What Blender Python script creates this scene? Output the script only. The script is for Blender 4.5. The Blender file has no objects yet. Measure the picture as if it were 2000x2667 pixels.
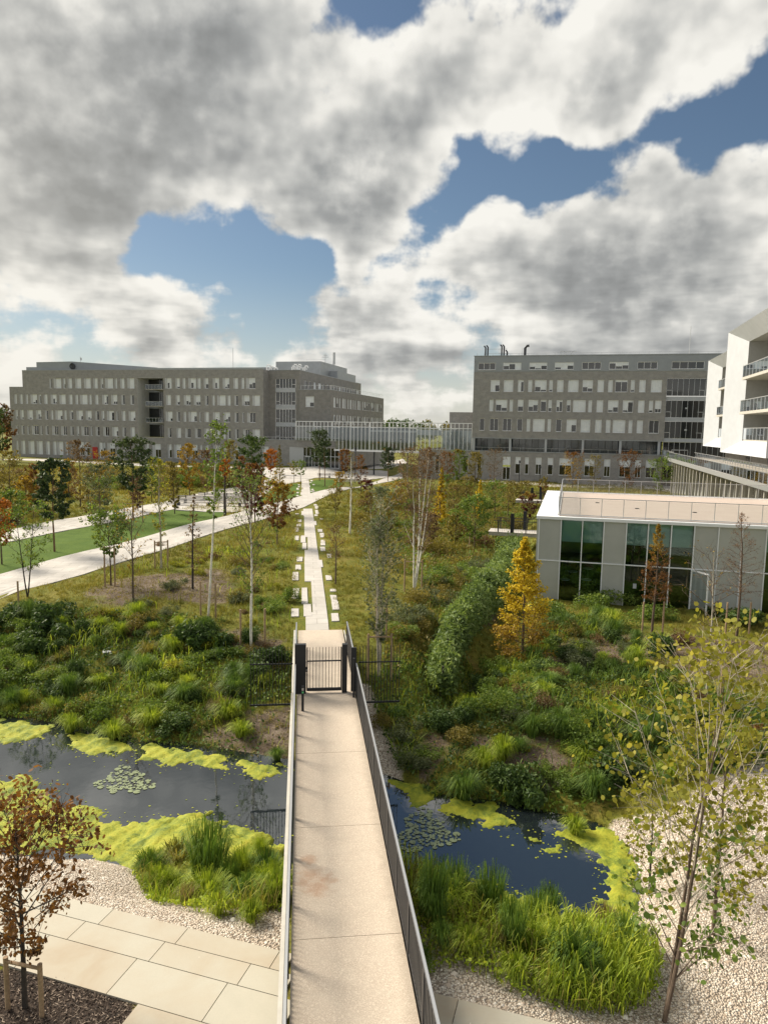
import bpy, bmesh, math, random
import numpy as np
from mathutils import Matrix, Vector
sc = bpy.context.scene
C = sc.collection
R_ = math.radians
# ------------------------------------------------------------------ camera
FOC = 1850.0; PITCH = math.atan(218/1850.); ROLL = math.atan(.0165); YAW = R_(6.6)
CAMP = np.array([0, 0, 9.0])
_f = np.array([math.sin(YAW)*math.cos(PITCH), math.cos(YAW)*math.cos(PITCH), -math.sin(PITCH)])
_r0 = np.array([math.cos(YAW), -math.sin(YAW), 0]); _u0 = np.cross(_r0, _f)
_r = _r0*math.cos(ROLL)+_u0*math.sin(ROLL); _u = _u0*math.cos(ROLL)-_r0*math.sin(ROLL)
cam = bpy.data.objects.new('camera', bpy.data.cameras.new('camera')); C.objects.link(cam)
m = Matrix.Identity(4)
for i in range(3):
    m[i][0], m[i][1], m[i][2], m[i][3] = _r[i], _u[i], -_f[i], CAMP[i]
cam.matrix_world = m
cam.data.sensor_fit = 'HORIZONTAL'; cam.data.sensor_width = 36; cam.data.lens = 36*FOC/2000
cam.data.clip_start = .1; cam.data.clip_end = 6000
sc.camera = cam
def ray(x, y): return _f + _r*(x-1000)/FOC + _u*(1333.5-y)/FOC
E1 = np.array([.932, -.3625, 0]); E1 /= np.linalg.norm(E1); E2 = np.array([-E1[1], E1[0], 0])
TH = math.atan2(E1[1], E1[0])
def AB(a, b): return (a*E1[0]+b*E2[0], a*E1[1]+b*E2[1])
# ------------------------------------------------------------------ render / world / sun
sc.render.engine = 'CYCLES'
sc.cycles.use_denoising = True
sc.cycles.max_bounces = 6; sc.cycles.transparent_max_bounces = 12; sc.cycles.diffuse_bounces = 3
sc.view_settings.view_transform = 'Standard'; sc.view_settings.look = 'None'
sc.view_settings.exposure = 0.62; sc.view_settings.gamma = 1
SUN_AZ, SUN_EL = R_(-50), R_(36)      # azimuth from +Y, negative = left
sund = Vector((math.sin(SUN_AZ)*math.cos(SUN_EL), math.cos(SUN_AZ)*math.cos(SUN_EL), math.sin(SUN_EL)))
sl = bpy.data.lights.new('sun', 'SUN'); sl.energy = 5.0; sl.angle = R_(22); sl.color = (1, .90, .74)
so = bpy.data.objects.new('sun', sl); C.objects.link(so)
so.rotation_euler = sund.to_track_quat('Z', 'Y').to_euler()
W = bpy.data.worlds.new('World'); sc.world = W; W.use_nodes = True
nt = W.node_tree; nt.nodes.clear()
class NB:
    def __init__(s, nt): s.nt = nt; s.N = nt.nodes; s.L = nt.links
    def node(s, t, **k):
        n = s.N.new(t)
        for a, b in k.items(): setattr(n, a, b)
        return n
    def put(s, sock, v):
        if v is None: return
        if hasattr(v, 'is_linked') or hasattr(v, 'links'): s.L.new(v, sock)
        else: sock.default_value = v
    def math(s, op, a, b=None, c=None, clamp=False):
        n = s.node('ShaderNodeMath', operation=op, use_clamp=clamp)
        s.put(n.inputs[0], a); s.put(n.inputs[1], b)
        if c is not None: s.put(n.inputs[2], c)
        return n.outputs[0]
    def vmath(s, op, a, b=None, out=0, scale=None):
        n = s.node('ShaderNodeVectorMath', operation=op)
        s.put(n.inputs[0], a); s.put(n.inputs[1], b)
        if scale is not None: s.put(n.inputs['Scale'], scale)
        return n.outputs['Value'] if op in ('DISTANCE', 'LENGTH', 'DOT_PRODUCT') else n.outputs[0]
    def noise(s, vec, scale, detail=4, rough=.55, dist=0, out='Fac', ntype=None):
        n = s.node('ShaderNodeTexNoise')
        s.put(n.inputs['Vector'], vec); n.inputs['Scale'].default_value = scale
        n.inputs['Detail'].default_value = detail; n.inputs['Roughness'].default_value = rough
        n.inputs['Distortion'].default_value = dist
        return n.outputs[out]
    def map(s, v, a, b, c=0., d=1., interp='SMOOTHSTEP'):
        n = s.node('ShaderNodeMapRange', interpolation_type=interp)
        s.put(n.inputs[0], v); n.inputs[1].default_value = a; n.inputs[2].default_value = b
        n.inputs[3].default_value = c; n.inputs[4].default_value = d
        return n.outputs[0]
    def mix(s, f, a, b, blend='MIX'):
        n = s.node('ShaderNodeMix', data_type='RGBA', blend_type=blend)
        s.put(n.inputs[0], f); s.put(n.inputs[6], a if not isinstance(a, tuple) else (*a[:3], 1))
        s.put(n.inputs[7], b if not isinstance(b, tuple) else (*b[:3], 1))
        return n.outputs[2]
    def ramp(s, v, stops, interp='LINEAR'):
        n = s.node('ShaderNodeValToRGB'); s.put(n.inputs[0], v); e = n.color_ramp.elements
        n.color_ramp.interpolation = interp
        while len(e) < len(stops): e.new(.5)
        for i, (p, c) in enumerate(stops): e[i].position = p; e[i].color = (*c[:3], 1)
        return n.outputs[0]
w = NB(nt)
tc = w.node('ShaderNodeTexCoord').outputs['Generated']
sky = w.node('ShaderNodeTexSky', sky_type='NISHITA', sun_disc=False, sun_elevation=SUN_EL, sun_rotation=SUN_AZ, air_density=1.0, dust_density=.6, ozone_density=1.5)
def dirv(px, py):
    d = ray(px, py); return tuple(d/np.linalg.norm(d))
# blue openings and heavy cloud banks, by direction in the sky:  (dir px,py, radius, weight)
OPEN = [((450, 610), .09, -.34), ((580, 650), .11, -.36), ((720, 690), .09, -.34), ((840, 705), .07, -.28), ((950, 725), .05, -.24), ((1010, 665), .04, -.16), ((390, 580), .05, -.2),
        ((1200, 505), .08, -.34), ((1330, 500), .09, -.38), ((1450, 500), .08, -.36), ((1560, 440), .08, -.36), ((1660, 390), .09, -.38), ((1780, 340), .08, -.34), ((1900, 290), .08, -.34), ((2010, 240), .08, -.30), ((1060, 570), .05, -.22),
        ((1060, 90), .05, -.32), ((1085, 220), .045, -.18), ((880, 250), .06, -.28), ((900, 60), .05, -.16), ((770, 370), .05, -.22), ((730, 470), .05, -.22), ((1300, 80), .04, -.16), ((1510, 90), .05, -.16), ((1640, 200), .04, -.10),
        ((500, 790), .07, -.14), ((230, 830), .06, -.12), ((350, 700), .05, -.14), ((1110, 770), .04, -.14), ((760, 850), .06, -.14), ((1250, 880), .06, -.08), ((60, 620), .05, -.10), ((1000, -120), .09, -.22), ((1300, -260), .15, -.25), ((1650, -420), .18, -.26), ((1150, -520), .18, -.25), ((1400, -900), .25, -.3), ((250, 560), .0001, 0.)]
BANK = [((250, -300), .28, .30), ((650, -450), .22, .26), ((-100, 100), .2, .2), ((480, 350), .28, .30), ((120, 200), .28, .22), ((220, 560), .14, .20), ((1000, 400), .16, .26), ((740, 590), .045, .22), ((1230, 260), .18, .24), ((860, 470), .12, .20),
        ((930, 655), .05, .20), ((1480, 700), .18, .28), ((1780, 570), .18, .30), ((1270, 650), .08, .18), ((1850, 60), .2, .26), ((1650, 230), .10, .16), ((1450, 300), .12, .2), ((1690, 445), .035, .32), ((230, 760), .07, .16), ((960, 800), .12, .16), ((1900, 780), .25, .2), ((450, 680), .025, .14), ((1000, 560), .05, .16), ((1250, 600), .05, .14)]
DARKC = [((520, 320), .22, .34), ((820, 350), .10, .20), ((180, 300), .16, .20), ((210, 570), .13, .30), ((1020, 430), .12, .20), ((380, 490), .13, .22), ((1500, 760), .16, .18), ((280, 885), .09, .30), ((1250, 260), .14, .12), ((1850, 740), .25, .20), ((0, 835), .05, .35), ((930, 840), .16, .12), ((600, 200), .14, .14)]
W.cycles.sampling_method = 'MANUAL'; W.cycles.sample_map_resolution = 512
Dn = w.vmath('NORMALIZE', tc)
sepw = w.node('ShaderNodeSeparateXYZ'); w.L.new(Dn, sepw.inputs[0]); EL = sepw.outputs[2]
wobc = w.vmath('SUBTRACT', w.noise(Dn, 5., 2, out='Color'), (.5, .5, .5))
wob2 = w.vmath('SCALE', w.vmath('SUBTRACT', w.noise(Dn, 17., 2, out='Color'), (.5, .5, .5)), scale=.05)
DW = w.vmath('ADD', w.vmath('ADD', Dn, w.vmath('SCALE', wobc, scale=.11)), wob2)
def puff(vec, d1, d2):
    sp = w.node('ShaderNodeSeparateXYZ'); w.L.new(vec, sp.inputs[0])
    zz = w.math('ADD', w.math('MAXIMUM', sp.outputs[2], 0.0), .28)
    cmb = w.node('ShaderNodeCombineXYZ')
    w.L.new(w.math('DIVIDE', sp.outputs[0], zz), cmb.inputs[0]); w.L.new(w.math('DIVIDE', sp.outputs[1], zz), cmb.inputs[1])
    a = w.noise(cmb.outputs[0], 2.3, d1, .55, 0); b = w.noise(vec, 9., d2, .62)
    return w.math('ADD', w.math('MULTIPLY', a, .95), w.math('MULTIPLY', b, .78))
p0 = puff(Dn, 5, 5)
p1 = puff(w.vmath('ADD', Dn, (sund.x*.022, sund.y*.022, sund.z*.022+.012)), 4, 3)
blob = None
for (p, r, wt) in OPEN+BANK:
    t_ = w.map(w.vmath('DISTANCE', DW, dirv(*p)), 0., r*1.15, wt*1.1, 0.)
    blob = t_ if blob is None else w.math('ADD', blob, t_)
v0 = w.math('ADD', w.math('ADD', w.math('SUBTRACT', p0, .27), blob), w.map(EL, .02, .22, .05, 0.))
cover = w.map(v0, .49, .66)
lit = w.math('SUBTRACT', p0, p1)
thick = w.map(v0, .62, 1.15)
Dk = w.vmath('ADD', Dn, w.vmath('SCALE', wobc, scale=.2))
dk = w.math('MULTIPLY', w.math('SUBTRACT', p0, .72), .55)
for (p, r, wt) in DARKC:
    dk = w.math('ADD', dk, w.map(w.vmath('DISTANCE', Dk, dirv(*p)), 0., r, wt, 0.))
lown = w.node('ShaderNodeMapping'); w.L.new(Dn, lown.inputs[0]); lown.inputs['Scale'].default_value = (1., 1., 5.5)
streak = w.math('MULTIPLY', w.map(w.noise(lown.outputs[0], 4.2, 4, .55), .42, .64), w.map(EL, .12, .34, .26, 0.))
shade = w.math('ADD', w.math('ADD', w.math('ADD', w.math('MULTIPLY', thick, .30), streak), dk), w.math('MULTIPLY', lit, -2.2))
ccol = w.ramp(shade, [(0., (.90, .88, .82)), (.2, (.78, .765, .715)), (.42, (.56, .56, .535)), (.72, (.35, .357, .352)), (1., (.25, .257, .255))])
# warm brightening low towards the sun side, as the photo has low on the left
sund_h = (math.sin(R_(-35)), math.cos(R_(-35)), .05)
glow = w.map(w.vmath('DISTANCE', Dn, sund_h), 0., .7, .25, 0.)
ccol = w.mix(glow, ccol, (1.0, .93, .78))
skyc = w.mix(1., w.vmath('SCALE', sky.outputs[0], scale=.07), (1.02, 1.06, 1.05), 'MULTIPLY')
low = w.map(EL, .0, .22, 1., 0.)
skyc = w.mix(w.math('MULTIPLY', low, .55), skyc, (.62, .64, .62))
outc = w.mix(cover, skyc, ccol)
# horizon veil
outc = w.mix(w.map(EL, -.02, .12, .5, 0.), outc, (.80, .77, .68))
bg = w.node('ShaderNodeBackground'); w.L.new(outc, bg.inputs[0]); bg.inputs[1].default_value = .68
ow = w.node('ShaderNodeOutputWorld'); w.L.new(bg.outputs[0], ow.inputs[0])
# ------------------------------------------------------------------ helpers
rng = np.random.default_rng(7); random.seed(7)
MATS = {}
def mat(name, col=(.5, .5, .5), rough=.7, metal=0., spec=.5, noise=None, bump=None, alpha=None, coat=0.):
    """noise=(scale, strength[, detail]) varies the colour; bump=(scale, strength, distance)"""
    m = bpy.data.materials.new(name); m.use_nodes = True; t = NB(m.node_tree)
    p = m.node_tree.nodes['Principled BSDF']
    p.inputs['Base Color'].default_value = (*col, 1); p.inputs['Roughness'].default_value = rough
    p.inputs['Metallic'].default_value = metal; p.inputs['Specular IOR Level'].default_value = spec
    co = t.node('ShaderNodeTexCoord').outputs['Object']
    if noise:
        n = t.noise(co, noise[0], noise[2] if len(noise) > 2 else 5, .6)
        k = noise[1]
        f = t.map(n, .3, .7, 1-k, 1+k, 'LINEAR')
        n2 = t.noise(co, noise[0]*.13, 3)
        f = t.math('MULTIPLY', f, t.map(n2, .3, .7, 1-k*.6, 1+k*.6, 'LINEAR'))
        v = t.vmath('SCALE', col, scale=f); t.L.new(v, p.inputs['Base Color'])
    if bump:
        b = t.node('ShaderNodeBump'); b.inputs['Strength'].default_value = bump[1]; b.inputs['Distance'].default_value = bump[2]
        t.L.new(t.noise(co, bump[0], 5), b.inputs['Height']); t.L.new(b.outputs[0], p.inputs['Normal'])
    MATS[name] = m; return m
def leafmat(name, a, b, c, trans=.35, rough=.6, big=.6):
    m = bpy.data.materials.new(name); m.use_nodes = True; t = NB(m.node_tree); t.N.clear()
    at_ = t.node('ShaderNodeAttribute', attribute_name='tone').outputs['Fac']
    co = t.node('ShaderNodeNewGeometry').outputs['Position']
    n = t.noise(co, big, 3)
    f = t.math('ADD', t.math('MULTIPLY', at_, .62), t.map(n, .3, .7, 0, .38, 'LINEAR'))
    col = t.ramp(f, [(0.05, a), (.5, b), (.95, c)])
    p = t.node('ShaderNodeBsdfPrincipled'); t.L.new(col, p.inputs['Base Color']); p.inputs['Roughness'].default_value = rough
    p.inputs['Specular IOR Level'].default_value = .25
    tr = t.node('ShaderNodeBsdfTranslucent'); t.L.new(t.mix(1., col, (1.25, 1.2, .7), 'MULTIPLY'), tr.inputs[0])
    ms = t.node('ShaderNodeMixShader'); ms.inputs[0].default_value = trans
    t.L.new(p.outputs[0], ms.inputs[1]); t.L.new(tr.outputs[0], ms.inputs[2])
    o = t.node('ShaderNodeOutputMaterial'); t.L.new(ms.outputs[0], o.inputs[0])
    MATS[name] = m; return m
def tag(o, label=None, cat=None, group=None, kind=None):
    if label: o['label'] = label
    if cat: o['category'] = cat
    if group: o['group'] = group
    if kind: o['kind'] = kind
    return o
def empty(name, loc=(0, 0, 0), rz=0., **k):
    o = bpy.data.objects.new(name, None); C.objects.link(o); o.location = loc; o.rotation_euler = (0, 0, rz)
    o.empty_display_size = .2
    return tag(o, **k)
def mkmesh(name, V, Fc, mats, parent=None, smooth=False, mi=None, tone=None, tag_=None):
    me = bpy.data.meshes.new(name)
    V = np.asarray(V, np.float32).reshape(-1, 3)
    if isinstance(Fc, np.ndarray):
        n, k = Fc.shape
        me.vertices.add(len(V)); me.vertices.foreach_set('co', V.ravel())
        me.loops.add(n*k); me.loops.foreach_set('vertex_index', Fc.ravel().astype(np.int32))
        me.polygons.add(n); me.polygons.foreach_set('loop_start', np.arange(0, n*k, k, dtype=np.int32))
        me.update(calc_edges=True)
    else:
        me.from_pydata(V.tolist(), [], Fc); me.update()
    for q in (mats if isinstance(mats, (list, tuple)) else [mats]): me.materials.append(q if not isinstance(q, str) else MATS[q])
    if mi is not None: me.polygons.foreach_set('material_index', np.asarray(mi, np.int32))
    if smooth: me.polygons.foreach_set('use_smooth', np.ones(len(me.polygons), bool))
    if tone is not None:
        a = me.attributes.new('tone', 'FLOAT', 'FACE'); a.data.foreach_set('value', np.asarray(tone, np.float32))
    o = bpy.data.objects.new(name, me); C.objects.link(o)
    if parent is not None: o.parent = parent
    return o
class MB:
    def __init__(s): s.v = []; s.f = []; s.mi = []; s.m = 0
    def quad(s, a, b, c, d):
        n = len(s.v); s.v += [a, b, c, d]; s.f.append((n, n+1, n+2, n+3)); s.mi.append(s.m)
    def poly(s, pts):
        n = len(s.v); s.v += list(pts); s.f.append(tuple(range(n, n+len(pts)))); s.mi.append(s.m)
    def box(s, x0, x1, y0, y1, z0, z1, m=None):
        if m is not None: s.m = m
        n = len(s.v)
        s.v += [(x, y, z) for z in (z0, z1) for (x, y) in ((x0, y0), (x1, y0), (x1, y1), (x0, y1))]
        for f in ((0, 3, 2, 1), (4, 5, 6, 7), (0, 1, 5, 4), (1, 2, 6, 5), (2, 3, 7, 6), (3, 0, 4, 7)):
            s.f.append(tuple(n+i for i in f)); s.mi.append(s.m)
    def bar(s, p, q, w, h=None, up=(0, 0, 1)):
        """rectangular bar from p to q"""
        h = h or w
        p = np.array(p, float); q = np.array(q, float); d = q-p; d /= np.linalg.norm(d)
        up = np.array(up, float)
        if abs(d@up) > .95: up = np.array([0, 1., 0])
        s_ = np.cross(d, up); s_ /= np.linalg.norm(s_); t = np.cross(s_, d)
        n = len(s.v)
        for b in (p, q):
            for (i, j) in ((-1, -1), (1, -1), (1, 1), (-1, 1)): s.v.append(tuple(b+s_*i*w/2+t*j*h/2))
        for f in ((0, 3, 2, 1), (4, 5, 6, 7), (0, 1, 5, 4), (1, 2, 6, 5), (2, 3, 7, 6), (3, 0, 4, 7)):
            s.f.append(tuple(n+i for i in f)); s.mi.append(s.m)
    def tube(s, pts, rad, n=6, cap=True):
        pts = np.asarray(pts, float); k = len(pts)
        rad = np.ones(k)*rad if np.isscalar(rad) else rad
        b = len(s.v); ref = np.array([.31, .17, .93])
        for i in range(k):
            d = pts[min(i+1, k-1)]-pts[max(i-1, 0)]; d = d/(np.linalg.norm(d)+1e-9)
            a = np.cross(d, ref)
            if np.linalg.norm(a) < .1: a = np.cross(d, (1, 0, 0))
            a /= np.linalg.norm(a); c = np.cross(d, a)
            for j in range(n):
                th = 2*math.pi*j/n; s.v.append(tuple(pts[i]+(a*math.cos(th)+c*math.sin(th))*rad[i]))
        for i in range(k-1):
            for j in range(n):
                s.f.append((b+i*n+j, b+i*n+(j+1) % n, b+(i+1)*n+(j+1) % n, b+(i+1)*n+j)); s.mi.append(s.m)
        if cap:
            s.f.append(tuple(b+(k-1)*n+j for j in range(n))); s.mi.append(s.m)
    def wall(s, x0, x1, z0, z1, ops, y=0., depth=.25, splay=0., mr=None):
        """front wall at y (facing -y) with openings [(xa,xb,za,zb)], reveals go back by depth"""
        m0 = s.m
        zs = sorted({z0, z1, *[o[2] for o in ops], *[o[3] for o in ops]}); zs = [z for z in zs if z0 <= z <= z1]
        for za, zb in zip(zs[:-1], zs[1:]):
            zm = (za+zb)/2; row = sorted([(max(o[0], x0), min(o[1], x1)) for o in ops if o[2] < zm < o[3]])
            x = x0
            for a, b in row:
                if a > x+1e-4: s.quad((x, y, za), (a, y, za), (a, y, zb), (x, y, zb))
                x = max(x, b)
            if x < x1-1e-4: s.quad((x, y, za), (x1, y, za), (x1, y, zb), (x, y, zb))
        if mr is not None: s.m = mr
        for (a, b, za, zb) in ops:
            k = (b-a)*splay; d = y+depth
            s.quad((a, y, za), (a, y, zb), (a+k, d, zb), (a+k, d, za))
            s.quad((b, y, zb), (b, y, za), (b, d, za), (b, d, zb))
            s.quad((a, y, zb), (b, y, zb), (b, d, zb), (a+k, d, zb))
            s.quad((a, y, za), (a+k, d, za), (b, d, za), (b, y, za))
        s.m = m0
    def build(s, name, mats, parent=None, smooth=False, loc=None):
        V = np.array(s.v, float)
        if loc is not None: V = V-np.array(loc)
        return mkmesh(name, V, s.f, mats, parent, smooth, s.mi)
def S(a, b, x):
    t = np.clip((np.asarray(x, float)-a)/(b-a), 0, 1); return t*t*(3-2*t)
# ------------------------------------------------------------------ materials
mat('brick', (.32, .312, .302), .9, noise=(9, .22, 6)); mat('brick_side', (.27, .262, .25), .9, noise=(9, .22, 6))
# courses in the brick
for nm in ('brick', 'brick_side'):
    t = NB(MATS[nm].node_tree); p = MATS[nm].node_tree.nodes['Principled BSDF']
    old = p.inputs['Base Color'].links[0].from_socket
    co = t.node('ShaderNodeTexCoord').outputs['Object']
    br = t.node('ShaderNodeTexBrick'); mp = t.node('ShaderNodeMapping'); mp.inputs['Rotation'].default_value = (math.pi/2, 0, 0)
    sp_ = t.node('ShaderNodeSeparateXYZ'); t.L.new(co, sp_.inputs[0]); cb = t.node('ShaderNodeCombineXYZ')
    t.L.new(t.math('ADD', sp_.outputs[0], sp_.outputs[1]), cb.inputs[0]); t.L.new(sp_.outputs[2], cb.inputs[1]); t.L.new(cb.outputs[0], br.inputs[0])
    br.inputs['Scale'].default_value = 1.; br.inputs['Brick Width'].default_value = .9; br.inputs['Row Height'].default_value = .32; br.inputs['Mortar Size'].default_value = .02
    br.inputs['Color1'].default_value = (1, .98, .95, 1); br.inputs['Color2'].default_value = (.90, .90, .90, 1); br.inputs['Mortar'].default_value = (.95, .95, .95, 1)
    t.L.new(t.mix(1., old, br.outputs[0], 'MULTIPLY'), p.inputs['Base Color'])
mat('metal_cladding', (.30, .32, .34), .5, .2, noise=(.6, .06)); mat('zinc', (.36, .38, .40), .45, .3, noise=(.8, .08))
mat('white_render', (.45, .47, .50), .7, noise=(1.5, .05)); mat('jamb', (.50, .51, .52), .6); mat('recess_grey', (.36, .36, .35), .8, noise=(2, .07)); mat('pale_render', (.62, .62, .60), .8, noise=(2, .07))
mat('frame_white', (.82, .83, .84), .5); mat('steel', (.50, .51, .52), .4, .6); mat('steel_dark', (.045, .048, .055), .45, .3)
mat('gate_black', (.020, .022, .027), .5, .2, bump=(60, .2, .01)); mat('blind', (.74, .77, .79), .8, noise=(1.2, .07)); mat('roof_grey', (.30, .30, .29), .9, noise=(2, .1))
mat('red_panel', (.45, .02, .02), .5); mat('concrete', (.42, .40, .36), .85, noise=(6, .12), bump=(30, .3, .01))
mat('kerb', (.50, .48, .43), .8, noise=(3, .10)); mat('dark_inside', (.02, .022, .025), .8)
mat('curtain', (.33, .35, .36), .8, noise=(3, .15)); mat('table_white', (.8, .8, .8), .4); mat('stool_dark', (.02, .02, .02), .5)
mat('bark_brown', (.12, .085, .06), .9, noise=(12, .35)); mat('bark_pale', (.42, .38, .30), .85, noise=(14, .35)); mat('bark_white', (.68, .65, .58), .8, noise=(10, .3))
mat('bark_red', (.20, .11, .065), .9, noise=(12, .3)); mat('stake_wood', (.33, .23, .14), .85, noise=(20, .3)); mat('bark_dark', (.05, .042, .036), .9, noise=(12, .3))
mat('lily', (.20, .24, .13), .4, noise=(4, .25)); mat('stone_slab', (.48, .455, .43), .85, noise=(5, .08))
mat('soil', (.05, .04, .03), .95, noise=(6, .4)); mat('badge_green', (.1, .5, .2), .5); mat('flower_white', (.8, .8, .76), .6)
def glassmat(name, col, rough=.06, trans=0.):
    m = mat(name, col, rough, 0, .8); m.node_tree.nodes['Principled BSDF'].inputs['IOR'].default_value = 1.6
    return m
glassmat('glass_dark', (.012, .015, .018)); glassmat('glass_blue', (.05, .065, .08))
def clearglass(name, tint, op, gc=(.9, .95, 1, 1)):
    m = bpy.data.materials.new(name); m.use_nodes = True; t = NB(m.node_tree); t.N.clear()
    tr = t.node('ShaderNodeBsdfTransparent'); tr.inputs[0].default_value = (*tint, 1)
    gl = t.node('ShaderNodeBsdfGlossy'); gl.inputs['Roughness'].default_value = .03; gl.inputs[0].default_value = gc
    fr = t.node('ShaderNodeFresnel'); fr.inputs[0].default_value = 1.5
    ms = t.node('ShaderNodeMixShader'); t.L.new(t.math('ADD', fr.outputs[0], op), ms.inputs[0]); t.L.new(tr.outputs[0], ms.inputs[1]); t.L.new(gl.outputs[0], ms.inputs[2])
    o = t.node('ShaderNodeOutputMaterial'); t.L.new(ms.outputs[0], o.inputs[0]); MATS[name] = m
clearglass('glass_clear', (.75, .80, .80), .06); clearglass('glass_rail', (.80, .83, .84), .02); clearglass('glass_cafe', (.56, .68, .66), .10, (.50, .72, .72, 1))
# exposed aggregate deck
m = mat('deck_agg', (.5, .43, .36), .9); t = NB(m.node_tree); p = m.node_tree.nodes['Principled BSDF']
co = t.node('ShaderNodeTexCoord').outputs['Object']
n = t.noise(co, 90., 2, .7); n2 = t.noise(co, 2.2, 4); vo = t.node('ShaderNodeTexVoronoi'); vo.inputs['Scale'].default_value = 55.; t.L.new(co, vo.inputs[0])
col = t.ramp(t.math('ADD', t.math('MULTIPLY', n, .5), t.math('MULTIPLY', vo.outputs['Distance'], .55)), [(.25, (.36, .29, .23)), (.5, (.52, .435, .35)), (.75, (.66, .58, .48))])
col = t.mix(t.map(n2, .35, .75, 0, .45), col, (.56, .49, .40))
st = None   # rust-brown stain on the near part of the deck
for (x, y, r) in ((-.62, 3.5, .38), (-.5, 3.05, .4), (-.66, 3.95, .28), (-.33, 3.3, .3), (-.75, 3.2, .3)):
    dd = t.map(t.vmath('DISTANCE', t.vmath('ADD', co, t.vmath('SCALE', t.vmath('SUBTRACT', t.noise(co, 6., 4, out='Color'), (.5, .5, .5)), scale=.5)), (x, y, 0.)), 0., r, .55, 0.)
    st = dd if st is None else t.math('MAXIMUM', st, dd)
col = t.mix(st, col, (.36, .18, .09))
sx_ = t.node('ShaderNodeSeparateXYZ'); t.L.new(co, sx_.inputs[0]); ed_ = t.math('ABSOLUTE', t.math('SUBTRACT', sx_.outputs[0], .015))
ed_ = t.math('ADD', ed_, t.math('MULTIPLY', t.math('SUBTRACT', t.noise(co, 3.5, 5, .7), .5), .35))
col = t.mix(t.map(ed_, .70, 1.0, 0, .42), col, (.20, .165, .125)); col = t.mix(t.map(t.noise(co, .55, 6, .68, .8), .48, .70, 0, .35), col, (.36, .31, .25)); t.L.new(col, p.inputs['Base Color'])
bp = t.node('ShaderNodeBump'); bp.inputs['Strength'].default_value = .35; bp.inputs['Distance'].default_value = .006; t.L.new(n, bp.inputs['Height']); t.L.new(bp.outputs[0], p.inputs['Normal'])
# sandstone-like slabs
m = mat('slab', (.5, .46, .38), .8); t = NB(m.node_tree); p = m.node_tree.nodes['Principled BSDF']
co = t.node('ShaderNodeTexCoord').outputs['Object']; tn = t.node('ShaderNodeAttribute', attribute_name='tone').outputs['Fac']
n1 = t.noise(co, .9, 5, .6, .4); n2 = t.noise(co, 40., 3)
col = t.ramp(t.math('ADD', t.math('MULTIPLY', tn, .35), t.math('MULTIPLY', n1, .75)), [(.2, (.39, .375, .31)), (.5, (.46, .435, .36)), (.72, (.43, .38, .295)), (.9, (.38, .30, .21))])
col = t.mix(t.map(n2, .3, .7, 0, .18), col, (.36, .33, .27)); t.L.new(col, p.inputs['Base Color'])
for nm, c_ in (('path_white', (.50, .475, .445)),):
    m = mat(nm, c_, .85, noise=(1.1, .10, 7)); t = NB(m.node_tree); p = m.node_tree.nodes['Principled BSDF']; old = p.inputs['Base Color'].links[0].from_socket
    co = t.node('ShaderNodeTexCoord').outputs['Object']; br = t.node('ShaderNodeTexBrick'); t.L.new(co, br.inputs[0]); br.inputs['Scale'].default_value = 1.; br.inputs['Brick Width'].default_value = 1.4; br.inputs['Row Height'].default_value = .7; br.inputs['Mortar Size'].default_value = .012
    br.inputs['Color1'].default_value = (1, 1, 1, 1); br.inputs['Color2'].default_value = (.88, .88, .87, 1); br.inputs['Mortar'].default_value = (.55, .53, .5, 1)
    c2_ = t.mix(1., old, br.outputs[0], 'MULTIPLY'); c2_ = t.mix(t.map(t.noise(co, .35, 7, .7, .6), .5, .72, 0, .3), c2_, (.33, .30, .26)); t.L.new(c2_, p.inputs['Base Color'])
# water
m = mat('water', (.012, .017, .020), .03, 0, .5); p = m.node_tree.nodes['Principled BSDF']; p.inputs['IOR'].default_value = 2.5
t = NB(m.node_tree); co = t.node('ShaderNodeTexCoord').outputs['Object']
bp = t.node('ShaderNodeBump'); bp.inputs['Strength'].default_value = .06; bp.inputs['Distance'].default_value = .02; t.L.new(t.noise(co, 3.2, 3), bp.inputs['Height']); t.L.new(bp.outputs[0], p.inputs['Normal'])
# algae
m = mat('algae', (.3, .34, .04), .8); t = NB(m.node_tree); p = m.node_tree.nodes['Principled BSDF']
co = t.node('ShaderNodeTexCoord').outputs['Object']; tn = t.node('ShaderNodeAttribute', attribute_name='tone').outputs['Fac']
a1 = t.noise(co, 1.6, 7, .72, .8); a2 = t.noise(co, 26., 4, .7)
col = t.ramp(t.math('ADD', t.math('MULTIPLY', a1, .7), t.math('MULTIPLY', a2, .3)), [(.34, (.030, .060, .006)), (.43, (.13, .18, .010)), (.53, (.29, .31, .014)), (.68, (.42, .38, .030))])
t.L.new(col, p.inputs['Base Color'])
bp = t.node('ShaderNodeBump'); bp.inputs['Strength'].default_value = .8; bp.inputs['Distance'].default_value = .05; t.L.new(t.noise(co, 9., 6, .7), bp.inputs['Height']); t.L.new(bp.outputs[0], p.inputs['Normal'])
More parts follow.
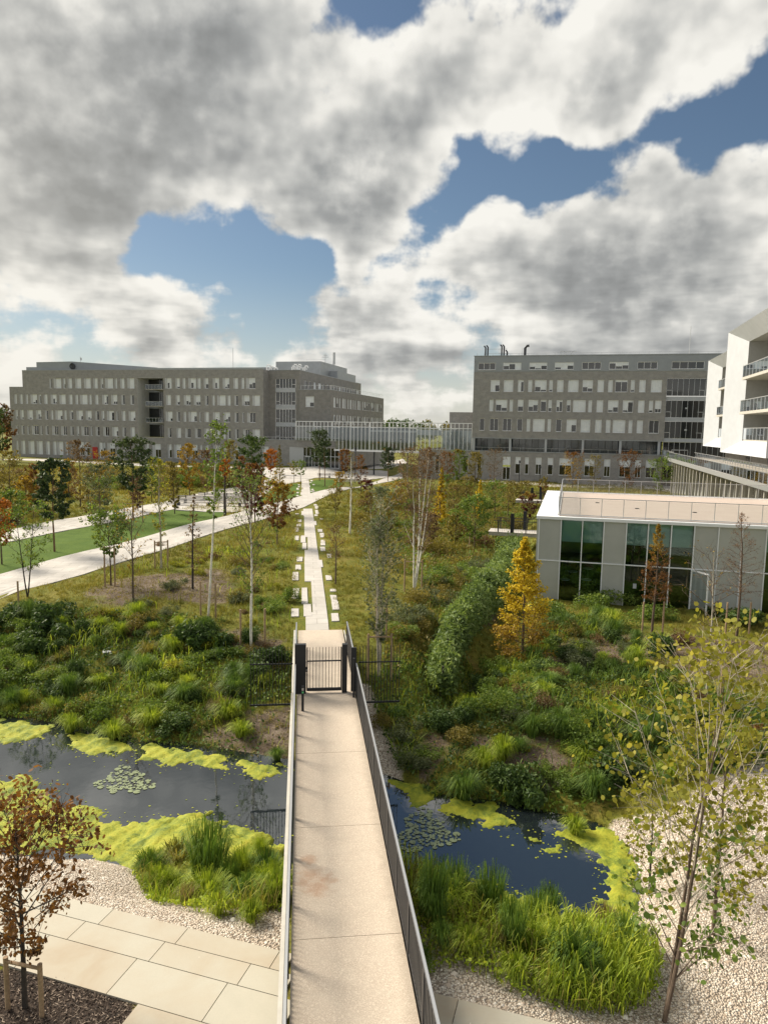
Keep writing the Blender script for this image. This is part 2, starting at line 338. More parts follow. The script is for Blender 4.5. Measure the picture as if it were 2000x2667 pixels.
# ------------------------------------------------------------------ terrain
WZ = -2.3
def seg(px, py, pts):
    d = np.full(np.shape(px), 1e9)
    for (a, b) in zip(pts[:-1], pts[1:]):
        ax, ay = a; bx, by = b; vx, vy = bx-ax, by-ay; L = vx*vx+vy*vy+1e-12
        tt = np.clip(((px-ax)*vx+(py-ay)*vy)/L, 0, 1); d = np.minimum(d, np.hypot(px-ax-tt*vx, py-ay-tt*vy))
    return d
def sdf(px, py, poly):
    """signed distance, negative inside"""
    px = np.asarray(px, float); py = np.asarray(py, float)
    d = seg(px, py, list(poly)+[poly[0]]); ins = np.zeros(px.shape, bool); n = len(poly)
    for i in range(n):
        ax, ay = poly[i]; bx, by = poly[(i+1) % n]
        c = (ay > py) != (by > py)
        with np.errstate(divide='ignore', invalid='ignore'): xx = (bx-ax)*(py-ay)/(by-ay+1e-12)+ax
        ins ^= c & (px < xx)
    return np.where(ins, -d, d)
def atz(x, y, z):
    d = ray(x, y); tt = (z-CAMP[2])/d[2]; p = CAMP+d*tt; return (p[0], p[1])
q = 1.2055
POND = [atz(x*q, y*q, WZ) for x, y in [(-260, 1500), (0, 1552), (110, 1562), (290, 1606), (400, 1612), (500, 1630), (610, 1648), (830, 1684), (930, 1724), (1100, 1744), (1290, 1785), (1345, 1830), (1372, 1900), (1365, 1960), (1300, 2015), (1150, 1995), (1000, 1935), (880, 1880),
        (620, 1860), (590, 1900), (500, 1935), (400, 1925), (300, 1870), (210, 1850), (120, 1850), (-300, 1800)]]
DITCH = [(6.2, 25.2), (7.2, 28), (9.3, 33), (12.6, 42), (16.6, 53), (20.3, 63), (24, 75), (30, 95)]
def h(x, y):
    x = np.asarray(x, float); y = np.asarray(y, float)
    hb = -1.35*S(2.5, 12, x)*S(20, 34, y)+.25*S(30, 90, -x)
    hb = hb+.10*np.sin(x*.35+1.3)*np.sin(y*.27)*S(20, 30, y)*S(1.5, 5, np.abs(x-.7))+.04*np.sin(x*1.7+y*.9)*np.sin(y*1.3-x*.6)*S(1.0, 3, np.abs(x-.7))*S(16, 22, y)
    p = -1.0+1.0*S(19, 31, y)
    p = np.where(y > 31, 0, p)+hb
    p = p-.45*S(3., 8, x)*(1-S(19, 31, y))
    d = sdf(x, y, POND)
    k = .27+.30*(1-S(17, 20.5, y))
    bank = WZ-.08+np.where(d > 0, k*d, .45*d)
    bank = np.maximum(bank, WZ-1.3)
    s_ = .13; out = -s_*np.log(np.exp(-np.clip(p/s_, -40, 40))+np.exp(-np.clip(bank/s_, -40, 40)))
    dd = seg(x, y, DITCH); b2 = -2.25+.75*np.maximum(dd-.4, 0)
    out = np.where(y > 24.5, -s_*np.log(np.exp(-np.clip(out/s_, -40, 40))+np.exp(-np.clip(b2/s_, -40, 40))), out)
    return out
def G(x, y, q_=1.):
    """point on the terrain seen at photo pixel (x,y)"""
    d = ray(x*q_, y*q_); t0 = 4.; step = .5
    ts = np.concatenate([np.arange(6, 60, .15), np.arange(60, 400, .8)])
    P = CAMP+ts[:, None]*d; hh = h(P[:, 0], P[:, 1]); i = int(np.argmax(P[:, 2] < hh))
    a, b = ts[i-1], ts[i]
    for _ in range(12):
        c = (a+b)/2; Pp = CAMP+c*d
        if Pp[2] < h(Pp[0], Pp[1]): b = c
        else: a = c
    Pp = CAMP+b*d; return (float(Pp[0]), float(Pp[1]), float(h(Pp[0], Pp[1])))
def ztop(p, py_, px_=None):
    """height of the point above ground p that shows at photo row py_ (vertical line through p)"""
    lo, hi = p[2], p[2]+40
    for _ in range(30):
        m_ = (lo+hi)/2; v = np.array([p[0], p[1], m_])-CAMP; k = v@_f; yy = 1333.5-FOC*(v@_u)/k
        if yy > py_: lo = m_
        else: hi = m_
    return lo
def mpp(p):
    v = np.array(p)-CAMP; return (v@_f)/FOC     # metres per photo pixel at p
def gpoly(pts, s=1.): return [G(x, y, s)[:2] for x, y in pts]
LAWN1 = gpoly([(0, 1407), (39, 1410), (211, 1375.6), (347, 1350), (452, 1327), (590, 1335), (569, 1349.5), (422, 1386), (301, 1419), (151, 1455.5), (0, 1499)])
lx = LAWN1[0]; le = LAWN1[-1]
LAWN1 = [(lx[0]-18, lx[1]-8.5)]+LAWN1+[(le[0]-12, le[1]-8)]
LAWN2 = gpoly([(701, 1271), (776, 1258), (783, 1293), (700, 1312), (640, 1320), (655, 1290)]); LAWN3 = gpoly([(805, 1253), (880, 1250), (900, 1262), (880, 1271), (807, 1292)])
GRAVEL_R = [AB(-2, 0), (1.9, 10), (1.9, 15.6)]+[atz(x*q, y*q, -1.7) for x, y in [(905, 2030), (1000, 2090), (1150, 2140), (1240, 2110), (1330, 1990), (1375, 1850), (1290, 1770), (1330, 1740), (1450, 1760), (1560, 1690), (1700, 1640)]]+[(22, 16), (22, 2), (2, 2)]
GRAVEL_L = [(-.3, 11.4), (-.3, 19.2), (-2.2, 19.0), (-4.2, 18.4), (-6, 18.6), (-9, 20.0), (-13, 21.5), (-16, 18), (-9.5, 16.4)]
GRAVEL_B = [(1.85, 21.2), (1.85, 27), (2.6, 27), (3.0, 24.5), (3.3, 22.5), (3.1, 20.6)]
MULCH = [atz(x*q, y*q, -1.) for x, y in [(-60, 2110), (22, 2093), (180, 2125), (298, 2175), (245, 2260), (-60, 2400)]]
DIRT = [([G(x, y, q)[:2] for x, y in P_], w_) for P_, w_ in [
    ([(180, 1280), (270, 1250), (370, 1240), (480, 1230), (500, 1270), (480, 1310), (400, 1300), (330, 1290), (250, 1310)], 1.0),
    ([(480, 1360), (560, 1370), (620, 1390), (560, 1420), (500, 1400)], .8),
    ([(470, 1570), (540, 1540), (632, 1530), (625, 1640), (560, 1640), (430, 1600)], 1.0),
    ([(1010, 1590), (1100, 1600), (1200, 1600), (1230, 1640), (1180, 1700), (1060, 1660)], .9),
    ([(1170, 1400), (1260, 1380), (1420, 1370), (1659, 1390), (1659, 1470), (1500, 1460), (1400, 1430), (1280, 1450), (1180, 1440)], .9),
    ([(910, 1590), (975, 1585), (960, 1640), (905, 1700)], 1.),
    ([(980, 1310), (1080, 1325), (1060, 1345), (990, 1335)], .5)]]
def nline(a, b, n0, fine, ext_lo, ext_hi):
    mid = np.arange(a, b+1e-6, fine); lo = []; x = a; st_ = fine
    while x > ext_lo: st_ *= 1.18; x -= st_; lo.append(x)
    hi = []; x = b; st_ = fine
    while x < ext_hi: st_ *= n0; x += st_; hi.append(x)
    return np.array(lo[::-1]+list(mid)+hi)
gx = nline(-24, 30, 1.10, .22, -2500, 2500); gy = nline(9, 44, 1.05, .22, -60, 3000)
X, Y = np.meshgrid(gx, gy); Z = h(X, Y); nx, ny = len(gx), len(gy)
idx = (np.arange(ny-1)[:, None]*nx+np.arange(nx-1)[None]).ravel()
ter = mkmesh('ground', np.stack([X, Y, Z], -1), np.stack([idx, idx+1, idx+1+nx, idx+nx], 1), [mat('ground_mat')], smooth=True)
tag(ter, kind='structure')
def vattr(name, v):
    a = ter.data.attributes.new(name, 'FLOAT', 'POINT'); a.data.foreach_set('value', v.astype(np.float32).ravel())
near = (Y < 260) & (np.abs(X) < 200)
def fs(polys, w_=2.):
    d = np.full(X.shape, 9.)
    for P_ in polys: d[near] = np.minimum(d[near], sdf(X[near], Y[near], P_))
    return d
vattr('lawn', fs([LAWN1, LAWN2, LAWN3])); vattr('gravel', fs([GRAVEL_R, GRAVEL_L, GRAVEL_B])); vattr('mulch', fs([MULCH])); vattr('dirt', fs([p_[0] for p_ in DIRT])); vattr('pond', fs([POND]))
m = MATS['ground_mat']; t = NB(m.node_tree); p = m.node_tree.nodes['Principled BSDF']; p.inputs['Roughness'].default_value = .95; p.inputs['Specular IOR Level'].default_value = .15
co = t.node('ShaderNodeTexCoord').outputs['Object']
def A_(nm): return t.node('ShaderNodeAttribute', attribute_name=nm).outputs['Fac']
nb_, nm_, nf_ = t.noise(co, .16, 4), t.noise(co, .9, 5, .62), t.noise(co, 9., 4, .7)
mead = t.ramp(t.math('ADD', t.math('MULTIPLY', nb_, .5), t.math('MULTIPLY', nm_, .5)), [(.3, (.055, .085, .012)), (.43, (.135, .155, .022)), (.55, (.20, .185, .030)), (.68, (.25, .19, .055))])
mead = t.mix(t.map(nf_, .35, .7, 0, .55), mead, (.035, .042, .012))
dirt = t.ramp(t.math('ADD', t.math('MULTIPLY', nm_, .5), t.math('MULTIPLY', t.noise(co, 22., 4, .7), .5)), [(.35, (.045, .034, .024)), (.5, (.13, .098, .072)), (.66, (.29, .24, .19))])
lawn = t.ramp(t.math('ADD', t.math('MULTIPLY', nm_, .6), t.math('MULTIPLY', nf_, .4)), [(.3, (.045, .095, .012)), (.7, (.10, .155, .020))])
vg = t.node('ShaderNodeTexVoronoi'); vg.inputs['Scale'].default_value = 24.; t.L.new(co, vg.inputs[0])
vg2 = t.node('ShaderNodeTexVoronoi'); vg2.inputs['Scale'].default_value = 30.; t.L.new(co, vg2.inputs[0])
gsep = t.node('ShaderNodeSeparateColor'); t.L.new(vg.outputs['Color'], gsep.inputs[0])
grav = t.ramp(t.math('ADD', t.math('MULTIPLY', gsep.outputs[0], .6), t.math('MULTIPLY', nm_, .4)), [(.2, (.44, .36, .28)), (.5, (.60, .52, .43)), (.8, (.76, .70, .61))])
grav = t.mix(t.map(vg.outputs['Distance'], .35, .75, 0, .75), grav, (.16, .125, .095))
mul = t.ramp(t.noise(co, 30., 5, .75, 1.5), [(.35, (.018, .013, .011)), (.55, (.060, .045, .036)), (.7, (.17, .13, .10))])
jit = t.math('MULTIPLY', t.math('SUBTRACT', t.noise(co, 1.3, 5, .65), .5), 2.2)
def mask(nm, soft=.25, j=1.): return t.map(t.math('ADD', A_(nm), t.math('MULTIPLY', jit, j)), -soft, soft, 1., 0.)
col = t.mix(mask('dirt', .4, 1.2), mead, dirt); col = t.mix(mask('gravel', .1, .25), col, grav)
col = t.mix(mask('lawn', .1, .0), col, lawn); col = t.mix(mask('mulch', .05, 0.), col, mul)
col = t.mix(mask('pond', .3, .2), col, (.02, .022, .012)); t.L.new(col, p.inputs['Base Color'])
hgt = t.mix(mask('gravel', .1, .25), nf_, t.math('SUBTRACT', 1., vg.outputs['Distance'])); hs = t.node('ShaderNodeSeparateColor'); t.L.new(hgt, hs.inputs[0])
bp = t.node('ShaderNodeBump'); bp.inputs['Strength'].default_value = .8; bp.inputs['Distance'].default_value = .06; t.L.new(hs.outputs[0], bp.inputs['Height']); t.L.new(bp.outputs[0], p.inputs['Normal'])
b = MB(); b.quad((-40, 8, WZ), (45, 8, WZ), (45, 110, WZ), (-40, 110, WZ)); tag(b.build('pond_water', 'water'), kind='structure')
# ------------------------------------------------------------------ paths
def sheet(name, poly_a, poly_b, matn, off=.05, sub=10, loc=None):
    """strip between two polylines of equal length, draped on the terrain"""
    A = [];B = []
    for src, dst in ((poly_a, A), (poly_b, B)):
        for (p_, r_) in zip(src[:-1], src[1:]):
            n = max(1, int(math.hypot(r_[0]-p_[0], r_[1]-p_[1])/1.5))
        src = np.array(src)
        L = np.concatenate([[0], np.cumsum(np.hypot(*np.diff(src, axis=0).T))]); tt = np.linspace(0, 1, 60)
        dst.extend(zip(np.interp(tt, L/L[-1], src[:, 0]), np.interp(tt, L/L[-1], src[:, 1])))
    V = []; K = 9
    for a_, b_ in zip(A, B):
        for k in range(K):
            s_ = k/(K-1); x = a_[0]*(1-s_)+b_[0]*s_; y = a_[1]*(1-s_)+b_[1]*s_; V.append((x, y, float(h(x, y))+off))
    F_ = [(i*K+k, i*K+k+1, (i+1)*K+k+1, (i+1)*K+k) for i in range(59) for k in range(K-1)]
    n0 = len(V)   # skirts
    for i in range(60):
        for k in (0, K-1): x, y, z = V[i*K+k]; V.append((x, y, z-.4))
    for i in range(59):
        F_.append((n0+2*i, i*K, (i+1)*K, n0+2*i+2)); F_.append((i*K+K-1, n0+2*i+1, n0+2*i+3, (i+1)*K+K-1))
    o = mkmesh(name, V, F_, matn); tag(o, kind='structure'); return o
def gp(L): return [G(x, y)[:2] for x, y in L]
lo1 = gp([(0, 1559.5), (181, 1508), (301, 1470.6), (422, 1434), (520, 1401), (617, 1372), (788, 1323.6), (937, 1269), (1049, 1246)])
up1 = gp([(0, 1499), (151, 1455.5), (301, 1419), (422, 1386), (569, 1349.5), (641, 1331), (750, 1302), (875, 1271.7), (1046, 1231)])
def ext(L, d): a = L[0]; b_ = L[1]; v = np.array(a)-np.array(b_); v /= np.linalg.norm(v); return [tuple(np.array(a)+v*d)]+L
sheet('campus_path', ext(lo1, 14), ext(up1, 14), 'path_white', .06)
lo2 = gp([(39, 1410), (211, 1375.6), (347, 1350), (452, 1327), (588, 1300), (701, 1269), (786, 1254), (850, 1240)])
up2 = gp([(36, 1378.6), (145, 1356), (301, 1330), (500, 1291), (605, 1270), (713, 1244.6), (800, 1227), (880, 1219)])
sheet('campus_path', ext(lo2, 25), ext(up2, 25), 'path_white', .055)
sheet('plaza_paving', gp([(452, 1328), (520, 1333), (600, 1336), (650, 1330)]), gp([(500, 1290), (560, 1281), (620, 1270), (720, 1262)]), 'path_white', .075)
sheet('plaza_paving', gp([(700, 1246), (806, 1247), (940, 1252), (1010, 1244)]), gp([(640, 1222), (800, 1217), (920, 1220), (1010, 1228)]), 'path_white', .085)
sheet('plaza_paving', gp([(960, 1222), (1010, 1221), (1060, 1206)]), gp([(950, 1212), (1000, 1206), (1050, 1195)]), 'stone_slab', .08)
sheet('campus_path', gp([(0, 1197.5), (150, 1202), (301, 1210), (475, 1217.5), (617, 1221), (700, 1221)]), gp([(0, 1192.5), (150, 1198), (301, 1206), (475, 1213), (617, 1216), (700, 1217)]), 'path_white', .06)
sheet('campus_path', gp([(1150, 1246), (1290, 1258), (1450, 1269), (1700, 1274), (1850, 1300)]), gp([(1150, 1241), (1290, 1251), (1450, 1261), (1700, 1262), (1850, 1262)]), 'path_white', .06)
sheet('campus_path', [(.17, 31.0), (.17, 34)], [(1.21, 31.0), (1.21, 34)], 'path_white', .035)
b = MB(); b.m = 0
def flat(x0, x1, y0, y1, z=.04):
    n = max(1, int((y1-y0)/1.2)); ys = np.linspace(y0, y1, n+1)
    for ya, yb in zip(ys[:-1], ys[1:]):
        b.quad((x0, ya, float(h(x0, ya))+z), (x1, ya, float(h(x1, ya))+z), (x1, yb, float(h(x1, yb))+z), (x0, yb, float(h(x0, yb))+z))
    b.quad((x0, y0, -.15), (x1, y0, -.15), (x1, y0, float(h(x1, y0))+z), (x0, y0, float(h(x0, y0))+z))
    b.quad((x1, y0, -.15), (x1, y1, -.15), (x1, y1, float(h(x1, y1))+z), (x1, y0, float(h(x1, y0))+z))
    b.quad((x0, y1, -.15), (x0, y0, -.15), (x0, y0, float(h(x0, y0))+z), (x0, y1, float(h(x0, y1))+z))
flat(.52, 1.21, 34, 41); flat(.15, 1.21, 41, 46.2); flat(.15, 1.14, 46.2, 49); flat(.18, 1.14, 49, 51.8)
flat(.42, 1.12, 51.8, 58); flat(.18, 1.12, 58, 66); flat(.18, 1.12, 66, 72); flat(.10, 1.1, 72, 78.5); flat(-.1, 1.08, 94, 107); flat(-.14, 1.08, 107, 121)
tag(b.build('stepping_path', 'path_white'), kind='structure')
# loose slabs beside the path
stn = []
k5 = lambda x, y: (600+x/2.074, 1150+y/2.074); k3 = lambda x, y: (750+x/4.148, 1080+y/4.148)
for f_, L in ((k5, [(349, 928, 40, 42), (352, 824, 36, 54), (352, 730, 34, 44), (367, 682, 32, 26), (375, 638, 30, 24), (402, 825, 34, 108), (417, 915, 40, 66), (393, 524, 26, 48), (400, 566, 24, 32), (358, 523, 22, 24), (358, 477, 22, 22), (368, 453, 24, 14), (376, 430, 18, 12),
                   (569, 953, 40, 42), (572, 890, 36, 44), (563, 850, 32, 34), (556, 807, 32, 13), (534, 739, 32, 26), (538, 620, 24, 20), (487, 662, 28, 38), (501, 582, 24, 22), (501, 556, 26, 14), (501, 541, 24, 14), (497, 508, 22, 24), (486, 483, 26, 14), (455, 442, 22, 22), (492, 420, 18, 5),
                   (465, 400, 20, 8), (470, 382, 18, 22), (467, 358, 16, 14), (461, 344, 18, 8), (393, 384, 18, 30), (360, 392, 18, 5), (444, 270, 20, 5)]),
              (k3, [(103, 803, 28, 18), (103, 845, 28, 12), (103, 877, 28, 10), (118, 780, 20, 10), (118, 760, 18, 8), (150, 855, 30, 26), (153, 825, 20, 12), (228, 775, 24, 14), (277, 758, 28, 8), (265, 810, 28, 10), (275, 828, 26, 12), (255, 715, 24, 12), (245, 735, 20, 6)])):
    for (cx, cy, w_, h_) in L:
        a = G(*f_(cx-w_/2, cy+h_/2)); c = G(*f_(cx+w_/2, cy-h_/2)); s_ = G(*f_(cx, cy+h_/2)); 
        wd = w_*mpp(s_)/(2.074 if f_ is k5 else 4.148); y0 = s_[1]; y1 = max(y0+.25, min(c[1], y0+3.6)); x0 = s_[0]-wd/2
        b = MB(); j = rng.normal(0, .015, 8)
        z0 = float(h(s_[0], (y0+y1)/2)); zt = .045; ya, yb = y0, y1
        hz = [float(h(s_[0]+dx, yy)) for dx, yy in ((-wd/2, ya), (wd/2, ya), (wd/2, yb), (-wd/2, yb))]
        B_ = [(-wd/2+j[0], j[4]), (wd/2+j[1], j[5]), (wd/2+j[2], yb-ya+j[6]), (-wd/2+j[3], yb-ya+j[7])]
        lo_ = [(x, y, hz[i]-z0-.06) for i, (x, y) in enumerate(B_)]; hi_ = [(x*.985, y, hz[i]-z0+zt) for i, (x, y) in enumerate(B_)]
        b.poly(hi_)
        for i in range(4): b.quad(lo_[i], lo_[(i+1) % 4], hi_[(i+1) % 4], hi_[i])
        o = b.build('stepping_slab', 'stone_slab'); o.location = (s_[0], ya, z0)
        stn.append((o, ya, s_[0], wd, yb-ya))
stn.sort(key=lambda e: e[1])
nl = nr = 0
ordn = ['nearest', 'second', 'third', 'fourth', 'fifth', 'sixth', 'seventh', 'eighth', 'ninth', 'tenth', 'eleventh', 'twelfth', 'thirteenth', 'fourteenth', 'fifteenth', 'sixteenth', 'seventeenth', 'eighteenth', 'nineteenth', 'twentieth', 'twenty-first', 'twenty-second', 'twenty-third', 'twenty-fourth', 'twenty-fifth', 'twenty-sixth', 'twenty-seventh', 'twenty-eighth', 'twenty-ninth', 'thirtieth']
for (o, y, x, wd, ln) in stn:
    left = x < .65
    if left: i = nl; nl += 1
    else: i = nr; nr += 1
    sz = 'long' if ln > 2 else ('squarish' if ln > .8 else 'small short')
    tag(o, f"{sz} pale slab beside the {'left' if left else 'right'} edge of the straight path, {ordn[i]} from the gate", 'paving slab', 'loose pale slabs along the straight path')
# ------------------------------------------------------------------ big pale slabs left of the bridge and right of it
b = MB(); tone = []
u1 = np.array([1.87, -.81]); u1 = u1/np.linalg.norm(u1)*1.0; u2 = np.array([.40, .92]); u2 /= np.linalg.norm(u2)   # along the rows / across
O_ = np.array([-.4, 10.2]); 
rows = []
def slab(s0, s1, t0, t1, z=-.955):
    gsz = .008
    P_ = [O_+u1*s+u2*t_ for s, t_ in ((s0+gsz, t0+gsz), (s1-gsz, t0+gsz), (s1-gsz, t1-gsz), (s0+gsz, t1-gsz))]
    c_ = 0
    b.poly([(x, y, z) for x, y in P_])
    for i in range(4):
        (x0, y0), (x1, y1) = P_[i], P_[(i+1) % 4]; b.quad((x0, y0, z-.3), (x1, y1, z-.3), (x1, y1, z), (x0, y0, z)); c_ += 1
    v = rng.random(); tone.extend([v]*5)
bnd = [0, 1.02, 2.06, 2.72, 3.55]; offs = [0.15, .95, 1.75, .5]
O_ = np.array([-.4, 11.49]); u2 = np.array([-u1[1], u1[0]])
def row(t0, t1, js, s_lo, s_hi, z=-.955):
    js = [s_lo]+[j for j in js if s_lo < j < s_hi]+[s_hi]
    for a_, c_ in zip(js[:-1], js[1:]): slab(a_, c_, t0, t1, z)
row(.57, 1.05, [-8.0, -6.1, -4.21, -2.45, -.45], -9, -.16); row(.03, .57, [-8.3, -6.4, -4.5, -2.66, -.82], -9, .05)
row(-.86, .03, [-8.6, -6.7, -4.9, -2.9, -1.0], -9, .35)
row(-1.75, -.86, [-.6], -2.24, .75); row(-2.7, -1.75, [-1.2], -2.24, 1.2)
o = mkmesh('slab_paving', b.v, b.f, 'slab', tone=tone); tag(o, kind='structure')
b = MB(); tone = []
row(.05, .97, [3.02, 4.9], 2.36, 5.2, -.965); row(-.85, .05, [2.7, 4.4], 2.1, 5.2, -.965)
o = mkmesh('slab_paving', b.v, b.f, 'slab', tone=tone); tag(o, kind='structure')
# ------------------------------------------------------------------ footbridge
br = empty('footbridge', (.8, 10, 0), label='long footbridge with a pale gritty deck running straight from the viewer over the pond', cat='footbridge')
def L(b, off=(.8, 10, 0)): b.v = [(x-off[0], y-off[1], z-off[2]) for x, y, z in b.v]; return b
b = MB()
ysj = [2.0, 9.1, 11.65, 15.2, 18.9, 23.45, 27.2, 31.0]
for ya, yb in zip(ysj[:-1], ysj[1:]): b.box(-.17, 1.80, ya+.006, yb-.006, -.10, 0)
L(b).build('deck', 'deck_agg', br)
b = MB(); b.box(-.17, 1.80, 2, 31, -.40, -.102); b.m = 0; L(b).build('deck_beam', 'concrete', br)
for kx0, kx1, kz in ((-.36, -.25, .02), (1.86, 1.90, -.02)):
    b = MB(); b.box(kx0, kx1, 2, 31, -.42, kz); L(b).build('edge_kerb', 'kerb', br)
def rail(x, y0, y1, nm, side):
    b = MB()
    b.box(x-.03, x+.03, y0, y1, 1.05, 1.08); b.box(x-.008, x+.008, y0, y1, .04, .08)
    r = L(b).build('guardrail', 'steel_dark', br)
    b = MB(); n = int((y1-y0)/.11)
    for k in range(n+1):
        y = y0+(y1-y0)*k/n; b.box(x-.006, x+.006, y-.02, y+.02, .08, 1.05)
    L(b).build('balusters', 'steel_dark', r)
    n = max(1, round((y1-y0)/1.5))
    for k in range(n+1):
        b = MB(); y = y0+(y1-y0)*k/n; b.box(x-.02, x+.02, y-.035, y+.035, -.25, 1.05)
        L(b).build('post', 'steel_dark', r)
    b = MB(); b.box(x-.022, x+.022, y0, y1, 1.083, 1.10); L(b).build('handrail', 'steel', r)
rail(-.22, 2, 23.2, 'l', -1); rail(1.83, 2, 23.2, 'r', 1); rail(-.22, 24.1, 28.4, 'l', -1); rail(1.83, 24.1, 28.4, 'r', 1)
# gate
gt = empty('bridge_gate', (.8, 23.6, 0), label='black barred metal gate closed across the near footbridge', cat='gate')
of = (.8, 23.6, 0)
for bx_ in ((-.24, .14, 23.35, 23.52, -.0, 1.72), (1.36, 1.53, 23.35, 23.52, 0, 1.70), (1.66, 1.84, 23.30, 23.36, 0.06, 1.6), (1.70, 1.76, 22.9, 23.0, 0, 1.35)):
    b = MB(); b.box(*bx_); L(b, of).build('gate_post', 'gate_black', gt)
b = MB(); b.box(.16, 1.35, 23.40, 23.46, .07, .17); b.box(.16, 1.35, 23.41, 23.45, 1.10, 1.14); b.box(.16, .20, 23.41, 23.45, .1, 1.60); b.box(1.31, 1.35, 23.41, 23.45, .1, 1.60); lf = L(b, of).build('gate_leaf', 'gate_black', gt)
b = MB()
for k in range(10): x = .16+(k+1)*1.19/11; b.box(x-.008, x+.008, 23.41, 23.45, .17, 1.60)
L(b, of).build('bars', 'gate_black', lf)
b = MB(); b.box(.12, .2, 23.33, 23.35, .78, .95); b.m = 1; b.box(.14, .19, 23.30, 23.33, .84, .86); L(b, of).build('lock', ['gate_black', 'steel'], lf)
for sx in (-1, 1):
    b = MB(); x0 = -.3 if sx < 0 else 1.92; x1 = x0+sx*1.45
    b.box(min(x0, x1), max(x0, x1), 23.42, 23.46, -.42, -.36); b.box(min(x0, x1), max(x0, x1), 23.42, 23.45, 1.02, 1.06)
    base = b
    for k in range(14): x = x0+sx*(.05+k*.105); b.box(x-.009, x+.009, 23.42, 23.45, -.40, 1.62)
    fo = L(b, (x0, 23.4, 0)).build('barred_fence', 'gate_black'); fo.location = (x0, 23.4, 0)
    tag(fo, f"short black barred fence panel jutting out over the bank on the {'left' if sx < 0 else 'right'} of the gate", 'fence', 'fence wings at the gate')
b = MB(); b.box(-.03, .05, -.04, .04, 0, .82); b.m = 0; rp = b.build('reader_post', 'gate_black'); rp.location = (.02, 21.9, 0)
tag(rp, 'slim black post with a badge reader standing on the deck before the gate', 'reader post')
b = MB(); b.box(-.035, .055, -.055, -.041, .56, .80); rr = b.build('badge_reader', 'steel_dark', rp)
b = MB(); b.box(-.02, .04, -.062, -.056, .60, .66); b.m = 1; b.box(-.02, .04, -.062, -.056, .69, .77); b.build('reader_screen', ['badge_green', 'steel'], rr)
b = MB(); b.box(-.03, .04, -.03, .03, 0, .02)
# ------------------------------------------------------------------ buildings (campus frame: a along the facades, b away from the viewer)
def pxb(x, y, b): d = ray(x, y); P = CAMP+d*(b/(d@E2)); return float(P@E1), float(P[2])
def pxa(x, y, a): d = ray(x, y); P = CAMP+d*(a/(d@E1)); return float(P@E2), float(P[2])
def bempty(name, a, b, z=0., **k):
    x, y = AB(a, b); o = empty(name, (x, y, z), TH, **k); return o
def OFF(mb, a, b, z=0.): mb.v = [(x-a, y-b, zz_-z) for x, y, zz_ in mb.v]; return mb
def bwin(root, off, x0, x1, z0, z1, y, kind, side=False, split=None, name='window', extra=None):
    """window set in the wall plane y(+depth). kind: d dark, b blind down, m half blind, t blind on the top third"""
    def T(mb):
        if side: pass
        return OFF(mb, *off)
    if extra is not None: b = extra
    else: b = MB()
    w_ = x1-x0; n = split or (1 if w_ < 1.15 else (2 if w_ < 2.6 else 3)); yf = y
    f = .09; b.m = 0
    b.box(x0, x0+f, yf-.03, yf+.03, z0, z1); b.box(x1-f, x1, yf-.03, yf+.03, z0, z1)
    b.box(x0+f, x1-f, yf-.03, yf+.03, z0, z0+f); b.box(x0+f, x1-f, yf-.03, yf+.03, z1-f, z1)
    xs = [x0+f]+[x0+w_*k/n for k in range(1, n)]+[x1-f]
    for k in range(1, n): b.box(xs[k]-.035, xs[k]+.035, yf-.028, yf+.028, z0+f, z1-f)
    b.box(x0-.02, x1+.02, yf-.26, yf-.03, z0-.05, z0-.0)
    b.m = 1; b.quad((x0+f, yf+.01, z0+f), (x1-f, yf+.01, z0+f), (x1-f, yf+.01, z1-f), (x0+f, yf+.01, z1-f))
    b.m = 2; H_ = z1-z0
    def bl(xa, xb, fr): b.quad((xa, yf-.005, z1-f-(H_-2*f)*fr), (xb, yf-.005, z1-f-(H_-2*f)*fr), (xb, yf-.005, z1-f), (xa, yf-.005, z1-f))
    for k in range(n):
        xa = xs[k]+(.035 if k else 0); xb = xs[k+1]-(.035 if k < n-1 else 0)
        if kind == 'b': bl(xa, xb, 1.)
        elif kind == 'm': bl(xa, xb, random.choice([.45, .6, .72, .85, 1.]) if random.random() < .85 else .15)
        elif kind == 't': bl(xa, xb, .42)
    if extra is None:
        return T(b).build(name, ['frame_white', 'glass_dark', 'blind'], root)
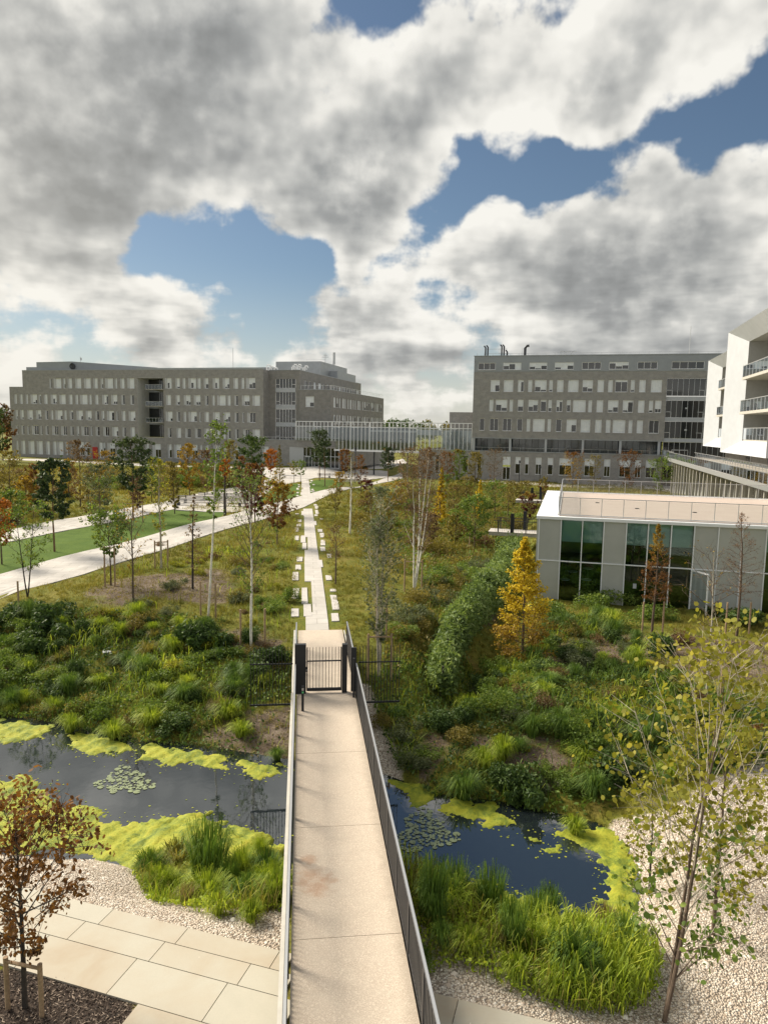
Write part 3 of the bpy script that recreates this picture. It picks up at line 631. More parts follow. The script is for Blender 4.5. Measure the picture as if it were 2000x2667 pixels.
# ---- left laboratory building
LB = (-105, 154, .1)
lab = bempty('laboratory_building', *LB, label='long grey brick building on the left with rows of windows and a balcony recess', cat='building')
c5 = lambda x, y: (x/3.95, 920+y/3.95); c6 = lambda x, y: (400+x/2.592, 920+y/2.592)
rowsL = [
 (17.70, 20.15, [(508, 530, 'd'), (553, 630, 'b'), (648, 672, 'm'), (697, 740, 'b'), (775, 835, 'b'), (865, 933, 'b'), (963, 1005, 'b'), (1035, 1060, 'm'), (1082, 1163, 'b'), (1180, 1205, 'b'), (1238, 1280, 'b'), (1312, 1383, 'b')],
  [(78, 122, 'm'), (148, 177, 'm'), (195, 215, 'b'), (235, 287, 'm'), (295, 318, 'b'), (340, 370, 'm'), (400, 443, 'm'), (467, 512, 'm'), (540, 570, 'b'), (592, 612, 'b'), (625, 687, 'm')]),
 (13.78, 16.15, [(148, 172, 'b'), (203, 232, 'b'), (265, 287, 'm'), (315, 382, 'm'), (398, 423, 'm'), (452, 488, 'b'), (522, 583, 'm'), (612, 675, 'b'), (708, 745, 'b'), (775, 803, 'b'), (825, 900, 'b'), (915, 942, 'b'), (978, 1012, 'b'), (1052, 1112, 'm'), (1145, 1207, 'm'), (1248, 1283, 'd'), (1340, 1378, 'd')],
  [(85, 117, 'b'), (150, 177, 'm'), (205, 250, 'm'), (272, 317, 'm'), (347, 370, 'd'), (395, 413, 'b'), (430, 487, 'm'), (497, 520, 'b'), (545, 570, 'd'), (597, 648, 'm'), (668, 718, 'b')]),
 (9.86, 12.2, [(160, 182, 'm'), (210, 243, 'm'), (283, 338, 'm'), (370, 425, 'm'), (463, 495, 'd'), (522, 547, 'b'), (570, 643, 'm'), (660, 685, 'b'), (717, 753, 'm'), (787, 853, 'm'), (883, 943, 'm'), (980, 1018, 'd'), (1045, 1073, 'm'), (1100, 1173, 'm'), (1195, 1217, 'd'), (1253, 1290, 'm'), (1325, 1393, 'm')],
  [(83, 128, 'm'), (155, 178, 'd'), (203, 220, 'b'), (237, 292, 'm'), (308, 322, 'd'), (345, 373, 'b'), (402, 447, 'm'), (473, 517, 'm'), (547, 573, 'd'), (598, 612, 'd'), (632, 688, 'd')]),
 (5.98, 8.3, [(163, 188, 'd'), (220, 250, 'd'), (280, 302, 'd'), (328, 398, 'd'), (415, 437, 'd'), (468, 500, 'd'), (537, 600, 'd'), (630, 690, 'd'), (725, 760, 'd'), (790, 812, 'm'), (838, 912, 'd'), (933, 953, 'd'), (985, 1025, 'd'), (1063, 1123, 'd'), (1155, 1217, 'm'), (1260, 1298, 'd'), (1343, 1387, 'b')],
  [(97, 120, 'd'), (157, 185, 'b'), (213, 252, 'd'), (280, 320, 'd'), (345, 375, 'm'), (402, 447, 'b'), (465, 487, 'b'), (497, 520, 'm'), (550, 573, 'd'), (605, 648, 'd'), (670, 718, 'b')]),
 (1.0, 4.35, [(170, 190, 'b'), (220, 262, 'b'), (295, 355, 'b'), (380, 440, 'b'), (473, 513, 'b'), (545, 582, 'b'), (590, 652, 'b'), (675, 698, 'b'), (805, 865, 't'), (875, 922, 't'), (1055, 1085, 't'), (1105, 1185, 't'), (1203, 1228, 't'), (1275, 1298, 't'), (1420, 1465, 't'), (1500, 1532, 't'), (1570, 1655, 't')],
  [(97, 122, 't'), (140, 187, 't'), (210, 230, 't'), (245, 297, 't'), (312, 328, 't'), (350, 372, 't'), (405, 450, 't'), (475, 510, 't'), (540, 575, 't'), (732, 777, 't')])]
ops = []; wins = []
for (z0, z1, A, B) in rowsL:
    zm = (z0+z1)/2
    for f_, Ls in ((c5, A), (c6, B)):
        for (xa, xb, kd) in Ls:
            yy = f_(0, 0)[1]; 
            # pixel row of this storey at that column
            x0 = f_(xa, 0)[0]; x1 = f_(xb, 0)[0]; yg = 1100-(zm-9)*10.6+x0*.0165
            a0 = pxb(x0, yg, 154)[0]; a1 = pxb(x1, yg, 154)[0]
            ops.append((a0, a1, z0, z1)); wins.append((a0, a1, z0, z1, kd))
DOOR = (-113.9, -112.6, .55, 3.0); ops_door = [(-113.95, -112.75, .5, 4.35)]
b = MB(); b.m = 0
main_ops = [o for o in ops]+ops_door
REC = (-102.8, -95.7, 5.9, 20.2)
U = [o for o in main_ops if o[2] > 5.95 and o[0] > -136]
b.wall(-136, REC[0], 5.95, 22.1, [o for o in U if o[1] < REC[0]], 154, .28, .28, 2); b.wall(REC[1], -69.6, 5.95, 22.1, [o for o in U if o[0] > REC[1]-.3], 154, .28, .28, 2)
b.quad((REC[0], 154, REC[3]), (REC[1], 154, REC[3]), (REC[1], 154, 22.1), (REC[0], 154, 22.1))
b.wall(-140.1, -136, 0-.6, 17.95, [o for o in main_ops if o[0] < -136], 154, .28, .28, 2)
b.wall(-136, -50.8, -.6, 5.95, [o for o in main_ops if o[3] < 5.95 and o[0] > -136]+[(-63.1, -50.95, -.3, 4.4)], 154, .28, .28, 2)
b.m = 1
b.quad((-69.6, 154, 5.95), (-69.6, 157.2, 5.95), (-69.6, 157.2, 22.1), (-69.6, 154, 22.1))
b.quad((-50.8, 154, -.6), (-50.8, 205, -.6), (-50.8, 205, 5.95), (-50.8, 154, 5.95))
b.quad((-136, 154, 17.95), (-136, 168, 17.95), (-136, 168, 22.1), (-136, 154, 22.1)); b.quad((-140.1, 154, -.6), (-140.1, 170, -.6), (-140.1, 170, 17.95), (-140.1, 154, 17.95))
# upper set-back wall with the stair tower glazing opening, then the long side of the rear wing
b.m = 1
b.wall(-69.6, -61.9, 5.95, 22.1, [(-67.9, -62.9, 5.98, 20.1)], 157.2, .2)
sb = MB(); sb.m = 1
def yz(mb, a):   # map a wall built in (y=along b) to plane a = const facing +a
    mb.v = [(a-(y-0.), x, z) for x, y, z in mb.v]; return mb
wing_ops = [(160+i*3.3, 160+i*3.3+(1.5 if i % 3 else 2.2), 17.9, 20.0) for i in range(14)]
sb.wall(157.2, 207, 17.6, 22.1, wing_ops, 0, .2); yz(sb, -61.9)
b.v += sb.v; k0 = len(b.v)-len(sb.v); b.f += [tuple(i+k0 for i in f) for f in sb.f]; b.mi += sb.mi
b.m = 1; b.quad((-54, 156.8, -.6), (-54, 156.8, 5.95), (-54, 157, 5.95), (-54, 157, -.6)) 
fw = [(-60.6, -58.3, 13.7, 16.1)]
b.wall(-61.9, -54., 5.95, 17.6, [(-60.3, -58.2, 13.7, 16.1)], 156.8, .22)
sb = MB(); sb.m = 1; side_ops = []
for zz0, zz1 in ((13.7, 16.0), (9.8, 12.0)):
    for i in range(21):
        a0 = 158.6+i*2.12+(.3 if i % 2 else 0); side_ops.append((a0, a0+(1.0 if i % 3 else 1.45), zz0, zz1))
for i in range(16): a0 = 160+i*2.7; side_ops.append((a0, a0+1.0, 1.4, 3.6))
sb.wall(156.8, 204, -.6, 17.6, side_ops, 0, .22); yz(sb, -54.)
k0 = len(b.v); b.v += sb.v; b.f += [tuple(i+k0 for i in f) for f in sb.f]; b.mi += sb.mi
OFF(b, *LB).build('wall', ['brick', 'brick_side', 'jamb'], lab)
b = MB()
b.poly([(-136, 154.3, 22.0), (-69.9, 154.3, 22.0), (-69.9, 157.5, 22.0), (-62.2, 157.5, 22.0), (-62.2, 207, 22.0), (-80, 207, 22.0), (-80, 172, 22.0), (-136, 172, 22.0)])
b.poly([(-140, 154.3, 17.9), (-136, 154.3, 17.9), (-136, 170, 17.9), (-140, 170, 17.9)])
b.poly([(-62, 157, 17.5), (-54.2, 157, 17.5), (-54.2, 204, 17.5), (-62, 204, 17.5)])
b.poly([(-69.6, 154.2, 5.93), (-51, 154.2, 5.93), (-51, 205, 5.93), (-69.6, 205, 5.93)])
rf = OFF(b, *LB).build('roof', 'roof_grey', lab)
b = MB()   # coping and rooftop volumes
b.box(-136, -102.8, 153.96, 154.3, 22.1, 22.22); b.box(-102.8, -69.6, 153.96, 154.3, 22.1, 22.55); b.box(-140.1, -136, 153.96, 154.3, 17.95, 18.05)
b.box(-69.5, -61.85, 157.1, 157.4, 22.1, 22.25); b.box(-62.15, -61.85, 157.4, 207, 22.1, 22.25); b.box(-54.3, -53.95, 156.75, 204, 17.6, 17.72); b.box(-61.9, -54.3, 156.75, 157, 17.6, 17.72); b.box(-69.6, -50.75, 153.95, 154.3, 5.96, 6.1)
OFF(b, *LB).build('coping', 'zinc', rf)
b = MB(); b.box(-136, -131.9, 155.5, 167, 22, 23.1)
n0 = len(b.v); b.v += [(-132.6, 155.2, 22), (-122.2, 155.2, 22), (-104, 165, 22), (-132.6, 170, 22), (-132.6, 155.2, 24.3), (-122.2, 155.2, 24.4), (-104, 165, 23.6), (-132.6, 170, 24.3)]
for f in ((0, 1, 5, 4), (1, 2, 6, 5), (2, 3, 7, 6), (3, 0, 4, 7), (4, 5, 6, 7)): b.f.append(tuple(n0+i for i in f)); b.mi.append(0)
OFF(b, *LB).build('rooftop_plant_room', 'metal_cladding', rf)
b = MB(); b.tube([(-121.8, 154.9, 23.2), (-121.8, 155.2, 23.2)], .75, 14); OFF(b, *LB).build('roof_fan', 'steel_dark', rf)
# penthouse of the rear wing: tall metal box
pa_ = pxb(400+1030/2.592, 955, 178)[0]
b = MB(); b.box(-79, -66.0, 183, 206, 22, 26.6); b.box(-66.0, -63.6, 190, 207, 22, 24.6); b.box(-84, -79, 184, 200, 22, 25.2)
OFF(b, *LB).build('rooftop_plant_room', 'zinc', rf)
b = MB()
for (px_, n_) in ((765/2.592+400, 3), (815/2.592+400, 1), (935/2.592+400, 4), (975/2.592+400, 2), (1010/2.592+400, 2)):
    for k in range(n_):
        b = MB(); a_, _z = pxb(px_+k*4.2, 950, 170); hh_ = 1.5+.8*((k*7+int(px_)) % 3)/2
        b.tube([(a_, 170, 22), (a_, 170, 22+hh_), (a_+.2, 170, 22.3+hh_), (a_+.8, 170, 22.25+hh_), (a_+.9, 170, 21.8+hh_)], .16, 6); OFF(b, *LB).build('roof_duct', 'frame_white', rf)
b = MB(); a_ = pxb(882, 950, 190)[0]; b.tube([(a_, 186, 26), (a_, 186, 29.2)], .35, 10); a2 = a_-2.5
b.tube([(a2, 186, 26), (a2, 186, 28.9)], .09, 5); b.bar((a2-.9, 186, 28.0), (a2+.9, 186, 28.0), .12); b.bar((a2-.6, 186, 28.5), (a2+.6, 186, 28.5), .12); b.bar((a2-5.5, 186, 27.3), (a2, 186, 27.3), .06)
OFF(b, *LB).build('chimney', 'steel', rf)
for ax_, bx_, z_, H_ in ((pxb(209, 930, 160)[0], 160, 22.2, 3.9), (pxb(607, 930, 160)[0], 160, 22.1, 5.6)):
    b = MB(); b.tube([(ax_, bx_, z_), (ax_, bx_, z_+H_)], .06, 5); 
    if ax_ < -110: b.box(ax_-.05, ax_+.45, bx_-.02, bx_+.02, z_+H_-1., z_+H_-.3)
    OFF(b, *LB).build('mast', 'steel', rf)
b = MB()    # roof terrace railings
for k in range(24):
    y = 157+k*2.0; b.bar((-54.1, y, 17.7), (-54.1, y, 18.7), .05)
b.bar((-54.1, 157, 18.7), (-54.1, 203, 18.7), .05); b.bar((-54.1, 157, 18.3), (-54.1, 203, 18.3), .03)
for k in range(5): b.bar((-61.5+k*1.8, 157, 17.7), (-61.5+k*1.8, 157, 18.6), .05)
b.bar((-61.5, 157, 18.6), (-54.1, 157, 18.6), .05)
for k in range(11): b.bar((-69.3+k*1.82, 154.2, 6.1), (-69.3+k*1.82, 154.2, 6.6), .04)
b.bar((-69.3, 154.2, 6.6), (-51, 154.2, 6.6), .05)
OFF(b, *LB).build('roof_railing', 'frame_white', rf)
order = sorted(range(len(wins)), key=lambda i: -(wins[i][1]-wins[i][0])*(wins[i][3]-wins[i][2]))
rest = MB()
def bwin_sp(i, extra):
    a0, a1, z0, z1, kd = wins[i]; k = (a1-a0)*.28
    return bwin(lab, LB, a0+k, a1-.01, z0, z1, 154.24, kd, extra=extra)
for j, i in enumerate(order):
    if j < 96: bwin_sp(i, None)
    else: bwin_sp(i, rest)
for (a0, a1, z0, z1) in wing_ops:
    n0 = len(rest.v); t_ = MB(); bwin(lab, LB, a0, a1, z0, z1, .15, 'b' if random.random() < .5 else 'd', extra=t_); yz(t_, -61.9)
    rest.v += t_.v; rest.f += [tuple(i_+n0 for i_ in f) for f in t_.f]; rest.mi += t_.mi
for (a0, a1, z0, z1) in side_ops:
    n0 = len(rest.v); t_ = MB(); bwin(lab, LB, a0, a1, z0, z1, .15, 'b' if random.random() < .45 else 'm', extra=t_, split=1 if a1-a0 < 1.2 else 2); yz(t_, -54.)
    rest.v += t_.v; rest.f += [tuple(i_+n0 for i_ in f) for f in t_.f]; rest.mi += t_.mi
o = OFF(rest, *LB).build('windows', ['frame_white', 'glass_dark', 'blind'], lab); o['kind'] = 'stuff'
bwin(lab, LB, -60.3, -58.2, 13.7, 16.1, 157.0, 'm', split=2)
# balcony recess
b = MB(); x0, x1, z0, z1 = REC
b.quad((x0, 154, z0), (x0, 154, z1), (x0+.1, 159, z1), (x0+.1, 159, z0)); b.quad((x1, 154, z1), (x1, 154, z0), (x1, 159, z0), (x1, 159, z1))
b.quad((x0, 154, z1-.01), (x1, 154, z1-.01), (x1, 159, z1-.01), (x0, 159, z1-.01))
rec = OFF(b, *LB).build('recess_lining', 'pale_render', lab)
b = MB(); b.quad((x0, 158.8, z0), (x1, 158.8, z0), (x1, 158.8, z1), (x0, 158.8, z1)); b.m = 1
for z in (9.6, 13.6, 17.6): b.box(x0+.1, x1, 158.6, 158.75, z-.6, z+.1)
for k in range(6): b.box(x0+3.3+k*.75, x0+3.36+k*.75, 158.65, 158.78, z0, z1)
OFF(b, *LB).build('recess_glazing', ['glass_dark', 'zinc'], lab)
for z in (9.55, 13.5, 17.5):
    b = MB(); b.box(x0+2.6, x1, 153.4, 158.7, z-.15, z); bal = OFF(b, *LB).build('balcony', 'concrete', lab)
    b = MB(); b.box(x0+2.62, x1-.02, 153.42, 153.46, z+.05, z+1.0); b.box(x0+2.62, x0+2.66, 153.46, 156.5, z+.05, z+1.0); OFF(b, *LB).build('glass_guard', 'glass_rail', bal)
    b = MB(); b.bar((x0+2.6, 153.42, z+1.05), (x1, 153.42, z+1.05), .06)
    for k in range(6): xx = x0+2.62+k*(x1-x0-2.65)/5; b.bar((xx, 153.42, z), (xx, 153.42, z+1.05), .05)
    b.bar((x0+2.6, 153.42, z+1.05), (x0+2.6, 157, z+1.05), .06); OFF(b, *LB).build('guard_frame', 'steel', bal)
# stair tower glazing, white bands
b = MB()
for i, (z0_, z1_) in enumerate(((5.98, 9.0), (10.05, 13.1), (14.15, 17.1), (18.05, 20.1))):
    b.m = 0; b.quad((-67.9, 157.3, z0_), (-62.9, 157.3, z0_), (-62.9, 157.3, z1_), (-67.9, 157.3, z1_)); b.m = 1
    for x in (-67.9, -66.9, -66.1, -65.4, -64.7, -63.95, -62.95): b.box(x, x+.08, 157.18, 157.28, z0_, z1_)
    for x in (-67.9, -63.95): b.box(x, x+1.0, 157.17, 157.29, z0_+.75, z0_+.83)
    b.m = 2
    if i: b.box(-67.9, -62.9, 157.05, 157.3, z0_-1.02, z0_-.02)
OFF(b, *LB).build('stair_glazing', ['glass_dark', 'frame_white', 'white_render'], lab)
# entrance glazing
b = MB(); b.m = 0; b.quad((-63.1, 154.5, -.3), (-50.95, 154.5, -.3), (-50.95, 154.5, 4.4), (-63.1, 154.5, 4.4)); b.m = 1
for k in range(13): x = -63.1+k*.99; b.box(x, x+.09, 154.38, 154.5, -.3, 4.4)
for z in (-.3, 2.3, 4.3): b.box(-63.1, -50.95, 154.4, 154.48, z, z+.1)
OFF(b, *LB).build('entrance_glazing', ['glass_dark', 'frame_white'], lab)
b = MB(); b.box(-59.4, -57.6, 154.3, 154.37, -.3, 2.25); b.m = 1; b.box(-59.3, -58.55, 154.26, 154.29, -.2, 2.15); b.box(-58.45, -57.7, 154.26, 154.29, -.2, 2.15); OFF(b, *LB).build('door', ['frame_white', 'glass_blue'], lab)
b = MB(); b.box(-115.8, -114.4, 153.8, 153.95, .3, 3.2); OFF(b, *LB).build('red_panel', 'red_panel', lab)
b = MB(); b.box(-113.95, -112.75, 154.1, 154.2, .5, 2.7); b.m = 1; b.box(-113.5, -113.05, 154.05, 154.09, .6, 2.6); b.m = 2; b.box(-113.95, -112.75, 154.12, 154.2, 2.75, 4.35); OFF(b, *LB).build('door', ['frame_white', 'glass_dark', 'blind'], lab)
# ---- glazed gallery between the two buildings
ga0, gb0, ga1, gb1 = -61.4, 153.4, -20.0, 146.9
A0 = np.array(AB(ga0, gb0)); A1 = np.array(AB(ga1, gb1)); gl_ = np.linalg.norm(A1-A0); gth = math.atan2(*(A1-A0)[::-1])
gal = empty('glazed_gallery', (A0[0], A0[1], 4.2), gth, label='long glass link gallery with white mullions joining the two brick buildings', cat='link gallery')
b = MB(); b.box(10, gl_, 0, .25, -.35, 0); b.box(0, gl_, 0, .2, 6.0, 6.16); b.box(0, gl_, 0, .16, 4.95, 5.08); b.box(10, gl_, 4.3, 4.5, -.35, 0); b.box(0, gl_, 4.3, 4.5, 4.95, 5.1)
n = 45
for k in range(n+1): x = gl_*k/n; b.box(x-.045, x+.045, -.02, .12, 1.8 if x < 10.3 else 0, 6.0)
for k in range(0, n+1, 5): x = gl_*k/n; b.box(x-.11, x+.11, .25, .5, 0 if x > 10 else 1.8, 6.0); b.box(x-.06, x+.06, .5, 4.3, 4.85, 5.0)
b.build('frame', 'frame_white', gal)
b = MB(); b.box(10.3, gl_, .05, 4.4, -.30, -.02); b.build('floor_slab', 'concrete', gal)
b = MB(); b.quad((.1, .06, 1.8), (gl_, .06, 1.8), (gl_, .06, 5.0), (.1, .06, 5.0)); b.quad((10.3, .06, 0), (gl_, .06, 0), (gl_, .06, 1.8), (10.3, .06, 1.8)); b.build('glazing', 'glass_clear', gal)
b = MB(); b.quad((.1, 4.4, 1.8), (gl_-14, 4.4, 1.8), (gl_-14, 4.4, 5.0), (.1, 4.4, 5.0)); b.quad((10.3, 4.4, 0), (gl_-14, 4.4, 0), (gl_-14, 4.4, 1.8), (10.3, 4.4, 1.8)); b.build('rear_glazing', 'glass_blue', gal)
b = MB(); b.box(gl_-12.5, gl_-6.8, .9, 1.0, 3.5, 4.6); b.box(gl_-6.6, gl_, .9, 1.0, 0, 4.6); b.box(gl_-24, gl_-13, 2, 2.1, 4.0, 4.4); b.build('interior_screen', 'zinc', gal)
for x in (11, 19, 27): b = MB(); b.tube([(x, 2, -5.5), (x, 2, -.3)], .16, 8); b.build('column', 'steel_dark', gal)
# ---- right teaching building
RB = (0, 146.5, -1.2)
tb = bempty('teaching_building', *RB, label='dark brick building on the right with a metal clad top storey', cat='building')
c2 = lambda x, y: (1000+x/1.659, 860+y/1.659)
rowsR = [
 (16.75, 19.1, [(460, 500, 'm'), (517, 558, 'b'), (578, 604, 'm'), (622, 640, 'b'), (651, 702, 'm'), (713, 729, 'm'), (747, 775, 'b'), (795, 840, 'b'), (857, 902, 'm'), (922, 950, 'b'), (968, 988, 'b'), (998, 1052, 'm'), (1065, 1083, 'm'), (1102, 1130, 'b'), (1153, 1200, 'b')]),
 (12.85, 15.2, [(455, 472, 'b'), (482, 532, 'm'), (542, 557, 'b'), (577, 602, 'm'), (623, 665, 'm'), (676, 701, 'm'), (709, 725, 'm'), (744, 771, 'm'), (789, 806, 'm'), (816, 871, 'b'), (882, 898, 'b'), (918, 946, 'b'), (967, 1012, 'm'), (1031, 1076, 'm'), (1097, 1125, 'b'), (1144, 1162, 'm'), (1170, 1198, 'm')]),
 (8.9, 11.4, [(412, 434, 'd'), (456, 494, 'd'), (512, 551, 'd'), (574, 598, 'd'), (616, 631, 'b'), (643, 694, 'b'), (706, 721, 'b'), (742, 767, 'd'), (788, 831, 'm'), (849, 891, 'b'), (912, 940, 'm'), (958, 978, 'b'), (988, 1042, 'b'), (1056, 1073, 'b'), (1092, 1118, 'b'), (1143, 1188, 'd')]),
 (.25, 3.7, [(220, 238, 'd'), (340, 362, 'd'), (402, 420, 'd'), (566, 590, 't'), (608, 625, 't'), (654, 680, 't'), (706, 730, 't'), (756, 810, 't'), (865, 908, 't'), (950, 977, 't'), (1016, 1065, 't'), (1083, 1110, 't'), (1130, 1178, 't')])]
wr = []
for (z0, z1, Ls) in rowsR:
    for (xa, xb, kd) in Ls:
        x0, x1 = c2(xa, 0)[0], c2(xb, 0)[0]; yg = 1098-((z0+z1)/2-9)*12.8+x0*.0165
        a0 = pxb(x0, yg, 146.5)[0]; a1 = pxb(x1, yg, 146.5)[0]; wr.append((a0, a1, z0, z1, kd))
dr_ = pxb(c2(512, 0)[0], 1220, 146.5)[0], pxb(c2(545, 0)[0], 1220, 146.5)[0]
b = MB(); b.m = 0; W4 = [w_[:4] for w_ in wr]
b.wall(-19.9, 17, 7.5, 20.7, [w_ for w_ in W4 if w_[2] > 7], 146.5, .22)
b.wall(-31, 17, -1.7, 4.65, [w_ for w_ in W4 if w_[2] < 4]+[(dr_[0], dr_[1], -1.0, 3.7)], 146.5, .22)
b.wall(17, 24.5, 19.4, 20.7, [], 146.5)
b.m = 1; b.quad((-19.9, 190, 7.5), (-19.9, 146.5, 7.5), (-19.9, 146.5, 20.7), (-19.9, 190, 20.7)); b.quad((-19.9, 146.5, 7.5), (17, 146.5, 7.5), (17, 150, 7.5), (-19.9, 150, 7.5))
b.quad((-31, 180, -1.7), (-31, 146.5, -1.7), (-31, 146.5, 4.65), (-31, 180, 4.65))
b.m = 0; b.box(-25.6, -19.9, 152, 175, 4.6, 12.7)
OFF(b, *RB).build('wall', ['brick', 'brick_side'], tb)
tops = [(407, 482), (515, 593), (628, 705), (738, 820), (855, 938), (973, 1058), (1095, 1182), (1243, 1385)]
tw = [(pxb(c2(x0, 0)[0], 950, 146.5)[0], pxb(c2(x1, 0)[0], 950, 146.5)[0], 21.1, 22.5) for x0, x1 in tops]
b = MB(); b.wall(-19.9, 30, 20.73, 23.8, tw, 146.5, .15); b.quad((-19.9, 190, 20.73), (-19.9, 146.5, 20.73), (-19.9, 146.5, 23.8), (-19.9, 190, 23.8)); b.box(-20, 30, 146.4, 146.7, 23.81, 23.95)
OFF(b, *RB).build('top_storey', 'metal_cladding', tb)
for i, (a0, a1, z0, z1) in enumerate(tw): bwin(tb, RB, a0, a1, z0, z1, 146.62, 'm' if i in (1, 2, 3, 5) else 'd', split=4 if i == 7 else 3)
for (a0, a1, z0, z1, kd) in wr: bwin(tb, RB, a0, a1, z0, z1, 146.68, kd)
b = MB(); b.poly([(-19.8, 146.7, 23.7), (30, 146.7, 23.7), (30, 190, 23.7), (-19.8, 190, 23.7)]); b.poly([(-31, 146.7, 4.6), (17, 146.7, 4.6), (17, 152, 4.6), (-31, 152, 4.6)]); rf2 = OFF(b, *RB).build('roof', 'roof_grey', tb)
b = MB(); b.box(-31, -19.9, 146.4, 146.8, 4.66, 4.85); b.box(-19.9, 17, 146.4, 146.8, 4.66, 4.82); b.box(-19.95, 17, 146.42, 146.7, 7.35, 7.49); OFF(b, *RB).build('coping', 'zinc', rf2)
b = MB()
for xp, hh_, cv in ((439, 2.2, 1), (449, 2.3, 1), (509, 2.4, 1), (519, 2.4, 1), (533, 1.3, -1)):
    b = MB(); a_ = pxb(c2(xp, 0)[0], 905, 150)[0]; b.tube([(a_, 150, 23.7), (a_, 150, 23.7+hh_), (a_-.25, 150, 24.0+hh_), (a_-.35, 150, 23.95+hh_)], .17, 7)
    OFF(b, *RB).build('flue', 'steel_dark', rf2)
b = MB(); a_ = pxb(c2(610, 0)[0], 905, 150)[0]; b.tube([(a_, 150, 23.7), (a_, 150, 25.7), (a_+.35, 150, 26.15), (a_+.8, 150, 26.2)], .28, 8)
OFF(b, *RB).build('flue', 'steel_dark', rf2)
b = MB()
for xp in (404, 500, 530, 598, 605): a_ = pxb(c2(xp, 0)[0], 905, 150)[0]; b.bar((a_, 150, 23.7), (a_, 150, 25.8 if xp > 490 else 24.8), .06)
aa, ab_ = pxb(c2(439, 0)[0], 905, 150)[0], pxb(c2(530, 0)[0], 905, 150)[0]; b.bar((aa, 150, 25.6), (ab_, 150, 25.6), .06)
for k in range(26): a_ = -18.5+k*1.8; b.bar((a_, 151, 23.7), (a_, 151, 24.8), .035)
b.bar((-18.5, 151, 24.8), (27, 151, 24.8), .05)
OFF(b, *RB).build('roof_railing', 'steel', rf2)
b = MB(); a_, a2 = pxb(c2(765, 0)[0], 910, 149)[0], pxb(c2(832, 0)[0], 910, 149)[0]; b.bar((a_, 149, 24.9), (a2, 149, 24.9), .13); b.bar((a_, 149, 24.3), (a_, 149, 24.9), .1); am = (a_+a2)/2; b.bar((am, 149, 23.7), (am-.9, 149, 24.9), .1); b.bar((am, 149, 23.7), (am+.9, 149, 24.9), .1)
OFF(b, *RB).build('cradle_rail', 'steel', rf2)
b = MB(); a_ = pxb(c2(1323, 0)[0], 880, 150)[0]; b.tube([(a_, 150, 23.7), (a_, 150, 29.5)], .05, 5); OFF(b, *RB).build('mast', 'steel', rf2)
# recessed ribbon storey with columns
b = MB(); b.m = 0; b.quad((-19.6, 148.5, 4.6), (17, 148.5, 4.6), (17, 148.5, 7.4), (-19.6, 148.5, 7.4)); b.m = 1
for k in range(29): x = -19.6+k*1.3; b.box(x, x+.07, 148.38, 148.5, 4.6, 7.4)
OFF(b, *RB).build('ribbon_glazing', ['glass_blue', 'steel_dark'], tb)
b = MB(); b.bar((-19.6, 146.9, 5.5), (17, 146.9, 5.5), .05); 
for k in range(24): b.bar((-19.4+k*1.55, 146.9, 4.8), (-19.4+k*1.55, 146.9, 5.5), .03)
OFF(b, *RB).build('terrace_railing', 'steel', tb)
for xp in (388, 545, 699, 859, 1021, 1188): 
    a_ = pxb(c2(xp, 0)[0], 1155, 146.7)[0]; b = MB(); b.box(a_-.22, a_+.22, 146.55, 146.95, 4.83, 7.34); OFF(b, *RB).build('column', 'white_render', tb)
b = MB(); b.box(dr_[0], dr_[1], 146.6, 146.66, -1.0, 1.6); b.m = 1; mm = (dr_[0]+dr_[1])/2; b.box(dr_[0]+.1, mm-.06, 146.57, 146.6, -.9, 1.5); b.box(mm+.06, dr_[1]-.1, 146.57, 146.6, -.9, 1.5); b.m = 2; b.box(dr_[0], dr_[1], 146.62, 146.7, 2.0, 3.7); OFF(b, *RB).build('door', ['frame_white', 'glass_dark', 'blind'], tb)
# curtain wall bay
b = MB(); 
for i, (z0, z1) in enumerate(((16.1, 19.35), (12.0, 15.2), (8.05, 11.2), (3.3, 7.25), (-1.2, 2.6))):
    b.m = 0; b.quad((17, 147.2, z0), (30, 147.2, z0), (30, 147.2, z1), (17, 147.2, z1)); b.m = 1
    for k in range(14): x = 17.05+k*.98; b.box(x, x+.07, 147.05, 147.18, z0, z1)
    for x in (17.1, 22.8): b.box(x, x+1., 147.02, 147.1, z0+1.0, z0+1.1); b.box(x+.95, x+1.05, 147.02, 147.1, z0, z0+1.)
    b.m = 2; b.box(17, 30, 146.95, 147.2, z1+.02, z1+.78)
b.m = 1; b.box(18.6, 21.6, 147.0, 147.1, 3.3, 3.4); b.box(18.6, 21.6, 147.0, 147.1, 5.7, 5.85)
for x in (18.6, 20.05, 21.5): b.box(x, x+.1, 147.0, 147.1, 3.4, 5.7)
OFF(b, *RB).build('curtain_wall', ['glass_dark', 'steel', 'white_render'], tb)
b = MB(); 
for x, z in ((20.6, 13.6), (20.7, 9.5)): b.box(x, x+.45, 147.0, 147.03, z, z+.3)
OFF(b, *RB).build('notice', 'white_render', tb)
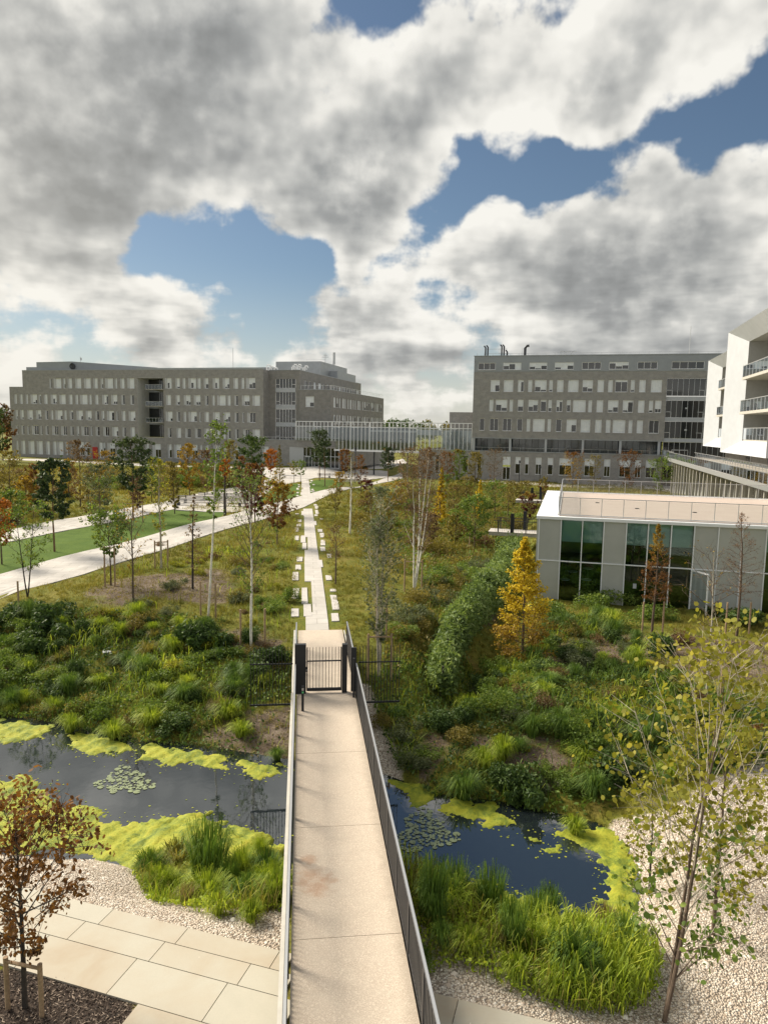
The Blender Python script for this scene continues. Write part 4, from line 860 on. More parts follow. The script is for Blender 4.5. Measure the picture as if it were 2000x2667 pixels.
# ---- balcony building, far right
HB = (17, 80, -1.2)
hb = bempty('balcony_building', *HB, label='white framed building with tiers of glass fronted balconies at the right edge', cat='building')
def block(a, b0, b1, z0, z1, slabs, bi0, bi1, zi0, zi1):
    """white picture frame on plane a facing -a, splayed inwards, with balconies in it"""
    d = 1.1
    m_ = MB(); m_.m = 0
    O = [(a, b0, z0), (a, b1, z0), (a, b1, z1), (a, b0, z1)]; I = [(a+d, bi0, zi0), (a+d, bi1, zi0), (a+d, bi1, zi1), (a+d, bi0, zi1)]
    for i in range(4): j = (i+1) % 4; m_.quad(O[i], O[j], I[j], I[i])
    k = 7.5; Bk = [(a+k, y, z) for _, y, z in O]
    for i in range(4): j = (i+1) % 4; m_.quad(O[j], O[i], Bk[i], Bk[j])
    fr = OFF(m_, *HB).build('white_frame', 'white_render', hb)
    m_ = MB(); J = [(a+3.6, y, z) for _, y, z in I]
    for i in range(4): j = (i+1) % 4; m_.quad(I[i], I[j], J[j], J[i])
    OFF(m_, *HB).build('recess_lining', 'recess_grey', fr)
    m_ = MB(); m_.m = 0; m_.quad(*J); m_.m = 1
    n = int((bi1-bi0)/1.0)
    for i in range(n): y = bi0+.3+i*(bi1-bi0)/n; m_.box(a+3.45, a+3.58, y, y+.07, zi0, zi1)
    m_.m = 2
    for i in range(n*3): y = bi0+.5+i*(bi1-bi0-.9)/(n*3); m_.tube([(a+3.5, y, zi0+.1), (a+3.5, y, zi1-.1)], .10, 5) if (i*7) % 5 < 3 else None
    m_.m = 3
    for s_ in list(slabs)+[zi1+.02]: m_.box(a+3.3, a+3.56, bi0, bi1, s_-1.0, s_-.28)
    OFF(m_, *HB).build('balcony_glazing', ['glass_blue', 'steel', 'curtain', 'brick_side'], fr)
    for s_ in [zi0+.12]+list(slabs):
        m_ = MB(); m_.box(a+.7 if s_ > zi0+1 else a+1.2, a+3.4, bi0+.02, bi1-.02, s_-.25, s_); bl = OFF(m_, *HB).build('balcony', 'concrete', fr)
        ax = a+.75 if s_ > zi0+1 else a+1.15
        m_ = MB(); m_.quad((ax, bi0+.05, s_), (ax, bi1-.05, s_), (ax, bi1-.05, s_+1.02), (ax, bi0+.05, s_+1.02)); OFF(m_, *HB).build('glass_guard', 'glass_rail', bl)
        m_ = MB(); m_.bar((ax, bi0, s_+1.05), (ax, bi1, s_+1.05), .06); nn = int((bi1-bi0)/1.15)
        for i in range(nn+1): y = bi0+.05+i*(bi1-bi0-.1)/nn; m_.bar((ax, y, s_), (ax, y, s_+1.05), .045)
        OFF(m_, *HB).build('guard_frame', 'steel', bl)
block(14.46, 60.4, 78.0, 7.2, 18.95, (14.3, 11.1), 62.6, 74.0, 8.4, 17.6)
b1_ = pxa(1834, 1100, 17.8)[0]
z1a = pxa(1834, 945, 17.8)[1]; z0a = pxa(1819.6, 1159.6, 17.8)[1]
sl1 = [pxa(1750+400/4.096, 780+y/4.096, 19.2)[1] for y in (992, 1247)]
block(17.8, 80.0, b1_, z0a, z1a, sl1, 82.2, b1_-4.3, z0a+1.2, z1a-1.3)
b = MB(); ops_ = [(y, y+1.6, 4.9, 6.6) for y in (58, 82, 90.5)]

b = MB(); b.box(20.6, 40, 52, b1_-1, -1.8, 18.0); OFF(b, *HB).build('wall', 'brick_side', hb)
b = MB()
for y in (58.5, 66, 82.5, 92.5): b.m = 0; b.box(20.5, 20.57, y, y+2.2, 5.2, 6.9); b.m = 1; b.box(20.44, 20.48, y+.1, y+2.1, 5.3, 6.8)
b.m = 1; b.box(20.5, 20.57, 56, 100, -1.4, 3.9); b.m = 0
for k in range(30): b.box(20.42, 20.49, 56+k*1.5, 56.1+k*1.5, -1.4, 3.9)
OFF(b, *HB).build('window', ['frame_white', 'glass_dark'], hb)
# ---- raised walkway
WK = (16, 100, -1.2)
wk = bempty('raised_walkway', *WK, label='raised walkway with glass railings on rows of slim columns before the white balcony building', cat='walkway')
b = MB(); b.box(16.1, 20.1, 58, 130, 4.45, 4.7); b.box(16.9, 21.6, 130, 146.9, 4.45, 4.7); b.m = 1; b.box(15.95, 16.1, 58, 130, 4.28, 4.80); b.box(20.1, 20.25, 58, 130, 4.28, 4.8); b.box(16.75, 16.9, 130, 146.9, 4.28, 4.8); b.box(16.1, 20.1, 130.0, 130.12, 4.2, 4.44)
OFF(b, *WK).build('walkway_deck', ['deck_agg', 'steel'], wk)
for a_, y0_, y1_ in ((16.02, 58, 130), (20.17, 58, 130), (16.82, 130, 146.5)):
    b = MB(); b.quad((a_, y0_, 4.85), (a_, y1_, 4.85), (a_, y1_, 5.75), (a_, y0_, 5.75)); OFF(b, *WK).build('glass_guard', 'glass_rail', wk)
    b = MB(); b.bar((a_, y0_, 5.8), (a_, y1_, 5.8), .06)
    for k in range(int((y1_-y0_)/1.5)): b.bar((a_, y0_+.2+k*1.5, 4.7), (a_, y0_+.2+k*1.5, 5.8), .05)
    OFF(b, *WK).build('guard_frame', 'steel', wk)
for k in range(26):
    for a_ in (16.5, 19.2):
        b = MB(); y = 60+k*2.7+(.4 if a_ > 18 else 0); b.box(a_-.12, a_+.12, y-.12, y+.12, -1.8, 4.44); OFF(b, *WK).build('column', 'concrete', wk)
b = MB()
for k in range(14): b.box(17, 19, 72+k*.32, 72.3+k*.32, -1.3+k*.36, -1.22+k*.36)
OFF(b, *WK).build('staircase', 'concrete', wk)
# ---- cafe pavilion
PV = (-1.8, 44.5, -1.55)
pv = bempty('glass_pavilion', *PV, label='low flat roofed pavilion of frosted panels and tall dark glazing with a timber roof terrace', cat='pavilion')
mul_ = [-1.72, -.4, .86, 2.11, 3.41, 4.64, 5.93, 7.19, 8.5, 9.76, 11.03, 12.3, 13.6, 14.9, 16.2, 17.5, 18.8, 20.1, 21.4]
PZ0, PZ1 = -1.58, 3.62
panel = {0, 3, 7, 8, 9, 12, 13, 15, 17}
mat('frost_panel', (.44, .445, .41), .55, 0, .3, noise=(1.2, .05)); mat('deck_pink', (.52, .40, .33), .8)
m = MATS['deck_pink']; t = NB(m.node_tree); p = m.node_tree.nodes['Principled BSDF']; co = t.node('ShaderNodeTexCoord').outputs['Object']
wv = t.node('ShaderNodeTexWave', bands_direction='Y'); wv.inputs['Scale'].default_value = 2.3; wv.inputs['Distortion'].default_value = .0; t.L.new(co, wv.inputs[0])
cl = t.mix(t.map(wv.outputs['Fac'], 0., .12, .5, 0.), (.49, .405, .355), (.32, .25, .21)); cl = t.mix(t.map(t.noise(co, .8, 4), .35, .7, 0, .35), cl, (.53, .455, .40)); t.L.new(cl, p.inputs['Base Color'])
for i in range(len(mul_)-1):
    a0, a1 = mul_[i], mul_[i+1]
    if i in panel:
        b = MB(); b.box(a0+.03, a1-.03, 44.52, 44.60, PZ0, 1.02); b.box(a0+.03, a1-.03, 44.52, 44.60, 1.08, PZ1); OFF(b, *PV).build('frosted_panel', 'frost_panel', pv)
    else:
        b = MB(); b.quad((a0+.03, 44.55, PZ0), (a1-.03, 44.55, PZ0), (a1-.03, 44.55, PZ1), (a0+.03, 44.55, PZ1)); OFF(b, *PV).build('glazing', 'glass_cafe', pv)
b = MB(); b.m = 0
for x in mul_: b.box(x-.03, x+.03, 44.46, 44.62, PZ0, PZ1)
b.box(-1.7, 21.4, 44.47, 44.61, 1.02, 1.08); b.box(-1.8, 21.4, 44.46, 44.62, PZ0-.08, PZ0)
OFF(b, *PV).build('frame', 'frame_white', pv)
b = MB(); b.box(-1.85, -1.75, 44.45, 62.5, PZ0-.3, PZ1); b.box(-1.75, 21.4, 62.3, 62.5, PZ0-.3, PZ1); OFF(b, *PV).build('side_wall', 'frost_panel', pv)
b = MB(); b.box(-1.9, 21.5, 44.4, 64.0, PZ1+.003, 3.80); b.m = 1; b.box(-.55, 21.4, 44.9, 62.6, 3.803, 3.83)
rf3 = OFF(b, *PV).build('roof', ['frame_white', 'deck_pink'], pv)
b = MB(); b.box(-1.7, 21, 44.65, 62.2, PZ0-.05, PZ0+.005); b.m = 1; b.box(3, 21, 52, 52.2, PZ0, PZ1-.1)
OFF(b, *PV).build('interior_floor', ['roof_grey', 'dark_inside'], pv)
for (p0, p1) in (((-.6, 45.0), (21, 45.0)), ((-.6, 62.6), (21, 62.6)), ((-.6, 45.0), (-.6, 62.6))):
    L_ = math.dist(p0, p1); n = round(L_/1.28)
    b = MB(); b.quad((*p0, 3.9), (*p1, 3.9), (*p1, 4.9), (*p0, 4.9)); gg = OFF(b, *PV).build('glass_guard', 'glass_rail', rf3)
    b = MB(); b.bar((*p0, 4.95), (*p1, 4.95), .045); b.bar((*p0, 3.88), (*p1, 3.88), .05)
    for k in range(n+1): x = p0[0]+(p1[0]-p0[0])*k/n; y = p0[1]+(p1[1]-p0[1])*k/n; b.bar((x, y, 3.83), (x, y, 4.95), .035)
    OFF(b, *PV).build('guard_frame', 'steel', rf3)
for a_, b_ in ((2.0, 54), (4.5, 51), (8, 50)):
    b = MB(); b.tube([(a_, b_, 3.83), (a_, b_, 3.87)], .14, 12); OFF(b, *PV).build('roof_drain', 'steel_dark', rf3)
b = MB()
for i in range(len(mul_)-1):
    if i not in panel: b.box(mul_[i]+.05, mul_[i+1]-.05, 44.75, 44.78, 2.25, 3.6)
mat('teal_blind', (.55, .74, .71), .8); OFF(b, *PV).build('roller_blind', 'teal_blind', pv)
b = MB(); th_ = R_(-100); x0, y0 = 7.16, 44.40; dx, dy = .72, -1.15
P0 = (x0, y0); P1 = (x0+dx, y0+dy)
for (q0, q1) in (((*P0, PZ0+.05), (*P0, 1.02)), ((*P1, PZ0+.05), (*P1, 1.02)), ((*P0, PZ0+.08), (*P1, PZ0+.08)), ((*P0, 1.0), (*P1, 1.0))): b.bar(q0, q1, .08)
dd_ = OFF(b, *PV).build('door', 'frame_white', pv)
b = MB(); b.quad((*P0, PZ0+.1), (*P1, PZ0+.1), (*P1, .98), (*P0, .98)); OFF(b, *PV).build('door_glass', 'glass_clear', dd_)
b = MB(); b.box(3.95, 4.15, 44.50, 44.51, -.35, -.05); OFF(b, *PV).build('notice', 'white_render', pv)
# tables and stools seen through the glass
ti = 0
for (a_, b_, zt, pl) in ((-.05, 46.6, -.45, 'left foreground'), (.45, 49.5, -.45, 'middle'), (.3, 53, -.45, 'far left'), (1.5, 51, -.45, 'far right'), (1.3, 47.0, -.45, 'right foreground')):
    x, y = AB(a_, b_); o = empty('bar_table', (x, y, PZ0), TH, label=f'small round white bar table inside the pavilion, {pl} of the left glazed bay', cat='table', group='bar tables inside the pavilion')
    b = MB(); b.tube([(0, 0, 1.06), (0, 0, 1.10)], .34, 18); b.build('tabletop', 'table_white', o); b = MB(); b.tube([(0, 0, 0), (0, 0, 1.06)], .035, 6); b.build('pedestal', 'stool_dark', o); b = MB(); b.tube([(0, 0, 0), (0, 0, .03)], .22, 14); b.build('base', 'stool_dark', o)
    for k in range(2):
        x, y = AB(a_+.65*(1 if k else -.55), b_+.45); s_ = empty('bar_stool', (x, y, PZ0), TH+k, label=f"dark bar stool inside the pavilion, {'right' if k else 'left'} of the {pl} bar table", cat='stool', group='bar stools inside the pavilion')
        b = MB(); b.box(-.18, .18, -.18, .18, .72, .77); b.build('seat', 'stool_dark', s_); b = MB(); b.box(-.18, .18, .15, .18, .77, 1.05); b.build('backrest', 'stool_dark', s_)
        for sx in (-1, 1):
            for sy in (-1, 1): b = MB(); b.bar((sx*.16, sy*.16, .72), (sx*.2, sy*.2, 0), .03); b.build('leg', 'stool_dark', s_)
# ---- small footbridges over the ditch
for i, (a0, a1, b0, b1, lab_) in enumerate(((-7.1, -1.9, 65.3, 67.6, 'short pale footbridge with black railings crossing the ditch to the pavilion'), (-7.0, -2.4, 96.6, 98.9, 'farther small footbridge with black railings crossing the ditch before the right building'))):
    fb = bempty('small_footbridge', a0, b0, -.3, label=lab_, cat='footbridge')
    b = MB(); b.box(0, a1-a0, 0, b1-b0, -.04, 0); b.build('deck', 'path_white', fb); b = MB(); b.box(.02, a1-a0-.02, .02, b1-b0-.02, -.35, -.042); b.build('beam', 'concrete', fb)
    for y in (.05, b1-b0-.05):
        b = MB(); b.bar((.5, y, 1.05), (a1-a0, y, 1.05), .05)
        n = int((a1-a0)/.16)
        for k in range(4, n): b.bar((k*.16, y, .05), (k*.16, y, 1.05), .018)
        rl = b.build('railing', 'steel_dark', fb)
        for k in range(4): b = MB(); b.bar((.9+k*1.25, y, 0), (.9+k*1.25, y, 1.1), .09); b.build('post', 'steel_dark', rl)
    for x, y in ((2.0, .05), (3.0, b1-b0-.05)): b = MB(); b.box(x, x+.32, y-.06, y+.06, 0, 1.75); b.build('gate_post', 'gate_black', fb)
# ------------------------------------------------------------------ vegetation
leafmat('lf_pine', (0.021, 0.039, 0.015), (0.051, 0.083, 0.030), (0.120, 0.158, 0.060), .2)
leafmat('lf_dark', (0.024, 0.049, 0.014), (0.057, 0.103, 0.025), (0.144, 0.205, 0.053), .25)
leafmat('lf_green', (0.053, 0.096, 0.017), (0.122, 0.192, 0.035), (0.281, 0.348, 0.078), .35)
leafmat('lf_grey', (0.062, 0.081, 0.037), (0.125, 0.150, 0.075), (0.237, 0.263, 0.150), .3)
leafmat('lf_olive', (0.097, 0.086, 0.018), (0.202, 0.172, 0.041), (0.355, 0.284, 0.090), .35)
leafmat('lf_ochre', (0.127, 0.075, 0.011), (0.265, 0.172, 0.023), (0.437, 0.299, 0.052), .4)
leafmat('lf_gold', (0.26, 0.17, 0.008), (0.56, 0.42, 0.022), (0.74, 0.62, 0.09), .4)
leafmat('lf_orange', (0.150, 0.045, 0.010), (0.340, 0.115, 0.018), (0.500, 0.220, 0.040), .4)
leafmat('lf_rust', (0.080, 0.035, 0.012), (0.180, 0.080, 0.022), (0.300, 0.150, 0.045), .35)
leafmat('lf_maroon', (0.030, 0.006, 0.008), (0.085, 0.015, 0.015), (0.170, 0.035, 0.025), .3)
leafmat('lf_brown', (0.072, 0.046, 0.023), (0.156, 0.098, 0.049), (0.273, 0.182, 0.098), .3)
leafmat('lf_lime', (0.117, 0.138, 0.012), (0.246, 0.258, 0.024), (0.441, 0.408, 0.072), .45)
leafmat('lf_hedge', (0.050, 0.085, 0.025), (0.160, 0.235, 0.070), (0.360, 0.440, 0.170), .35)
leafmat('lf_poplar', (0.090, 0.100, 0.012), (0.240, 0.240, 0.030), (0.420, 0.380, 0.090), .45)
leafmat('gr_bright', (0.117, 0.181, 0.018), (0.274, 0.362, 0.033), (0.567, 0.597, 0.090), .4)
leafmat('gr_dark', (0.044, 0.088, 0.018), (0.107, 0.189, 0.031), (0.263, 0.354, 0.066), .3)
leafmat('gr_straw', (0.120, 0.090, 0.030), (0.240, 0.190, 0.075), (0.360, 0.300, 0.140), .35)
leafmat('gr_meadow', (0.080, 0.090, 0.016), (0.194, 0.187, 0.036), (0.373, 0.300, 0.090), .35, big=.25)
def quads(P, size, elong=1.5, flat=0., hexa=False):
    """leaf quads at points P, random orientation. flat -> prefer horizontal"""
    n = len(P); d = rng.normal(size=(n, 3)); d[:, 2] *= (1-flat*.8); d /= np.linalg.norm(d, axis=1)[:, None]
    e = rng.normal(size=(n, 3)); e[:, 2] *= (1-flat*.8); e -= (e*d).sum(1)[:, None]*d; e /= np.linalg.norm(e, axis=1)[:, None]+1e-9
    s = (size*rng.uniform(.6, 1.35, n))[:, None]
    a = P-d*s*elong*.5; c = P+d*s*elong*.5; b_ = P+e*s*.5; f = P-e*s*.5
    if hexa:
        u_, v_ = (c-a)*.5, (b_-f)*.5; V = np.stack([a, P-u_*.45+v_*.9, P+u_*.4+v_*.85, c, P+u_*.4-v_*.85, P-u_*.45-v_*.9], 1).reshape(-1, 3); return V, np.arange(6*n).reshape(n, 6)
    V = np.stack([a, b_, c, f], 1).reshape(-1, 3); F = np.arange(4*n).reshape(n, 4); return V, F
def prof(kind, t):
    if kind == 'cone': return np.clip(1.0-t, .03, 1)**.85*np.clip(t*8+.45, 0, 1)
    if kind == 'round': return np.sqrt(np.clip(1-(2*t-1)**2, 0, 1))*.9+.1
    if kind == 'up': return np.clip(np.sin(np.pi*np.clip(t*.9+.08, 0, 1)), .08, 1)**.7
    if kind == 'vase': return np.clip(.35+.65*np.sin(np.pi*np.clip(t*.8+.15, 0, 1)), .1, 1)
    if kind == 'pine': return np.clip(1-((t-.45)/.62)**2, .1, 1)**.5
    return np.ones_like(t)
def tree(p, H, Wd, kind='round', base=.25, nb=26, tw=7, lf=9, lsize=.14, leaf='lf_green', bark='bark_brown', rt=None, elev=(50, 15), lean=(0, 0), fill=1., stems=1, name='tree', label=None, cat='tree', group=None,
         twig_vis=True, leafy=(.3, 1.), spread=.12, leaf2=None, leaf2_from=1.1, droop=0., flat=0., seed=None, hexa=False, twig='bark_brown', lel=1.5):
    """tree with its base at world point p. returns the root"""
    global rng
    sv = rng; dist = math.hypot(p[0], p[1])
    if dist > 26: lsize *= .68; lf *= 1.08
    rng = np.random.default_rng(seed if seed is not None else int(abs(p[0]*131+p[1]*977)*10) % 100000)
    root = empty(name, (p[0], p[1], p[2]), label=label, cat=cat, group=group)
    rt = rt or H*.0085+.015; b = MB(); LP = []; LT = []
    for s_ in range(stems):
        dx, dy = (lean if stems == 1 else (lean[0]+rng.uniform(-1, 1)*Wd*.22, lean[1]+rng.uniform(-1, 1)*Wd*.22))
        Hs = H*(1 if s_ == 0 else rng.uniform(.72, .95)); k = 9; tt = np.linspace(0, 1, k)
        wob = np.cumsum(rng.normal(0, H*.006, (k, 2)), 0); wob -= wob[0]
        T = np.stack([dx*tt**.8+wob[:, 0]*tt, dy*tt**.8+wob[:, 1]*tt, Hs*tt-.08*(tt == 0)], 1)
        rs = rt*(1 if stems == 1 else .62)
        b.m = 0; b.tube(T, rs*(1-tt)**.75+.006, 7)
        n_ = nb if stems == 1 else max(5, nb//stems)
        for i in range(n_):
            t = (i+rng.random())/n_; z = base+(1-base)*t*.985
            o = np.array([np.interp(z, tt, T[:, j]) for j in range(3)])
            az = i*2.399+rng.uniform(-.5, .5); R0 = Wd/2*float(prof(kind, np.array(t)))*rng.uniform(.72, 1.12)
            el = R_(elev[1]+(elev[0]-elev[1])*t)+rng.normal(0, .12)
            Ln = R0/max(.35, math.cos(el)); d = np.array([math.cos(az)*math.cos(el), math.sin(az)*math.cos(el), math.sin(el)])
            q1 = o+d*Ln*.5+np.array([0, 0, Ln*.04]); q2 = o+d*Ln+np.array([0, 0, Ln*(.10-droop)])
            q2[2] = min(q2[2], H*1.01)
            rb = min(rs*.40, .008+Ln*.008)*(1-.5*t)
            b.m = 1 if t > .15 or stems == 1 else 0; b.tube([o, q1, q2], np.array([rb, rb*.65, .004]), 4, cap=False); b.m = 1
            for j in range(tw):
                s = leafy[0]+(leafy[1]-leafy[0])*(j+rng.random())/tw
                o2 = o+(q1-o)*min(1, 2*s) if s < .5 else q1+(q2-q1)*(2*s-1)
                d2 = rng.normal(size=3); d2 -= (d2@d)*d; d2 /= np.linalg.norm(d2)+1e-9; d2 = d2*.8+d*.55; d2[2] += .15-droop*1.5; d2 *= (1-flat*np.array([0, 0, .8]))
                l2 = Ln*(.42-.18*s)*rng.uniform(.6, 1.3)
                e2 = o2+d2*l2
                if twig_vis: b.tube([o2, e2], np.array([rb*.35+.002, .002]), 3, cap=False)
                nl_ = rng.poisson(lf*fill)
                if nl_:
                    ss = rng.uniform(.15, 1.05, nl_)[:, None]; LP.append(o2+(e2-o2)*ss+rng.normal(0, spread*max(l2, .1)+.02, (nl_, 3))); LT.append(np.full(nl_, z))
    b.build('trunk', [bark, twig], root)
    if LP:
        P = np.concatenate(LP); zt = np.concatenate(LT); keep = P[:, 2] > .05; P = P[keep]; zt = zt[keep]
        sel = zt < leaf2_from
        V, F = quads(P, lsize, flat=flat, hexa=hexa, elong=lel)
        if leaf2: mi = (~(zt+rng.normal(0, .05, len(zt)) < leaf2_from)).astype(int); mats_ = [leaf, leaf2]
        else: mi = np.zeros(len(P), int); mats_ = [leaf]
        mkmesh('crown', V, F, mats_, root, mi=mi, tone=np.clip(rng.normal(.5, .28, len(P)), 0, 1))
    rng = sv; return root
def T(px_, pb_, ptop, wpx, label, **k):
    """tree whose base shows at photo pixel (px,pb), its top at row ptop, its crown wpx photo pixels wide"""
    p = G(px_, pb_); H = ztop(p, ptop)-p[2]; Wd = wpx*mpp(p); lx_ = k.pop('topx', None)
    if lx_ is not None: k['lean'] = ((lx_-px_)*mpp(p), 0)
    return tree(p, H, Wd, label=label, **k)
def stakes(px_list, label, crossbar=True, hgt=1.9, group='timber tree stakes'):
    ps = [G(*q_) for q_ in px_list]; o = empty('tree_stake_frame', ps[0], label=label, cat='tree stakes', group=group)
    z0 = ps[0]
    for p in ps:
        b = MB(); b.tube([(p[0]-z0[0], p[1]-z0[1], p[2]-z0[2]-.1), (p[0]-z0[0], p[1]-z0[1], p[2]-z0[2]+hgt)], .045, 7); b.build('stake', 'stake_wood', o)
    if crossbar and len(ps) > 1:
        b = MB(); a, c = ps[0], ps[1]; b.bar((0, 0, hgt-.12), (c[0]-a[0], c[1]-a[1], c[2]-a[2]+hgt-.12), .07, .05); b.build('crossbar', 'stake_wood', o)
    return o
DEC = dict(kind='round', base=.3); BIR = dict(kind='up', base=.3, bark='bark_white', elev=(70, 40)); PIN = dict(kind='pine', base=.38, leaf='lf_pine', bark='bark_red', nb=34, tw=9, lf=14, lsize=.20, elev=(45, 5), flat=.3)
CON = dict(kind='cone', base=.06, nb=46, tw=8, lf=9, elev=(35, 5), bark='bark_brown', lsize=.12)
# ---- mid ground, left of the path
T(142, 1437, 1212, 95, 'dark green pine with a bushy crown standing in the bright lawn left of the paths', **PIN)
T(347, 1356, 1155, 105, 'tallest dark pine with a broad dense crown beyond the lawn on the left', **PIN)
T(655, 1338, 1146, 92, 'large dark evergreen behind the red tree, left of the straight path', **{**PIN, 'leaf': 'lf_dark', 'base': .2})
T(832, 1252, 1128, 58, 'dark umbrella crowned pine on the small lawn before the entrance', **PIN)
T(846, 1266, 1150, 36, 'slimmer dark pine on a pale trunk beside the entrance lawn', **{**PIN, 'nb': 18})
T(1010, 1254, 1170, 42, 'small dark pine by the pale plaza below the glass gallery', **PIN)
T(289, 1525, 1355, 118, 'spreading grey green tree tied to a stake at the near path edge', kind='round', base=.42, nb=30, tw=8, lf=9, leaf='lf_green', bark='bark_brown', lsize=.13, elev=(60, 35))
T(262, 1364, 1215, 85, 'tall soft olive grey tree beyond the lawn, left of the tallest pine', kind='up', base=.18, leaf='lf_grey', nb=30, lf=8, lsize=.16)
T(347, 1584, 1330, 85, 'thin nearly bare tree with fine brown twigs in the planted bed left of centre', kind='up', base=.35, leaf='lf_ochre', nb=26, lf=1.6, lsize=.09, elev=(60, 35))
T(72, 1556, 1330, 118, 'low forking dark limbed tree at the near path edge on the far left', kind='round', base=.28, nb=26, tw=8, lf=7, leaf='lf_green', bark='bark_dark', lsize=.11, elev=(60, 25), stems=2)
T(420, 1481, 1205, 62, 'slender pale trunked birch in a stake frame beside the near path', **{**BIR, 'bark': 'bark_pale'}, nb=30, lf=4.5, leaf='lf_poplar', lsize=.11)
T(5, 1470, 1312, 70, 'rounded orange leaved tree cut by the left edge of the view', kind='round', base=.3, leaf='lf_orange', nb=28, lf=11, lsize=.15)
T(542, 1608, 1112, 60, 'very tall leaning white birch with a tuft of leaves at its top', **{**BIR, 'base': .52, 'kind': 'round'}, nb=26, lf=4.5, leaf='lf_green', lsize=.13, topx=566, rt=.055)
T(654, 1692, 1255, 135, 'tall thin birch with sparse green leaves left of the gate', **BIR, nb=44, lf=4.2, leaf='lf_green', lsize=.085, rt=.06)
T(586, 1345, 1200, 28, 'dark straight trunk with a small orange tuft of leaves by the benches', kind='round', base=.68, leaf='lf_orange', bark='bark_dark', nb=16, lf=6, lsize=.16, rt=.16)
T(494, 1292, 1160, 60, 'yellow ochre tree against the brick ground floor', kind='up', base=.1, leaf='lf_ochre', nb=34, lf=10, lsize=.2)
T(598, 1271, 1150, 48, 'brown green upright tree left of the large dark evergreen', kind='up', base=.25, leaf='lf_olive', nb=30, lf=9, lsize=.2)
T(664, 1362, 1212, 66, 'maroon red leaved tree beside the orange one left of the path', kind='up', base=.12, leaf='lf_maroon', leaf2='lf_rust', leaf2_from=.72, nb=36, lf=13, lsize=.17)
T(722, 1420, 1266, 92, 'bushy tree with a golden top and dark red lower leaves near the path crossing', kind='round', base=.28, leaf='lf_rust', leaf2='lf_ochre', leaf2_from=.62, nb=40, lf=13, lsize=.15)
T(728, 1262, 1157, 36, 'narrow bronze green conifer left of the entrance', **{**CON, 'leaf': 'lf_olive'})
T(705, 1236, 1178, 38, 'small bright orange tree against the brick wall by the entrance', kind='round', base=.15, leaf='lf_orange', nb=24, lf=11, lsize=.25)
T(783, 1262, 1205, 36, 'young green tree on the left corner of the small lawn', kind='round', base=.4, leaf='lf_green', nb=20, lf=6, lsize=.16)
T(766, 1258, 1205, 26, 'young thin green tree standing before the entrance glazing', kind='round', base=.35, leaf='lf_olive', nb=16, lf=5, lsize=.16)
T(502, 1534, 1285, 62, 'slim dark larch with layered nearly bare branches left of centre', kind='cone', base=.2, nb=40, tw=7, lf=2.2, leaf='lf_brown', bark='bark_dark', lsize=.09, elev=(20, -5))
T(899, 1252, 1174, 32, 'small rust orange tree before the brick corner right of the entrance', kind='round', base=.3, leaf='lf_rust', nb=24, lf=11, lsize=.2)
T(911, 1392, 1178, 30, 'straight thin white birch stem right of the path crossing', **{**BIR, 'base': .25}, nb=18, lf=2.5, leaf='lf_olive', lsize=.11, rt=.09, topx=915)
T(940, 1288, 1186, 38, 'slim reddish brown tree right of the thin white birch', kind='up', base=.2, leaf='lf_rust', nb=28, lf=7, lsize=.15)
T(885, 1292, 1232, 34, 'small yellow green tree at the plaza corner right of the path', kind='up', base=.2, leaf='lf_ochre', nb=20, lf=8, lsize=.15)
T(874, 1342, 1272, 38, 'low yellow green sapling at the far path edge right of the straight path', kind='round', base=.2, leaf='lf_olive', nb=20, lf=6, lsize=.13)
T(874, 1522, 1370, 58, 'bare brown sapling with fine twigs right of the straight path', kind='up', base=.4, leaf='lf_brown', nb=22, lf=2.2, lsize=.08, elev=(55, 35))
T(986, 1765, 1280, 98, 'tall grey green multi stemmed tree inside the stake frame right of the gate', kind='up', base=.22, nb=54, tw=10, lf=5.8, leaf='lf_grey', bark='bark_pale', twig='bark_pale', stems=3, lsize=.10, elev=(78, 60), rt=.07, seed=4)
T(1078, 1541, 1186, 125, 'tall white birch forking into several pale stems right of centre', kind='up', base=.30, nb=44, tw=8, lf=4.5, leaf='lf_brown', bark='bark_white', lsize=.11, elev=(72, 50), stems=3, rt=.085, topx=1092)
T(1090, 1454, 1200, 60, 'second white birch trunk close behind the forking birch', **BIR, nb=24, lf=3.5, leaf='lf_brown', lsize=.12)
T(1145, 1372, 1216, 44, 'narrow bright orange gold conical tree beyond the white birches', **{**CON, 'leaf': 'lf_gold', 'nb': 60, 'lf': 12, 'lsize': .16})
T(1245, 1356, 1250, 40, 'small golden conical tree rising behind the green bush near the ditch', **{**CON, 'leaf': 'lf_gold'})
T(1235, 1432, 1306, 92, 'broad dark green bushy tree on thin stems right of the white birches', kind='round', base=.22, leaf='lf_green', nb=44, lf=13, lsize=.14)
T(1288, 1358, 1262, 60, 'green tree on a slim pale trunk beside the small ditch footbridge', kind='round', base=.35, leaf='lf_green', nb=26, lf=6, lsize=.15)
T(1322, 1352, 1272, 40, 'light green sapling left of the small footbridge gate post', kind='round', base=.3, leaf='lf_olive', nb=20, lf=5, lsize=.14)
T(1112, 1262, 1168, 34, 'rusty topped tree at the left end of the right brick building', kind='up', base=.15, leaf='lf_rust', nb=28, lf=7, lsize=.2)
T(1060, 1290, 1172, 60, 'feathery brown leafed birch before the gallery end', kind='up', base=.15, leaf='lf_brown', bark='bark_pale', nb=38, lf=6, lsize=.15)
T(1163, 1268, 1182, 44, 'maroon brown round tree before the first ground floor window', kind='round', base=.12, leaf='lf_rust', nb=30, lf=8, lsize=.2)
T(1194, 1266, 1174, 50, 'dense mid green tree before the right building, yellow topped', kind='up', base=.12, leaf='lf_green', leaf2='lf_ochre', leaf2_from=.85, nb=34, lf=12, lsize=.2)
